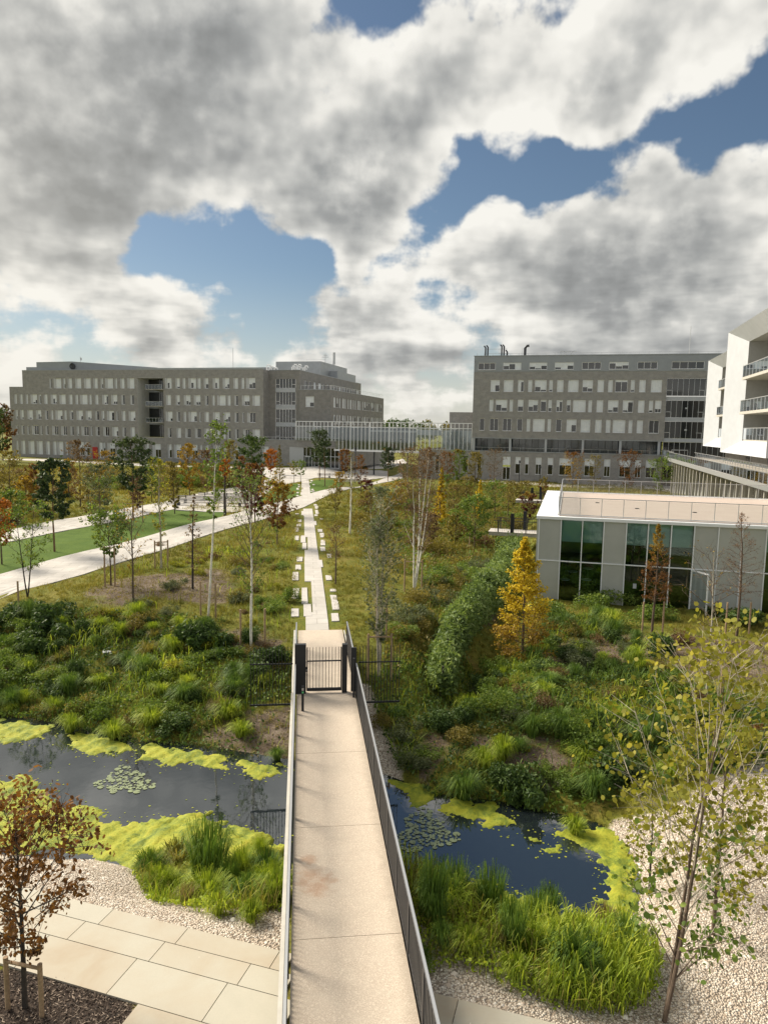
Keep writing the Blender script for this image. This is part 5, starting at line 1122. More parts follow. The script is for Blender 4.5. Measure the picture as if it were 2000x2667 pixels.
T(1236, 1272, 1180, 42, 'narrow dark olive tree left of the leafless grey one', kind='up', base=.12, leaf='lf_olive', nb=32, lf=10, lsize=.2)
T(1284, 1280, 1178, 62, 'grey brown nearly bare round tree before the brick wall by the white door', kind='round', base=.22, leaf='lf_brown', nb=34, lf=3.5, lsize=.15)
T(1376, 1356, 1292, 46, 'maroon leaved bush leaning over the ditch between the two small footbridges', kind='round', base=.05, leaf='lf_maroon', leaf2='lf_ochre', leaf2_from=.8, nb=26, lf=11, lsize=.15, cat='shrub', name='shrub')
T(1414, 1300, 1246, 30, 'small orange green tree beside the farther ditch footbridge', kind='up', base=.1, leaf='lf_rust', leaf2='lf_olive', leaf2_from=.6, nb=22, lf=9, lsize=.16)
T(1365, 1306, 1258, 40, 'leafy light green young tree at the left end of the farther ditch footbridge', kind='round', base=.3, leaf='lf_olive', nb=22, lf=6, lsize=.15)
T(1490, 1272, 1182, 62, 'feathery orange brown tree before the right building, left one of the pair', kind='up', base=.1, leaf='lf_ochre', leaf2='lf_rust', leaf2_from=.7, nb=36, lf=6, lsize=.2)
T(1545, 1274, 1190, 44, 'thin olive orange tree between the two feathery trees', kind='up', base=.1, leaf='lf_olive', nb=26, lf=4, lsize=.2)
T(1637, 1274, 1180, 66, 'feathery rust brown tree before the right building, right one of the pair', kind='up', base=.1, leaf='lf_rust', nb=36, lf=6, lsize=.2)
T(1718, 1290, 1200, 60, 'green leafed tree before the dark glazed bay by the raised walkway', kind='round', base=.15, leaf='lf_green', nb=30, lf=8, lsize=.2)
# background row beyond the upper path, left
LEFTROW = [(28, 1330, 1178, 80, 'lf_olive', 'wide yellow green tree at the far left beyond the upper path'), (70, 1345, 1245, 60, 'lf_ochre', 'low yellow green tree left of the lawn pine'), (88, 1322, 1212, 44, 'lf_rust', 'thin orange brown tree just left of the lawn pine'),
           (34, 1365, 1285, 70, 'lf_green', 'low grey green bush tree at the far end of the upper path, left edge'), (210, 1322, 1152, 78, 'lf_brown', 'tall yellow brown tree before the white ground floor windows'), (180, 1300, 1200, 50, 'lf_ochre', 'small ochre tree close behind the lawn pine'),
           (275, 1268, 1180, 56, 'lf_ochre', 'small brownish yellow tree left of the tallest pine'), (232, 1352, 1240, 60, 'lf_olive', 'leafy yellow olive tree beyond the upper path between the two pines'), (395, 1308, 1195, 52, 'lf_green', 'grey green bush tree right of the tallest pine'),
           (445, 1300, 1205, 44, 'lf_olive', 'thin olive tree right of the pale birch before the building'), (540, 1288, 1175, 50, 'lf_brown', 'brown twiggy tree left of the dark trunk with the orange tuft'), (630, 1300, 1190, 40, 'lf_rust', 'rust brown tree half hidden by the large dark evergreen'),
           (455, 1338, 1222, 40, 'lf_olive', 'thin tree with yellowing leaves at the plaza corner'), (360, 1332, 1240, 40, 'lf_brown', 'small brown tree under the tallest pine')]
for (x, yb, yt, w_, lf_, lab_) in LEFTROW:
    T(x, yb, yt, w_, lab_, kind='up', base=.1, leaf=lf_, nb=34, lf=7.5, lsize=.17, group='trees between the upper path and the left building')
MIDROW = [(965, 1352, 1285, 66, 'lf_olive', 'low yellow olive tree behind the tall grey green tree'), (1030, 1335, 1262, 70, 'lf_ochre', 'straw yellow bushy tree left of the white birches'), (1010, 1392, 1315, 60, 'lf_olive', 'olive bush right of the tall grey green tree'),
          (1180, 1345, 1268, 50, 'lf_olive', 'yellow olive tree right of the narrow orange one'), (1118, 1430, 1345, 60, 'lf_brown', 'brown bushy tree behind the white birch trunks'), (1185, 1420, 1345, 56, 'lf_olive', 'soft yellow green bush left of the broad green tree'),
          (1160, 1300, 1240, 40, 'lf_green', 'green sapling behind the narrow orange tree'), (1215, 1300, 1248, 40, 'lf_olive', 'light olive sapling behind the small golden tree'), (1335, 1320, 1262, 44, 'lf_olive', 'yellow olive sapling before the right building path'),
          (960, 1318, 1255, 30, 'lf_maroon', 'small maroon tree by the plaza right of the path')]
for (x, yb, yt, w_, lf_, lab_) in MIDROW:
    T(x, yb, yt, w_, lab_, kind='round', base=.12, leaf=lf_, nb=30, lf=8, lsize=.15, group='young trees right of the straight path')
# ---- right foreground
ch = T(1360, 1718, 1404, 185, 'golden yellow conical larch glowing between the hedge and the pavilion', kind='cone', base=.02, nb=80, tw=12, lf=13, leaf='lf_ochre', leaf2='lf_gold', leaf2_from=.30, lsize=.095, elev=(45, 0), spread=.16, flat=.3, seed=9)
T(1697, 1657, 1362, 96, 'rust orange larch tied between two stakes before the pavilion', kind='cone', base=.30, nb=52, tw=9, lf=8.5, leaf='lf_rust', leaf2='lf_ochre', leaf2_from=.7, lsize=.065, elev=(45, 5))
T(1918, 1657, 1334, 150, 'bare conical larch with fine brown twigs before the pale pavilion panels', kind='cone', base=.30, nb=60, tw=10, lf=1.6, leaf='lf_rust', bark='bark_brown', lsize=.05, elev=(50, 5))
T(1838, 1828, 1440, 170, 'thin pale sapling with wispy bare twigs tied to a stake on the right', kind='up', base=.42, nb=26, tw=6, lf=.9, leaf='lf_ochre', bark='bark_pale', lsize=.06, elev=(50, 25), rt=.045)
stakes([(1671, 1662), (1724, 1660)], 'pair of timber stakes on either side of the rust orange larch', False, 1.85)
stakes([(1888, 1662), (1949, 1662)], 'pair of timber stakes on either side of the bare larch', False, 1.85)
stakes([(1875, 1840)], 'single stout timber stake beside the pale wispy sapling', False, 1.9)
stakes([(958, 1772), (1018, 1772)], 'timber stake frame round the tall grey green tree by the gate', True, 1.9)
stakes([(1053, 1541), (1098, 1541)], 'timber stake frame round the white forking birch', True, 1.9)
stakes([(274, 1530), (300, 1528)], 'timber stake frame at the grey green tree beside the near path', True, 2.3)
stakes([(404, 1482), (438, 1480)], 'timber stake frame round the pale birch beside the near path', True, 1.8)
stakes([(325, 1362), (372, 1360)], 'timber stake frame under the tallest pine', True, 1.9)
stakes([(50, 1612)], 'lone leaning timber stake under the forking tree on the far left', False, 1.9)
stakes([(523, 1604), (562, 1610)], 'pair of timber stakes at the foot of the tall leaning birch', False, 1.7)
stakes([(627, 1686), (690, 1684)], 'pair of timber stakes at the foot of the thin birch by the gate', False, 1.7)
stakes([(980, 1668), (1006, 1668)], 'pair of thin stakes behind the tall grey green tree', False, 1.9)
stakes([(1222, 1434), (1262, 1430)], 'pair of stakes under the broad green bushy tree', False, 1.5)
stakes([(1164, 1322), (1188, 1322)], 'low pale stake frame behind the narrow orange tree', True, 1.1)
# ---- hedge along the ditch
hc = [(5.5, 27.0, .28), (6.3, 30, .42), (7.1, 32.2, .50), (8.25, 35, .58), (9.6, 38, .66), (11.3, 42, .74), (13.1, 46, .8), (15.0, 50.2, .9), (16.6, 54.2, 1.0), (17.7, 57.6, 1.1)]
root = empty('hedge', (10, 42, -.8), label='long clipped light green hedge running diagonally beside the dark ditch', cat='hedge')
P = []; NZ = []
r2 = np.random.default_rng(3)
for (a, c) in zip(hc[:-1], hc[1:]):
    L_ = math.dist(a[:2], c[:2]); n = int(L_*4200)
    t_ = r2.random(n); x = a[0]+(c[0]-a[0])*t_; y = a[1]+(c[1]-a[1])*t_; r_ = (a[2]+(c[2]-a[2])*t_)*(1+.10*np.sin(y*2.0+1)+.10*np.sin(y*4.3)+.08*np.sin(y*8.7))
    th = r2.uniform(-.25, math.pi+.25, n); q1 = r2.random(n)**.35*(1+.22*np.sin(y*3.1+th*4)*np.sin(th*5+y*1.7))
    dx_, dy_ = (c[1]-a[1])/L_, -(c[0]-a[0])/L_
    cx = np.cos(th)*r_*q1; cz = np.sin(th)*r_*1.7*q1
    jx = r2.normal(0, .17, (n, 3))
    X_ = x+dx_*cx+jx[:, 0]; Y_ = y+dy_*cx+jx[:, 1]; Z_ = h(x, y)+.35+cz+jx[:, 2]; P.append(np.stack([X_, Y_, Z_], 1))
P = np.concatenate(P)
V, F = quads(P-np.array([10, 42, -.8]), .085, elong=2.8); mkmesh('foliage', V, F, 'lf_hedge', root, tone=np.clip(r2.normal(.5, .28, len(P)), 0, 1))
b = MB()
for (x, y, r_) in hc: z = float(h(x, y)); b.tube([(x-10, y-42, z+.8-.1), (x-10+.1, y-42, z+.8+1.2)], .05, 5)
b.build('trunk', 'bark_dark', root)
# ---- bottom left hornbeam and its frame
p = (-4.72, 11.75, -1.05)
hb_ = tree(p, 3.15, 2.5, kind='round', base=.33, nb=38, tw=9, lf=10, leaf='lf_brown', leaf2='lf_rust', leaf2_from=.35, bark='bark_dark', twig='bark_dark', hexa=True, lel=1.8, lsize=.048, elev=(62, 18), seed=12, rt=.045, name='tree', label='rust orange hornbeam with hanging dry leaves in the bark mulch bed, bottom left')
def wstake(pts, bars, label):
    o = empty('tree_stake_frame', (pts[0][0], pts[0][1], -1.), label=label, cat='tree stakes', group='timber tree stakes')
    for (x, y, hh_) in pts: b = MB(); b.tube([(x-pts[0][0], y-pts[0][1], -.05), (x-pts[0][0], y-pts[0][1], hh_)], .042, 9); b.build('stake', 'stake_wood', o)
    for (i, j, zz_) in bars:
        a, c = pts[i], pts[j]; b = MB(); b.tube([(a[0]-pts[0][0], a[1]-pts[0][1], zz_), (c[0]-pts[0][0], c[1]-pts[0][1], zz_)], .03, 7); b.build('crossbar', 'stake_wood', o)
wstake([(-4.98, 11.72, .98), (-4.35, 11.50, .98)], [(0, 1, .90)], 'thick timber stake frame round the hornbeam in the mulch bed, bottom left')
# ---- bottom right poplars
tree((6.35, 10.75, -1.45), 6.35, 2.9, kind='vase', base=.12, nb=40, tw=7, lf=8.5, leaf='lf_green', leaf2='lf_poplar', leaf2_from=.34, bark='bark_brown', lsize=.085, lel=1.1, hexa=True, twig='bark_pale', elev=(75, 42), stems=2, seed=21, rt=.058, lean=(.35, -.1), spread=.2, label='tall young poplar with round yellow green leaves rising from the gravel, bottom right')
tree((8.6, 12.9, -1.45), 4.0, 3.0, kind='vase', base=.18, nb=24, tw=6, lf=12, leaf='lf_poplar', bark='bark_brown', lel=1.1, hexa=True, lsize=.08, elev=(60, 30), seed=5, rt=.04, label='smaller poplar with sparse yellow green leaves cut by the right edge of the view')
p = G(1690, 2330)
tree(p, 2.3, 1.7, kind='vase', base=.15, nb=20, tw=6, lf=8, leaf='lf_poplar', bark='bark_dark', hexa=True, lel=1.1, lsize=.055, elev=(60, 35), seed=6, rt=.025, label='short leafy sapling on the gravel between the tall poplar and the pond')
# ------------------------------------------------------------------ grasses, shrubs, ground cover
def blades(n, H, spread, wid, arch=.6, base_r=.12, r=None, curl=1.):
    r = r or rng
    az = r.uniform(0, 2*math.pi, n); br_ = base_r*np.sqrt(r.random(n)); ang = az+r.normal(0, .5, n)
    hh_ = H*r.uniform(.55, 1.08, n); out_ = spread*r.uniform(.15, 1.1, n); w_ = wid*r.uniform(.6, 1.3, n)
    b0 = np.stack([br_*np.cos(az), br_*np.sin(az), np.zeros(n)], 1); d = np.stack([np.cos(ang), np.sin(ang), np.zeros(n)], 1); s = np.stack([-np.sin(ang), np.cos(ang), np.zeros(n)], 1)
    up = np.array([0, 0, 1.])
    drop = arch*out_/max(spread, .01)
    P = [b0-up*.05, b0+d*(out_*.22)[:, None]+up*(hh_*.55)[:, None], b0+d*(out_*.62)[:, None]+up*(hh_*(1-.12*drop))[:, None], b0+d*out_[:, None]+up*(hh_*(1-.55*drop*curl))[:, None]]
    W_ = [w_, w_*.9, w_*.6]
    V = []; 
    for i in range(3): V += [P[i]-s*W_[i][:, None]*.5, P[i]+s*W_[i][:, None]*.5]
    V.append(P[3]); V = np.stack(V, 1)
    idx = np.arange(n)[:, None]*7
    F4 = np.concatenate([idx+np.array([0, 1, 3, 2]), idx+np.array([2, 3, 5, 4]), idx+np.array([4, 5, 6, 6])])
    return V.reshape(-1, 3), F4
def bl_mesh(V, F):      # drop the repeated vertex of tips
    return [tuple(f) if f[2] != f[3] else tuple(f[:3]) for f in F.tolist()]
def tuss(name, mats_, n, H, spread, wid, **k):
    V, F = blades(n, H, spread, wid, **k); Fl = bl_mesh(V, F); t_ = np.clip(rng.normal(.5, .25, n), 0, 1)
    o = mkmesh('grass_tussock', V, Fl, mats_, tone=np.tile(t_, 3)); return o
protos = {
 'bright': tuss('b', 'gr_bright', 460, .72, .62, .020, arch=.8), 'bright2': tuss('b', 'gr_bright', 380, .55, .5, .022, arch=.9), 'dark': tuss('d', 'gr_dark', 520, .85, .62, .018, arch=.75),
 'dark2': tuss('d', 'gr_dark', 420, .6, .6, .02, arch=.9), 'reed': tuss('r', 'gr_dark', 420, 1.1, .28, .014, arch=.3, base_r=.22), 'straw': tuss('s', 'gr_straw', 300, .6, .4, .012, arch=.6), 'mead': tuss('m', 'gr_meadow', 260, .45, .35, .016, arch=.6)}
for o in protos.values(): C.objects.unlink(o)
def shrub_mesh(leaf, n, R1, H, ls, seed, elong=1.6):
    r = np.random.default_rng(seed); nb_ = 9
    C_ = np.stack([r.normal(0, R1*.45, nb_), r.normal(0, R1*.45, nb_), r.uniform(.25, .75, nb_)*H], 1); Rr = r.uniform(.3, .55, nb_)*R1
    k = r.integers(0, nb_, n); d = r.normal(size=(n, 3)); d /= np.linalg.norm(d, axis=1)[:, None]
    P = C_[k]+d*(Rr[k]*r.random(n)**.28)[:, None]*np.array([1, 1, .8]); P += r.normal(0, .03, P.shape); P = P[P[:, 2] > -.02]
    V, F = quads(P, ls, elong=elong); o = mkmesh('shrub', V, F, leaf, tone=np.clip(r.normal(.5, .28, len(P)), 0, 1)); C.objects.unlink(o); return o
shr = {'dark': [shrub_mesh('lf_dark', 2600, .75, .8, .055, 1, 2.2), shrub_mesh('lf_dark', 2600, .8, .65, .06, 2, 2.6)], 'green': [shrub_mesh('lf_green', 2400, .7, .7, .045, 3), shrub_mesh('lf_green', 2400, .8, .6, .05, 4)],
       'grey': [shrub_mesh('lf_grey', 2400, .7, .7, .04, 5)], 'olive': [shrub_mesh('lf_olive', 2200, .7, .6, .04, 6)], 'brown': [shrub_mesh('lf_brown', 1800, .6, .5, .035, 7)], 'lime': [shrub_mesh('lf_lime', 2000, .6, .5, .04, 8)], 'rust': [shrub_mesh('lf_rust', 1800, .6, .5, .04, 9)]}
def put(proto, name, x, y, s, label, cat, group, sz=None, z=None):
    o = proto.copy(); o.name = name; C.objects.link(o); o.location = (x, y, (float(h(x, y)) if z is None else z)-.03)
    o.rotation_euler = (0, 0, rng.uniform(0, 6.28)); o.scale = (s*rng.uniform(.8, 1.2), s*rng.uniform(.8, 1.2), sz or s*rng.uniform(.7, 1.25)); o.rotation_euler = (rng.normal(0, .09), rng.normal(0, .09), rng.uniform(0, 6.28)); return tag(o, label, cat, group)
def tus(kind, x, y, s, label=None, group=None, z=None, sz=None):
    return put(protos[kind], 'grass_tussock', x, y, s, label, 'ornamental grass', group, z=z, sz=sz)
NAMED = [  # (displayed px x, y of base, width px, kind, label)
 (150, 1580, 95, 'bright', 'broad bright grass clump at the far pond bank, far left'), (245, 1592, 90, 'bright', 'bright arching grass clump on the pond edge between two floating algae mats'), (325, 1568, 100, 'bright', 'largest yellow green grass clump on the left far bank'),
 (215, 1480, 80, 'bright2', 'bright grass clump in the middle of the left bed'), (345, 1500, 70, 'bright2', 'bright grass clump left of the white ground box'), (517, 1590, 80, 'bright', 'tall bright grass clump on bare mulch left of the bridge'),
 (400, 1512, 100, 'dark', 'dark rounded sedge in the left bed above the bright clumps'), (480, 1540, 80, 'straw', 'dry brownish grass left of the bright clump near the bridge'), (28, 1525, 80, 'dark', 'dark sedge clump at the left edge of the view'), (600, 1640, 52, 'dark', 'dark low sedge right beside the bridge on the left far bank'),
 (60, 1450, 70, 'bright2', 'bright grass clump near the left edge in the planted bed'), (20, 1420, 70, 'dark2', 'dark arching grass clump at the left edge, higher up'), (130, 1430, 60, 'mead', 'olive grass clump high in the left bed'),
 (345, 1925, 110, 'bright', 'bright grass clump at the left tip of the near reed island'), (450, 1900, 120, 'reed', 'tall dark upright reed tuft in the middle of the near left island'), (470, 1975, 90, 'bright2', 'spiky bright grass clump at the gravel edge, left one of two'), (541, 1990, 85, 'bright2', 'spiky bright grass clump at the gravel edge nearest the bridge'),
 (585, 1940, 90, 'dark', 'dark grass mass between the near island and the bridge'), (400, 1955, 70, 'straw', 'pale straw grass fringe at the front of the near left island'), (525, 1895, 120, 'bright', 'wide green grass clump right of the tall reed tuft'), (390, 1870, 120, 'mead', 'soft yellow green grass behind the tall reed tuft'), (560, 1850, 80, 'bright', 'green grass clump at the back of the near island beside the bridge'), (495, 1940, 70, 'reed', 'dark reed stems behind the two spiky clumps'), (440, 1950, 60, 'straw', 'second straw coloured fringe at the front of the near left island'),
 (1000, 1725, 150, 'dark', 'very large dark green sedge on the right far bank by the algae'), (1045, 1660, 110, 'bright', 'yellow green grass mound behind the very large sedge'), (1240, 1800, 95, 'bright', 'long leaved bright grass at the right end of the pond'), (1275, 1720, 120, 'dark', 'large green sedge above the right end of the pond'),
 (1150, 1590, 100, 'dark', 'dark sedge in the middle of the right bed'), (1210, 1560, 90, 'dark2', 'deep green arching grass in the right bed'), (1330, 1560, 120, 'bright', 'broad bright grass mound in the upper right bed'), (1385, 1610, 110, 'dark', 'dark arching grass mound behind the tall poplar'), (1120, 1620, 80, 'dark2', 'dark grass left of the dry patch in the right bed'), (1260, 1640, 100, 'bright2', 'green grass clump right of the dry patch'),
 (1510, 1640, 120, 'dark', 'dark grass mound near the gravel at the right'), (1600, 1640, 120, 'dark', 'dark grass mound by the gravel near the right edge of the view'), (1450, 1680, 90, 'bright', 'green grass clump at the top edge of the gravel slope'),
 (925, 1990, 100, 'reed', 'dark upright reeds on the near right island beside the bridge'), (985, 1965, 100, 'reed', 'tall brownish reeds in the near right island'), (1060, 1990, 110, 'reed', 'upright reeds in the middle of the near right island'), (1010, 2060, 110, 'bright', 'bright grass clump at the front of the near right island'), (1110, 2110, 100, 'bright2', 'spiky bright clump at the gravel edge, right of the bridge'), (1155, 2050, 110, 'bright', 'tall bright grass on the near right island towards the pond'),
 (1210, 2100, 110, 'bright2', 'yellowish grass clump at the right of the near right island'), (1250, 2150, 110, 'bright2', 'leafy bright clump at the right front of the near right island'), (960, 2050, 90, 'dark', 'dark grass clump beside the bridge rail on the right'), (905, 2085, 80, 'dark2', 'low dark clump between the bridge rail and the gravel'), (1090, 2040, 80, 'straw', 'straw coloured grass in the near right island'), (1290, 2090, 90, 'bright2', 'bright clump between the gravel slope and the near right island'), (1330, 2030, 70, 'mead', 'soft low grass on the algae edge of the gravel slope')]
KH = dict(bright=.62, bright2=.5, dark=.62, dark2=.6, reed=.35, straw=.4, mead=.35)
for (x, y, w_, kd, lab_) in NAMED:
    p = G(x, y, q)
    if p[2] < WZ+.02: p = (*atz(x*q, y*q, WZ+.02), WZ)
    s = w_*q*mpp(p)/2/KH[kd]*.85; s = min(max(s, .6), 2.6)
    tus(kd, p[0], p[1], s, lab_, 'grass clumps round the pond', z=p[2], sz=s*(.92 if y > 1800 else .72)*(1.15 if s < 1.2 else .9))
# filler planting
BEDL = [G(x, y, q)[:2] for x, y in [(-40, 1345), (120, 1330), (260, 1330), (420, 1345), (560, 1400), (625, 1420), (630, 1560), (620, 1640), (400, 1612), (250, 1600), (110, 1560), (-40, 1545)]]
BEDR = [G(x, y, q)[:2] for x, y in [(800, 1480), (900, 1420), (900, 1520), (1010, 1440), (1060, 1480), (1170, 1400), (1180, 1330), (1300, 1330), (1420, 1400), (1460, 1470), (1659, 1540), (1700, 1640), (1500, 1680), (1330, 1740), (1280, 1760), (1100, 1735), (940, 1715), (860, 1640)]]
BEDM = [G(x, y, q)[:2] for x, y in [(870, 1340), (960, 1240), (1060, 1230), (1020, 1300), (940, 1400), (900, 1440), (830, 1470)]]
NEARL = [G(x, y, q)[:2] for x, y in [(300, 1880), (380, 1800), (470, 1790), (612, 1830), (612, 1975), (480, 1975), (350, 1950)]]
NEARR = [G(x, y, q)[:2] for x, y in [(880, 1900), (1000, 1930), (1150, 1985), (1240, 2010), (1345, 1985), (1400, 2060), (1390, 2150), (1290, 2195), (1120, 2130), (980, 2070), (900, 2090)]]
def inpoly(n, poly, excl=.0):
    P_ = np.array(poly); out = np.zeros((0, 2))
    while len(out) < n:
        c = rng.uniform(P_.min(0), P_.max(0), (n*3, 2)); c = c[sdf(c[:, 0], c[:, 1], poly) < -excl]
        hd = seg(c[:, 0], c[:, 1], [(a[0], a[1]) for a in hc]); c = c[hd > 1.3]
        pd = sdf(c[:, 0], c[:, 1], POND); c = c[(pd > .2) & (np.abs(c[:, 0]-.8) > 1.6)]
        dt = np.full(len(c), 9.)
        for P2_, w_ in DIRT:
            if w_ >= 1: dt = np.minimum(dt, sdf(c[:, 0], c[:, 1], P2_))
        c = c[(dt > .1) | (rng.random(len(c)) < .12)]; out = np.concatenate([out, c])
    return out[:n]
FILL = []
for nm, poly, n, mixk in (('left', BEDL, 105, ['dark', 'green', 'green', 'dark', 'olive', 'green', 'brown', 'grey', 'olive', 'lime']), ('right', BEDR, 150, ['dark', 'green', 'green', 'grey', 'dark', 'olive', 'green', 'brown', 'green'])):
    for i, (x, y) in enumerate(inpoly(n, poly)):
        if i % 5 < 2:
            kd = random.choice(['bright2', 'dark2', 'dark', 'mead', 'bright'])
            FILL.append((tus(kd, x, y, rng.uniform(.5, 1.35), None, f'grass tufts filling the {nm} bed'), {'bright2': 'small bright grass tuft', 'bright': 'tall bright grass tuft', 'dark2': 'small dark grass tuft', 'dark': 'tall dark sedge tuft', 'mead': 'olive meadow grass tuft'}[kd]))
        else:
            kd = random.choice(mixk); FILL.append((put(random.choice(shr[kd]), 'shrub', x, y, rng.uniform(.55, 1.1), None, 'shrub', f'shrubs filling the {nm} bed'), {'dark': 'low dark leafy shrub', 'green': 'low mid green shrub', 'grey': 'low grey green shrub', 'olive': 'low olive shrub', 'brown': 'dry brown shrub', 'lime': 'lime green shrub'}[kd]))
for i, (x, y) in enumerate(inpoly(46, BEDM)):
    kd = ['green', 'grey', 'olive'][i % 3]; FILL.append((put(random.choice(shr[kd]), 'shrub', x, y, rng.uniform(.8, 1.5), None, 'shrub', 'shrubs between the path and the hedge'), {'green': 'soft green shrub', 'grey': 'grey green shrub', 'olive': 'olive shrub'}[kd]))
for nm_, poly, n in (('left', NEARL, 16), ('right', NEARR, 26)):
    P_ = np.array(poly); c_ = rng.uniform(P_.min(0), P_.max(0), (400, 2)); c_ = c_[sdf(c_[:, 0], c_[:, 1], poly) < -.15]; c_ = c_[h(c_[:, 0], c_[:, 1]) > WZ-.15][:n]
    for i, (x, y) in enumerate(c_):
        kd = ['bright', 'bright2', 'bright', 'dark', 'reed', 'straw'][i % 6] if nm_ == 'right' else ['bright', 'bright', 'bright2', 'dark', 'mead'][i % 5]; s_ = rng.uniform(.75, 1.1)
        FILL.append((tus(kd, x, y, s_, None, f'grass tufts on the near {nm_} island', z=max(float(h(x, y)), WZ), sz=s_*.9), {'bright': 'tall bright grass', 'bright2': 'short bright grass', 'dark': 'dark sedge', 'reed': 'upright reed tuft', 'straw': 'straw coloured tuft', 'mead': 'olive grass tuft'}[kd]))
BEDF = [G(x, y)[:2] for x, y in [(930, 1330), (1060, 1270), (1290, 1275), (1370, 1340), (1300, 1420), (1130, 1520), (1010, 1480), (930, 1420)]]
for i, (x, y) in enumerate(inpoly(44, BEDF)):
    kd = ['olive', 'green', 'brown', 'olive'][i % 4]; FILL.append((put(random.choice(shr[kd]), 'shrub', x, y, rng.uniform(1.3, 2.4), None, 'shrub', 'shrubs among the young trees on the right'), {'green': 'tall green bush', 'olive': 'tall yellow olive bush', 'brown': 'tall brown bush'}[kd]))
BEDJ = [G(x, y)[:2] for x, y in [(230, 1540), (420, 1480), (600, 1430), (700, 1400), (750, 1480), (740, 1620), (560, 1640), (300, 1610)]]
for i, (x, y) in enumerate(inpoly(30, BEDJ)):
    kd = ['olive', 'green', 'lime', 'brown', 'grey'][i % 5]; FILL.append((put(random.choice(shr[kd]), 'shrub', x, y, rng.uniform(.45, 1.0), None, 'shrub', 'small shrubs in the meadow left of the straight path'), {'green': 'small green shrub', 'olive': 'small olive shrub', 'brown': 'small brown shrub', 'lime': 'small lime plant', 'grey': 'small grey green shrub'}[kd]))
BEDG = [G(x, y)[:2] for x, y in [(0, 1225), (300, 1228), (600, 1232), (640, 1262), (480, 1285), (300, 1315), (0, 1370)]]
for i, (x, y) in enumerate(inpoly(46, BEDG)):
    kd = ['olive', 'brown', 'green', 'olive'][i % 4]; FILL.append((put(random.choice(shr[kd]), 'shrub', x, y, rng.uniform(1.6, 3.2), None, 'shrub', 'bushes between the upper path and the left building'), {'green': 'far green bush', 'olive': 'far yellow olive bush', 'brown': 'far brown bush'}[kd]))
SP = [(378, 1272, 60, 'grey', 'low blue green cushion shrub on bare soil left of centre'), (300, 1310, 60, 'lime', 'pale lime leafed patch plant left of the tall leaning birch'), (255, 1330, 60, 'lime', 'second pale lime patch plant, lower left'), (420, 1240, 50, 'lime', 'pale lime plant behind the blue green cushion'), (385, 1225, 50, 'lime', 'pale lime plant at the foot of the pale birch'), (430, 1395, 120, 'dark', 'large glossy dark leaved shrub left of the thin birch'), (380, 1440, 80, 'lime', 'yellowing leafy shrub below the glossy dark one'), (30, 1340, 90, 'dark', 'big dark shrub at the left edge near the path'), (115, 1360, 120, 'dark', 'wide dark shrub left of the lime plants'),
      (240, 1340, 70, 'olive', 'twiggy yellowing bush below the bare tree'), (590, 1430, 90, 'dark', 'dark shrub mass behind the barred fence left of the gate'), (570, 1400, 50, 'brown', 'dry tan bush left of the gate'), (850, 1095, 60, 'dark', 'low dark juniper patch right of the path'), (345, 1180, 40, 'brown', 'low brown cushion in the meadow'), (1130, 1620, 60, 'lime', 'yellow green perennial on the dry patch, right bed'), (1040, 1500, 60, 'grey', 'grey leaved shrub with pale flowers in the right bed'), (905, 1640, 70, 'green', 'green shrub between the gravel strip and the large sedge'),
      (1390, 1340, 100, 'green', 'green shrub row end before the pavilion'), (1300, 1310, 110, 'green', 'green shrub before the first dark glazed bay'), (1210, 1330, 90, 'green', 'green shrub beside the golden larch'), (1590, 1345, 90, 'dark', 'dark shrub before the right pavilion panels'), (1430, 1540, 60, 'rust', 'rust red shrub behind the tall poplar'), (1650, 1590, 80, 'rust', 'rust red shrub at the right edge of the view'), (1470, 1390, 100, 'brown', 'dry brown perennials before the pavilion door'), (1250, 1440, 110, 'grey', 'grey green shrub on the dry slope below the larch')]
for (x, y, w_, kd, lab_) in SP:
    p = G(x, y, q); s = w_*q*mpp(p)/1.5; put(random.choice(shr[kd]), 'shrub', p[0], p[1], s, lab_, 'shrub', None, sz=s*.8)
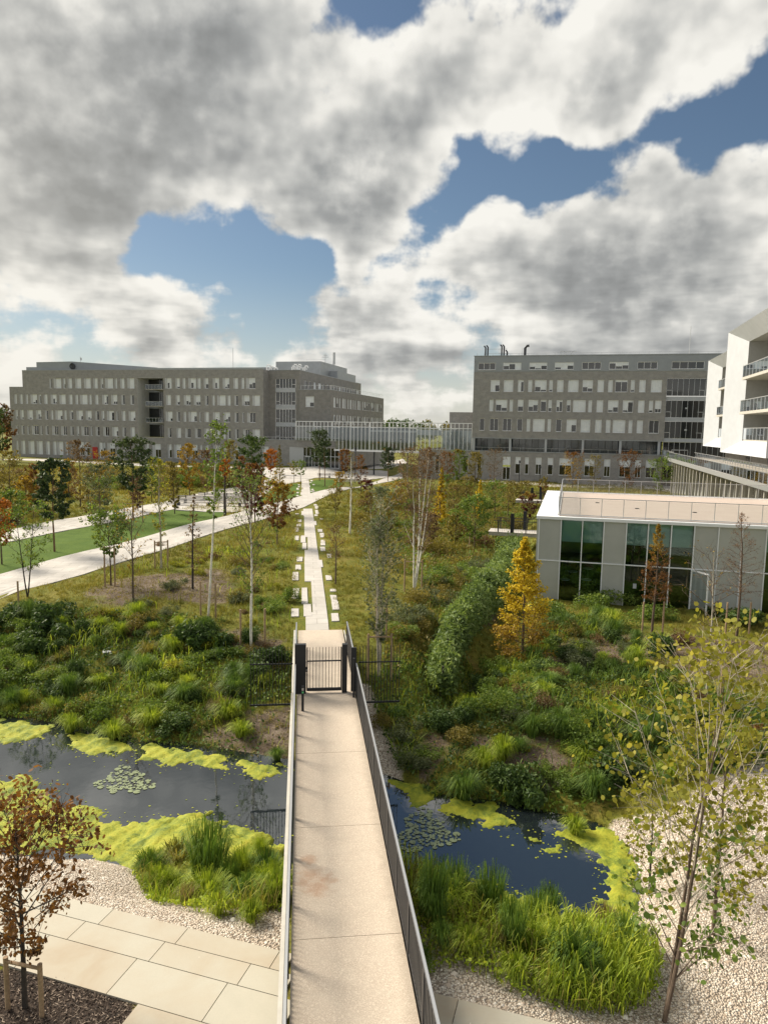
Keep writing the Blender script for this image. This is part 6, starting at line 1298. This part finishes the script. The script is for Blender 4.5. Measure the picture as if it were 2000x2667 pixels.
# ground cover
def masks(c):
    x, y = c[:, 0], c[:, 1]; ok = np.abs(x-.7) > 1.0
    for P_ in (LAWN1, LAWN2, LAWN3, GRAVEL_R, GRAVEL_L, GRAVEL_B, POND, MULCH): ok &= sdf(x, y, P_) > .1
    for A_l, B_l in (((lo1, up1)), ((lo2, up2))):
        poly = ext(list(A_l), 14)+ext(list(B_l), 14)[::-1]; ok &= sdf(x, y, poly) > .1
    a_ = x*E1[0]+y*E1[1]; b__ = x*E2[0]+y*E2[1]
    ok &= ~((a_ > -2) & (b__ > 44.3) & (b__ < 64)); ok &= ~(b__ > 146) & ~((a_ < -50) & (b__ > 152)) & ~((y < 16)) & ~((a_ > 17) & (b__ > 62))
    ok &= ~((y > 115) & (np.abs(x-6) < 22)); return ok
def cover_grass(name, ranges, label, mat_='gr_meadow', kinds=None):
    Vs = []; Fs = []; Ts = []; off = 0
    for (x0, x1, y0, y1, sp_, bn, H_, wd_, sc_) in ranges:
        n = int((x1-x0)*(y1-y0)/sp_**2); c = np.stack([rng.uniform(x0, x1, n), rng.uniform(y0, y1, n)], 1)
        fr = (c[:, 0] > -.55*c[:, 1]-4) & (c[:, 0] < .70*c[:, 1]+4); c = c[fr]; c = c[masks(c)]
        # patchy: leave gaps
        pn = np.sin(c[:, 0]*.9+2*np.sin(c[:, 1]*.31))*np.sin(c[:, 1]*.8+1.5*np.sin(c[:, 0]*.4)); c = c[pn > rng.uniform(-1.4, .7, len(c))]
        dt = np.full(len(c), 9.)
        for P2_, w_ in DIRT: dt = np.minimum(dt, sdf(c[:, 0], c[:, 1], P2_))
        c = c[(dt > .1) | (rng.random(len(c)) < .18)]
        m_ = len(c); z = h(c[:, 0], c[:, 1]); N_ = m_*bn
        cx = np.repeat(c, bn, 0); cz = np.repeat(z, bn); tone_c = np.repeat(np.clip(rng.normal(.5, .22, m_)+.25*np.sin(c[:, 0]*.21+c[:, 1]*.13), 0, 1), bn); hc_ = np.repeat(rng.uniform(.5, 1.4, m_), bn)
        an = rng.uniform(0, 6.28, N_); o_ = rng.normal(0, sc_, (N_, 2)); w2 = wd_*rng.uniform(.6, 1.4, N_); hh_ = H_*hc_*rng.uniform(.6, 1.2, N_); ln = rng.normal(0, .45, (N_, 2))*hh_[:, None]
        bx = cx+o_; s_ = np.stack([np.cos(an), np.sin(an)], 1)*w2[:, None]*.5
        V = np.zeros((N_, 3, 3)); V[:, 0, :2] = bx-s_; V[:, 1, :2] = bx+s_; V[:, 0, 2] = V[:, 1, 2] = cz-.03; V[:, 2, :2] = bx+ln; V[:, 2, 2] = cz+hh_
        Vs.append(V.reshape(-1, 3)); Fs.append(np.arange(N_*3).reshape(N_, 3)+off); off += N_*3; Ts.append(np.clip(tone_c+rng.normal(0, .12, N_), 0, 1))
    o = mkmesh(name, np.concatenate(Vs), np.concatenate(Fs), mat_, tone=np.concatenate(Ts)); return tag(o, label, 'grass', kind='stuff')
cover_grass('meadow_grass', [(-22, 28, 18, 45, .17, 9, .16, .022, .06), (-40, 45, 45, 80, .30, 8, .24, .05, .12), (-85, 90, 80, 155, .62, 7, .38, .12, .25)], 'rough autumn meadow grass between the paths')
def cover_leaves(name, polys, dens, size, H_, mats_, label):
    Ps = []
    for poly in polys:
        P_ = np.array(poly); A_r = np.prod(P_.max(0)-P_.min(0)); c = rng.uniform(P_.min(0), P_.max(0), (int(A_r*dens), 2)); d_ = sdf(c[:, 0], c[:, 1], poly); c = c[(d_ < .3) & (np.abs(c[:, 0]-.8) > 1.2)]; c = c[h(c[:, 0], c[:, 1]) > WZ-.12]
        dt = np.full(len(c), 9.)
        for P2_, w_ in DIRT: dt = np.minimum(dt, sdf(c[:, 0], c[:, 1], P2_))
        c = c[(dt > .15) | (rng.random(len(c)) < .10)]
        u = .5+.5*np.sin(c[:, 0]*2.1+1.7*np.sin(c[:, 1]*1.3))*np.sin(c[:, 1]*1.9+1.1*np.sin(c[:, 0]*1.6)); z = np.maximum(h(c[:, 0], c[:, 1]), WZ)+H_*(.15+u)*rng.random(len(c))**.5
        Ps.append(np.column_stack([c, z]))
    P = np.concatenate(Ps); V, F = quads(P, size, elong=1.8); mi = ((np.sin(P[:, 0]*.9)+np.sin(P[:, 1]*.7+1)+rng.normal(0, .8, len(P))) > .3).astype(int)
    o = mkmesh(name, V, F, mats_, mi=mi, tone=np.clip(rng.normal(.45, .28, len(P)), 0, 1)); return tag(o, label, 'ground cover', kind='stuff')
cover_leaves('ground_cover', [BEDL, BEDR], 130, .075, .38, ['lf_dark', 'lf_green'], 'dense dark leafy ground cover between the shrubs')
cover_leaves('ground_cover', [BEDF], 26, .12, .8, ['lf_olive', 'lf_green'], 'bushy yellow green undergrowth among the young trees on the right')
cover_leaves('ground_cover', [BEDM], 110, .08, .5, ['lf_olive', 'lf_green'], 'soft mid green undergrowth left of the hedge')
cover_leaves('bank_plants', [NEARL, NEARR], 420, .045, .34, ['gr_bright', 'gr_bright'], 'bright green low growth covering the near pond islands')
# long loose blades mixed through the beds
def cover_blades(name, polys, dens, label, mats_, sp=.42, hh=.42, wd=.018):
    Cs = []
    for poly in polys:
        P_ = np.array(poly); A_r = np.prod(P_.max(0)-P_.min(0)); c = rng.uniform(P_.min(0), P_.max(0), (int(A_r*dens), 2)); c = c[(sdf(c[:, 0], c[:, 1], poly) < .2) & (np.abs(c[:, 0]-.8) > 1.3)]
        dt = np.full(len(c), 9.)
        for P2_, w_ in DIRT: dt = np.minimum(dt, sdf(c[:, 0], c[:, 1], P2_))
        c = c[(dt > .1) | (rng.random(len(c)) < .15)]; u = np.sin(c[:, 0]*1.1+1.9*np.sin(c[:, 1]*.7))*np.sin(c[:, 1]*1.3+1.3*np.sin(c[:, 0]*.9)); Cs.append(c[(u > rng.uniform(-.9, .5, len(c))) & (h(c[:, 0], c[:, 1]) > WZ-.1)])
    c = np.concatenate(Cs); n = len(c); V, F4 = blades(n, hh, sp, wd, base_r=.0); V = V.reshape(n, 7, 3); sz = rng.uniform(.5, 1.5, n)*(1+.4*np.sin(c[:, 0]*.8)*np.sin(c[:, 1]*.9)); V *= sz[:, None, None]; V[:, :, 0] += c[:, 0][:, None]; V[:, :, 1] += c[:, 1][:, None]; V[:, :, 2] += h(c[:, 0], c[:, 1])[:, None]
    mi = ((np.sin(c[:, 0]*.55+1)*np.sin(c[:, 1]*.6)+rng.normal(0, .35, n)) > .15).astype(int); tn = np.clip(rng.normal(.45, .28, n), 0, 1)
    o = mkmesh(name, V.reshape(-1, 3), bl_mesh(None, F4), mats_, mi=np.tile(mi, 3), tone=np.tile(tn, 3)); return tag(o, label, 'grass', kind='stuff')
cover_blades('sedge_carpet', [BEDL, BEDR], 75, 'tangled long grass blades running through both planted beds', ['gr_dark', 'gr_bright'])
cover_blades('sedge_carpet', [NEARL, NEARR], 260, 'tangled bright grass blades on the near pond islands', ['gr_bright', 'gr_meadow'], .4, .5)
BEDH = [G(x, y)[:2] for x, y in [(200, 1530), (420, 1455), (620, 1390), (765, 1350), (770, 1640), (560, 1620), (250, 1600)]]
cover_blades('wild_grass', [BEDH], 16, 'loose wild grasses left of the straight path', ['gr_meadow', 'gr_bright'], .35, .42, .02)
cover_blades('wild_grass', [BEDM, BEDF], 22, 'tall wild grasses between the straight path and the hedge', ['gr_meadow', 'gr_straw'], .35, .55, .022)
# gravel stones
n = 26000; c = np.stack([rng.uniform(-9, 16, n), rng.uniform(9.5, 27, n)], 1); ok = np.zeros(n, bool)
for P_ in (GRAVEL_R, GRAVEL_L, GRAVEL_B): ok |= sdf(c[:, 0], c[:, 1], P_) < .05
ok &= (np.abs(c[:, 0]-.8) > 1.1) & (c[:, 0] < 14); c = c[ok]; n = len(c)
z = h(c[:, 0], c[:, 1]); r_ = rng.uniform(.018, .05, n)*np.where(rng.random(n) < .05, 1.9, 1); keep = z > WZ-.02; c, z, r_ = c[keep], z[keep], r_[keep]; n = len(c)
an = rng.uniform(0, 6.28, n); ca, sa = np.cos(an), np.sin(an); e_ = rng.uniform(.55, 1, n)
tmpl = [(1, 0, 0), (0, 1, 0), (-1, 0, 0), (0, -1, 0), (0, 0, .75), (.55, .55, .5)]
V = np.zeros((n, 5, 3))
for k, (a_, b_, c_) in enumerate(tmpl[:5]):
    X_ = a_*r_; Y_ = b_*r_*e_; V[:, k, 0] = c[:, 0]+X_*ca-Y_*sa; V[:, k, 1] = c[:, 1]+X_*sa+Y_*ca; V[:, k, 2] = z-.006+(c_*r_ if c_ else 0)+rng.normal(0, .003, n)
F = (np.arange(n)[:, None, None]*5+np.array([[0, 1, 4], [1, 2, 4], [2, 3, 4], [3, 0, 4]])).reshape(-1, 3)
m = mat('pebble', (.5, .45, .38), .8); t = NB(m.node_tree); p = m.node_tree.nodes['Principled BSDF']; t.L.new(t.ramp(t.node('ShaderNodeAttribute', attribute_name='tone').outputs['Fac'], [(.1, (.36, .28, .21)), (.45, (.56, .47, .38)), (.9, (.76, .71, .63))]), p.inputs['Base Color'])
tag(mkmesh('gravel_stones', V.reshape(-1, 3), F, 'pebble', tone=np.repeat(rng.random(n), 4)), 'loose pale pebbles lying on the gravel banks', 'gravel', kind='stuff')
# bark chips in the mulch bed
P_ = np.array(MULCH); c = rng.uniform(P_.min(0), P_.max(0), (9000, 2)); c = c[sdf(c[:, 0], c[:, 1], MULCH) < -.02]; P = np.column_stack([c, h(c[:, 0], c[:, 1])+rng.uniform(0, .03, len(c))])
V, F = quads(P, .016, elong=4.5, flat=.8); mat('bark_chip', (.10, .07, .05), .9); m = MATS['bark_chip']; t = NB(m.node_tree); t.L.new(t.ramp(t.node('ShaderNodeAttribute', attribute_name='tone').outputs['Fac'], [(.2, (.02, .014, .011)), (.6, (.09, .06, .045)), (.95, (.34, .27, .21))]), m.node_tree.nodes['Principled BSDF'].inputs['Base Color'])
tag(mkmesh('bark_mulch', V, F, 'bark_chip', tone=rng.random(len(P))), 'dark bark chips in the tree bed, bottom left', 'mulch', kind='stuff')
# dry leaf litter and twigs on the bare patches
Ps = []
for P2_, w_ in DIRT:
    P_ = np.array(P2_); A_r = np.prod(P_.max(0)-P_.min(0)); c = rng.uniform(P_.min(0), P_.max(0), (int(A_r*70), 2)); c = c[(sdf(c[:, 0], c[:, 1], P2_) < .4)]; Ps.append(np.column_stack([c, h(c[:, 0], c[:, 1])+rng.uniform(0, .06, len(c))]))
P = np.concatenate(Ps); V, F = quads(P, .035, elong=3, flat=.5); tag(mkmesh('leaf_litter', V, F, 'gr_straw', tone=np.clip(rng.normal(.45, .35, len(P)), 0, 1)), 'dry straw and leaf litter on the bare soil patches', 'leaf litter', kind='stuff')
# ------------------------------------------------------------------ pond: algae, lily pads
AL = [([(-60, 1548), (0, 1556), (110, 1566), (114, 1580), (60, 1604), (20, 1602), (-60, 1592)], 'bright yellow green algae mat at the far left pond edge'), ([(148, 1588), (170, 1580), (285, 1608), (275, 1622), (200, 1634), (170, 1617)], 'algae mat along the far bank, second from the left'),
      ([(298, 1618), (320, 1608), (400, 1618), (500, 1638), (497, 1658), (440, 1651), (350, 1652), (310, 1642)], 'long algae mat along the far bank in the middle of the left pond'), ([(513, 1645), (618, 1655), (605, 1673), (560, 1678), (520, 1668)], 'algae mat beside the bridge on the left far bank'),
      ([(-60, 1690), (60, 1678), (95, 1702), (120, 1735), (220, 1750), (230, 1782), (300, 1775), (330, 1800), (310, 1880), (230, 1862), (150, 1840), (60, 1840), (-60, 1830)], 'large algae carpet behind the rust orange hornbeam'), ([(275, 1810), (330, 1772), (430, 1755), (490, 1785), (540, 1790), (616, 1825), (616, 1990), (480, 1990), (380, 1960), (290, 1900)], 'thick yellow green algae round the near left island'),
      ([(845, 1688), (930, 1688), (950, 1720), (905, 1746), (868, 1715)], 'dull green algae mat beside the bridge on the right'), ([(955, 1742), (972, 1724), (1060, 1733), (1102, 1768), (1085, 1796), (1042, 1780), (970, 1758)], 'vivid yellow algae mat in front of the very large sedge'),
      ([(1208, 1800), (1240, 1788), (1345, 1790), (1372, 1850), (1380, 1960), (1340, 2050), (1240, 2020), (1195, 2012), (1240, 1985), (1292, 1970), (1310, 1930), (1290, 1850), (1250, 1832)], 'green algae band round the right end of the pond'), ([(865, 1870), (930, 1905), (1030, 1898), (1120, 1933), (1180, 1962), (1215, 2012), (1320, 2060), (1250, 2140), (1000, 2080), (870, 2060)], 'green algae round the near right island'),
      ([(1138, 1808), (1160, 1805), (1166, 1815), (1148, 1820)], 'small floating algae patch in the right pond, left one'), ([(1172, 1835), (1200, 1832), (1210, 1840), (1185, 1845)], 'small floating algae patch in the right pond, right one'), ([(1200, 1824), (1218, 1822), (1216, 1832), (1202, 1834)], 'tiny floating algae patch beside the right one')]
for i, (poly, lab_) in enumerate(AL):
    W_ = [atz(x*q, y*q, WZ+.02) for x, y in poly]; P_ = np.array(W_); ctr = P_.mean(0); st_ = .07 if np.ptp(P_[:, 0]) < 7 else .10
    xs = np.arange(P_[:, 0].min()-.3, P_[:, 0].max()+.3, st_); ys = np.arange(P_[:, 1].min()-.3, P_[:, 1].max()+.3, st_); X_, Y_ = np.meshgrid(xs, ys)
    nz = .05*(rng.random(X_.shape)-.5)+.10*np.sin(X_*5.1+2*np.sin(Y_*3.3))+.08*np.sin(Y_*7.3+1.7*np.sin(X_*4.1))+.05*np.sin(X_*13+Y_*11)+.035*np.sin(X_*27-Y_*19); sc_ = min(1, np.ptp(P_[:, 1])/1.0)
    d_ = sdf(X_, Y_, W_)+nz*sc_*1.3; Zz = WZ+.012+np.clip(-d_, -.1, .5)*.03+(.25 if 'thick' in lab_ else 0)*np.clip(-d_, 0, 1)**.8+.03*np.sin(X_*9+Y_*5)*np.sin(Y_*11-X_*3)*np.clip(-d_*4, 0, 1)+.03*rng.random(X_.shape)*np.clip(-d_*4, 0, 1)
    Zz = np.where(d_ > .02, WZ-.05, Zz); ny_, nx_ = X_.shape; idx = (np.arange(ny_-1)[:, None]*nx_+np.arange(nx_-1)).ravel(); ff = np.stack([idx, idx+1, idx+1+nx_, idx+nx_], 1); keep = (d_.ravel()[ff] < .04).any(1)
    used = np.unique(ff[keep]); remap = np.zeros(X_.size, int); remap[used] = np.arange(len(used)); V = np.stack([X_.ravel()-ctr[0], Y_.ravel()-ctr[1], Zz.ravel()-WZ], 1)[used]
    o = mkmesh('algae_mat', V, remap[ff[keep]], 'algae', smooth=True); o.location = (ctr[0], ctr[1], WZ); tag(o, lab_, 'algae mat', 'algae mats on the pond')
c = np.stack([rng.uniform(-13, 9, 9000), rng.uniform(15, 29, 9000)], 1); c = c[sdf(c[:, 0], c[:, 1], POND) < -.1]; dm = np.full(len(c), 9.)
for poly, lab_ in AL: dm = np.minimum(dm, sdf(c[:, 0], c[:, 1], [atz(x*q, y*q, WZ+.02) for x, y in poly]))
c = c[(dm > 0) & (rng.random(len(c)) < np.exp(-dm*3.5))]; P = np.column_stack([c, np.full(len(c), WZ+.008)]); n = len(P); an = rng.uniform(0, 6.28, n); r_ = rng.uniform(.01, .04, n)
V = np.stack([P+np.column_stack([np.cos(an+k*1.2566)*r_*(1+.3*math.sin(k*5)), np.sin(an+k*1.2566)*r_, np.zeros(n)]) for k in range(5)], 1).reshape(-1, 3)
tag(mkmesh('algae_specks', V, np.arange(5*n).reshape(n, 5), 'algae'), 'loose specks of algae drifting beside the mats', 'algae', kind='stuff')
for (cx, cy, rx, ry, n, lab_) in ((270, 1688, 55, 26, 95, 'pale cluster of lily pads floating in the left pond'), (918, 1800, 58, 42, 120, 'grey green cluster of lily pads floating in the right pond')):
    b = MB(); c0 = atz(cx*q, cy*q, WZ); pts = []
    for k in range(4000):
        if len(pts) >= n: break
        a = rng.uniform(0, 6.28); r_ = math.sqrt(rng.random())*(1+.22*math.sin(3*a+cx)+.12*math.sin(7*a)); x, y = atz((cx+rx*r_*math.cos(a))*q, (cy+ry*r_*math.sin(a))*q, WZ); R1 = rng.choice([.035, .05, .07, .09, .11])
        if all(math.hypot(x-p_[0], y-p_[1]) > (R1+p_[2])*.88 for p_ in pts): pts.append((x, y, R1))
    for (x, y, R1) in pts:
        a0 = rng.uniform(0, 6.28); zz_ = .012+rng.uniform(0, .004); b.poly([(x-c0[0], y-c0[1], zz_)]+[(x-c0[0]+R1*math.cos(a0+.25+k*5.8/11), y-c0[1]+R1*math.sin(a0+.25+k*5.8/11), zz_+rng.uniform(0, .004)) for k in range(12)])
    o = b.build('lily_pads', 'lily'); o.location = (c0[0], c0[1], WZ); tag(o, lab_, 'lily pads', kind='stuff')
# ------------------------------------------------------------------ small things
for (x, y, w_, lab_) in ((500, 1452, .42, 'white lidded ground box among the shrubs left of the gate'), (231, 1415, .30, 'small white marker plate in the left bed far from the gate')):
    p = G(x, y, q); o = empty('ground_box', p, .3, label=lab_, cat='box'); b = MB(); b.box(-w_/2, w_/2, -w_*.4, w_*.4, 0, .12); b.build('box_body', 'concrete', o); b = MB(); b.box(-w_/2-.02, w_/2+.02, -w_*.4-.02, w_*.4+.02, .122, .15); b.build('lid', 'white_render', o)
def lamp(x, yb, yt, lab_):
    p = G(x, yb); H_ = ztop(p, yt)-p[2]; o = empty('street_lamp', p, label=lab_, cat='street lamp', group='lamp posts'); b = MB(); b.tube([(0, 0, 0), (0, 0, H_*.96)], .07, 8); b.build('pole', 'steel_dark', o); b = MB(); b.tube([(0, 0, H_*.90), (0, 0, H_)], .17, 10); b.tube([(0, 0, H_), (0, 0, H_+.05)], .22, 10); b.build('lamp_head', 'steel_dark', o)
lamp(1351, 1261, 1200, 'dark lamp post before the tall ground floor windows of the right building'); lamp(1405, 1264, 1215, 'dark lamp post beside the farther ditch footbridge'); lamp(925, 1258, 1165, 'dark lamp post before the gallery end right of the entrance')
def bench(p, L_, rz, lab_):
    o = empty('bench', p, rz, label=lab_, cat='bench', group='long slatted benches')
    b = MB()
    for k in range(4): b.box(-L_/2, L_/2, -.24+k*.125, -.24+k*.125+.10, .42, .46)
    b.build('seat', 'path_white', o); b = MB()
    for k in range(2): b.box(-L_/2, L_/2, .28, .31, .55+k*.16, .66+k*.16)
    b.build('backrest', 'path_white', o)
    for k in (-.38, 0, .38): b = MB(); b.box(L_*k-.12, L_*k+.12, -.22, .28, 0, .42); b.box(L_*k-.05, L_*k+.05, .25, .28, .4, .85); b.build('leg', 'steel_dark', o)
for (x, y, L_, r_, lab_) in ((545, 1318, 9, -.1, 'long pale bench on dark supports on the left plaza, front one'), (560, 1310, 9, -.1, 'long pale bench on the left plaza, behind the front one'), (590, 1302, 7, -.1, 'long pale bench on the left plaza, rearmost of three'), (615, 1289, 6, .25, 'long bench by the upper path right of the dark trunk'), (858, 1245, 4.5, -.1, 'pale bench by the dark pines before the entrance, left one'), (908, 1245, 4.5, -.1, 'pale bench before the gallery, middle one'), (912, 1260, 4.5, .3, 'pale bench at the plaza corner beside the thin white birch')):
    bench(G(x, y), L_, r_, lab_)
p = G(820, 1266); 
# trees at the far edges
T(8, 1200, 1068, 60, 'autumn brown tree beyond the left end of the long brick building', kind='round', base=.1, leaf='lf_rust', leaf2='lf_brown', leaf2_from=.5, nb=34, lf=12, lsize=.45)
T(-25, 1210, 1075, 90, 'dark green tree mass beyond the building at the left edge', kind='round', base=.1, leaf='lf_dark', nb=34, lf=12, lsize=.45)
r3 = np.random.default_rng(11); Ps = []
for k in range(330):
    x = r3.uniform(-520, 760); y = 520+r3.uniform(0, 60)+.12*abs(x); hh_ = r3.uniform(13, 19)*(1+.12*math.sin(x*.05)); R1 = r3.uniform(5, 9); n = 420
    d = r3.normal(size=(n, 3)); d /= np.linalg.norm(d, axis=1)[:, None]; Ps.append(np.array([x, y, hh_*.55])+d*np.array([R1, R1, hh_*.5])*(r3.random(n)**.3)[:, None])
P = np.concatenate(Ps); V, F = quads(P, 1.1); tag(mkmesh('far_woods', V, F, ['lf_dark', 'lf_olive'], mi=(np.sin(P[:, 0]*.07)+r3.normal(0, .5, len(P)) > .6).astype(int), tone=np.clip(r3.normal(.5, .28, len(P)), 0, 1)), 'distant band of woodland on the horizon', 'woodland', kind='stuff')

# labels of the filler plants: told apart by the nearest landmark, the side they stand on and their order
LM = [('the large glossy dark shrub', 430, 1395), ('the white ground box', 500, 1452), ('the small white marker plate', 231, 1415), ('the bridge gate', 640, 1480), ('the forking dark limbed tree', 62, 1300), ('the thin birch by the gate', 545, 1405), ('the largest bright clump', 325, 1568),
      ('the far left algae mat', 60, 1555), ('the dark sedge at the left edge', 28, 1525), ('the bare mulch clump', 517, 1590), ('the blue green cushion shrub', 378, 1272), ('the pale lime patch plant', 255, 1330),
      ('the golden larch', 1128, 1425), ('the rust orange larch', 1408, 1374), ('the bare conical larch', 1591, 1374), ('the wispy pale sapling', 1525, 1516), ('the lower end of the hedge', 905, 1425), ('the very large sedge', 1000, 1725), ('the broad bright mound', 1330, 1560), ('the pavilion corner', 1158, 1300),
      ('the grey green tree by the gate', 818, 1465), ('the middle right sedge', 1150, 1590), ('the gravel strip by the bridge', 840, 1600), ('the right end of the pond', 1275, 1740), ('the white forking birch', 894, 1278), ('the narrow orange tree', 950, 1138), ('the broad staked tree', 1024, 1188), ('the small golden tree', 1033, 1125), ('the upper end of the hedge', 1090, 1200),
      ('the tall reed tuft', 450, 1890), ('the spiky clump near the bridge', 541, 1985), ('the dark reeds by the rail', 925, 1985), ('the tall middle reeds', 1060, 1985), ('the spiky gravel edge clump', 1110, 2105), ('the leafy right front clump', 1250, 2145), ('the thin white birch stem', 756, 1155), ('the lawn pine', 118, 1192), ('the tallest pine', 288, 1125), ('the yellow ochre tree', 410, 1072), ('the left building corner', 30, 1010), ('the large dark evergreen', 543, 1110), ('the pale birch by the near path', 348, 1228), ('the red door panel', 168, 1000)]
LMW = [(n_, G(x, y, q)) for n_, x, y in LM]; grp = {}
for o, ph in FILL:
    x, y = o.location.x, o.location.y; nm, L_ = min(LMW, key=lambda e: math.hypot(e[1][0]-x, e[1][1]-y)); dx, dy = x-L_[0], y-L_[1]
    sd = ('right of' if dx > 0 else 'left of') if abs(dx) > abs(dy)*.8 else ('behind' if dy > 0 else 'in front of'); grp.setdefault((ph, nm, sd), []).append((math.hypot(dx, dy), o))
for (ph, nm, sd), L_ in grp.items():
    L_.sort(key=lambda e: e[0])
    for i, (d_, o) in enumerate(L_): o['label'] = f"{ph} {sd} {nm}" + (f", {(['nearest']+ordn[1:])[i]} one" if len(L_) > 1 else '')
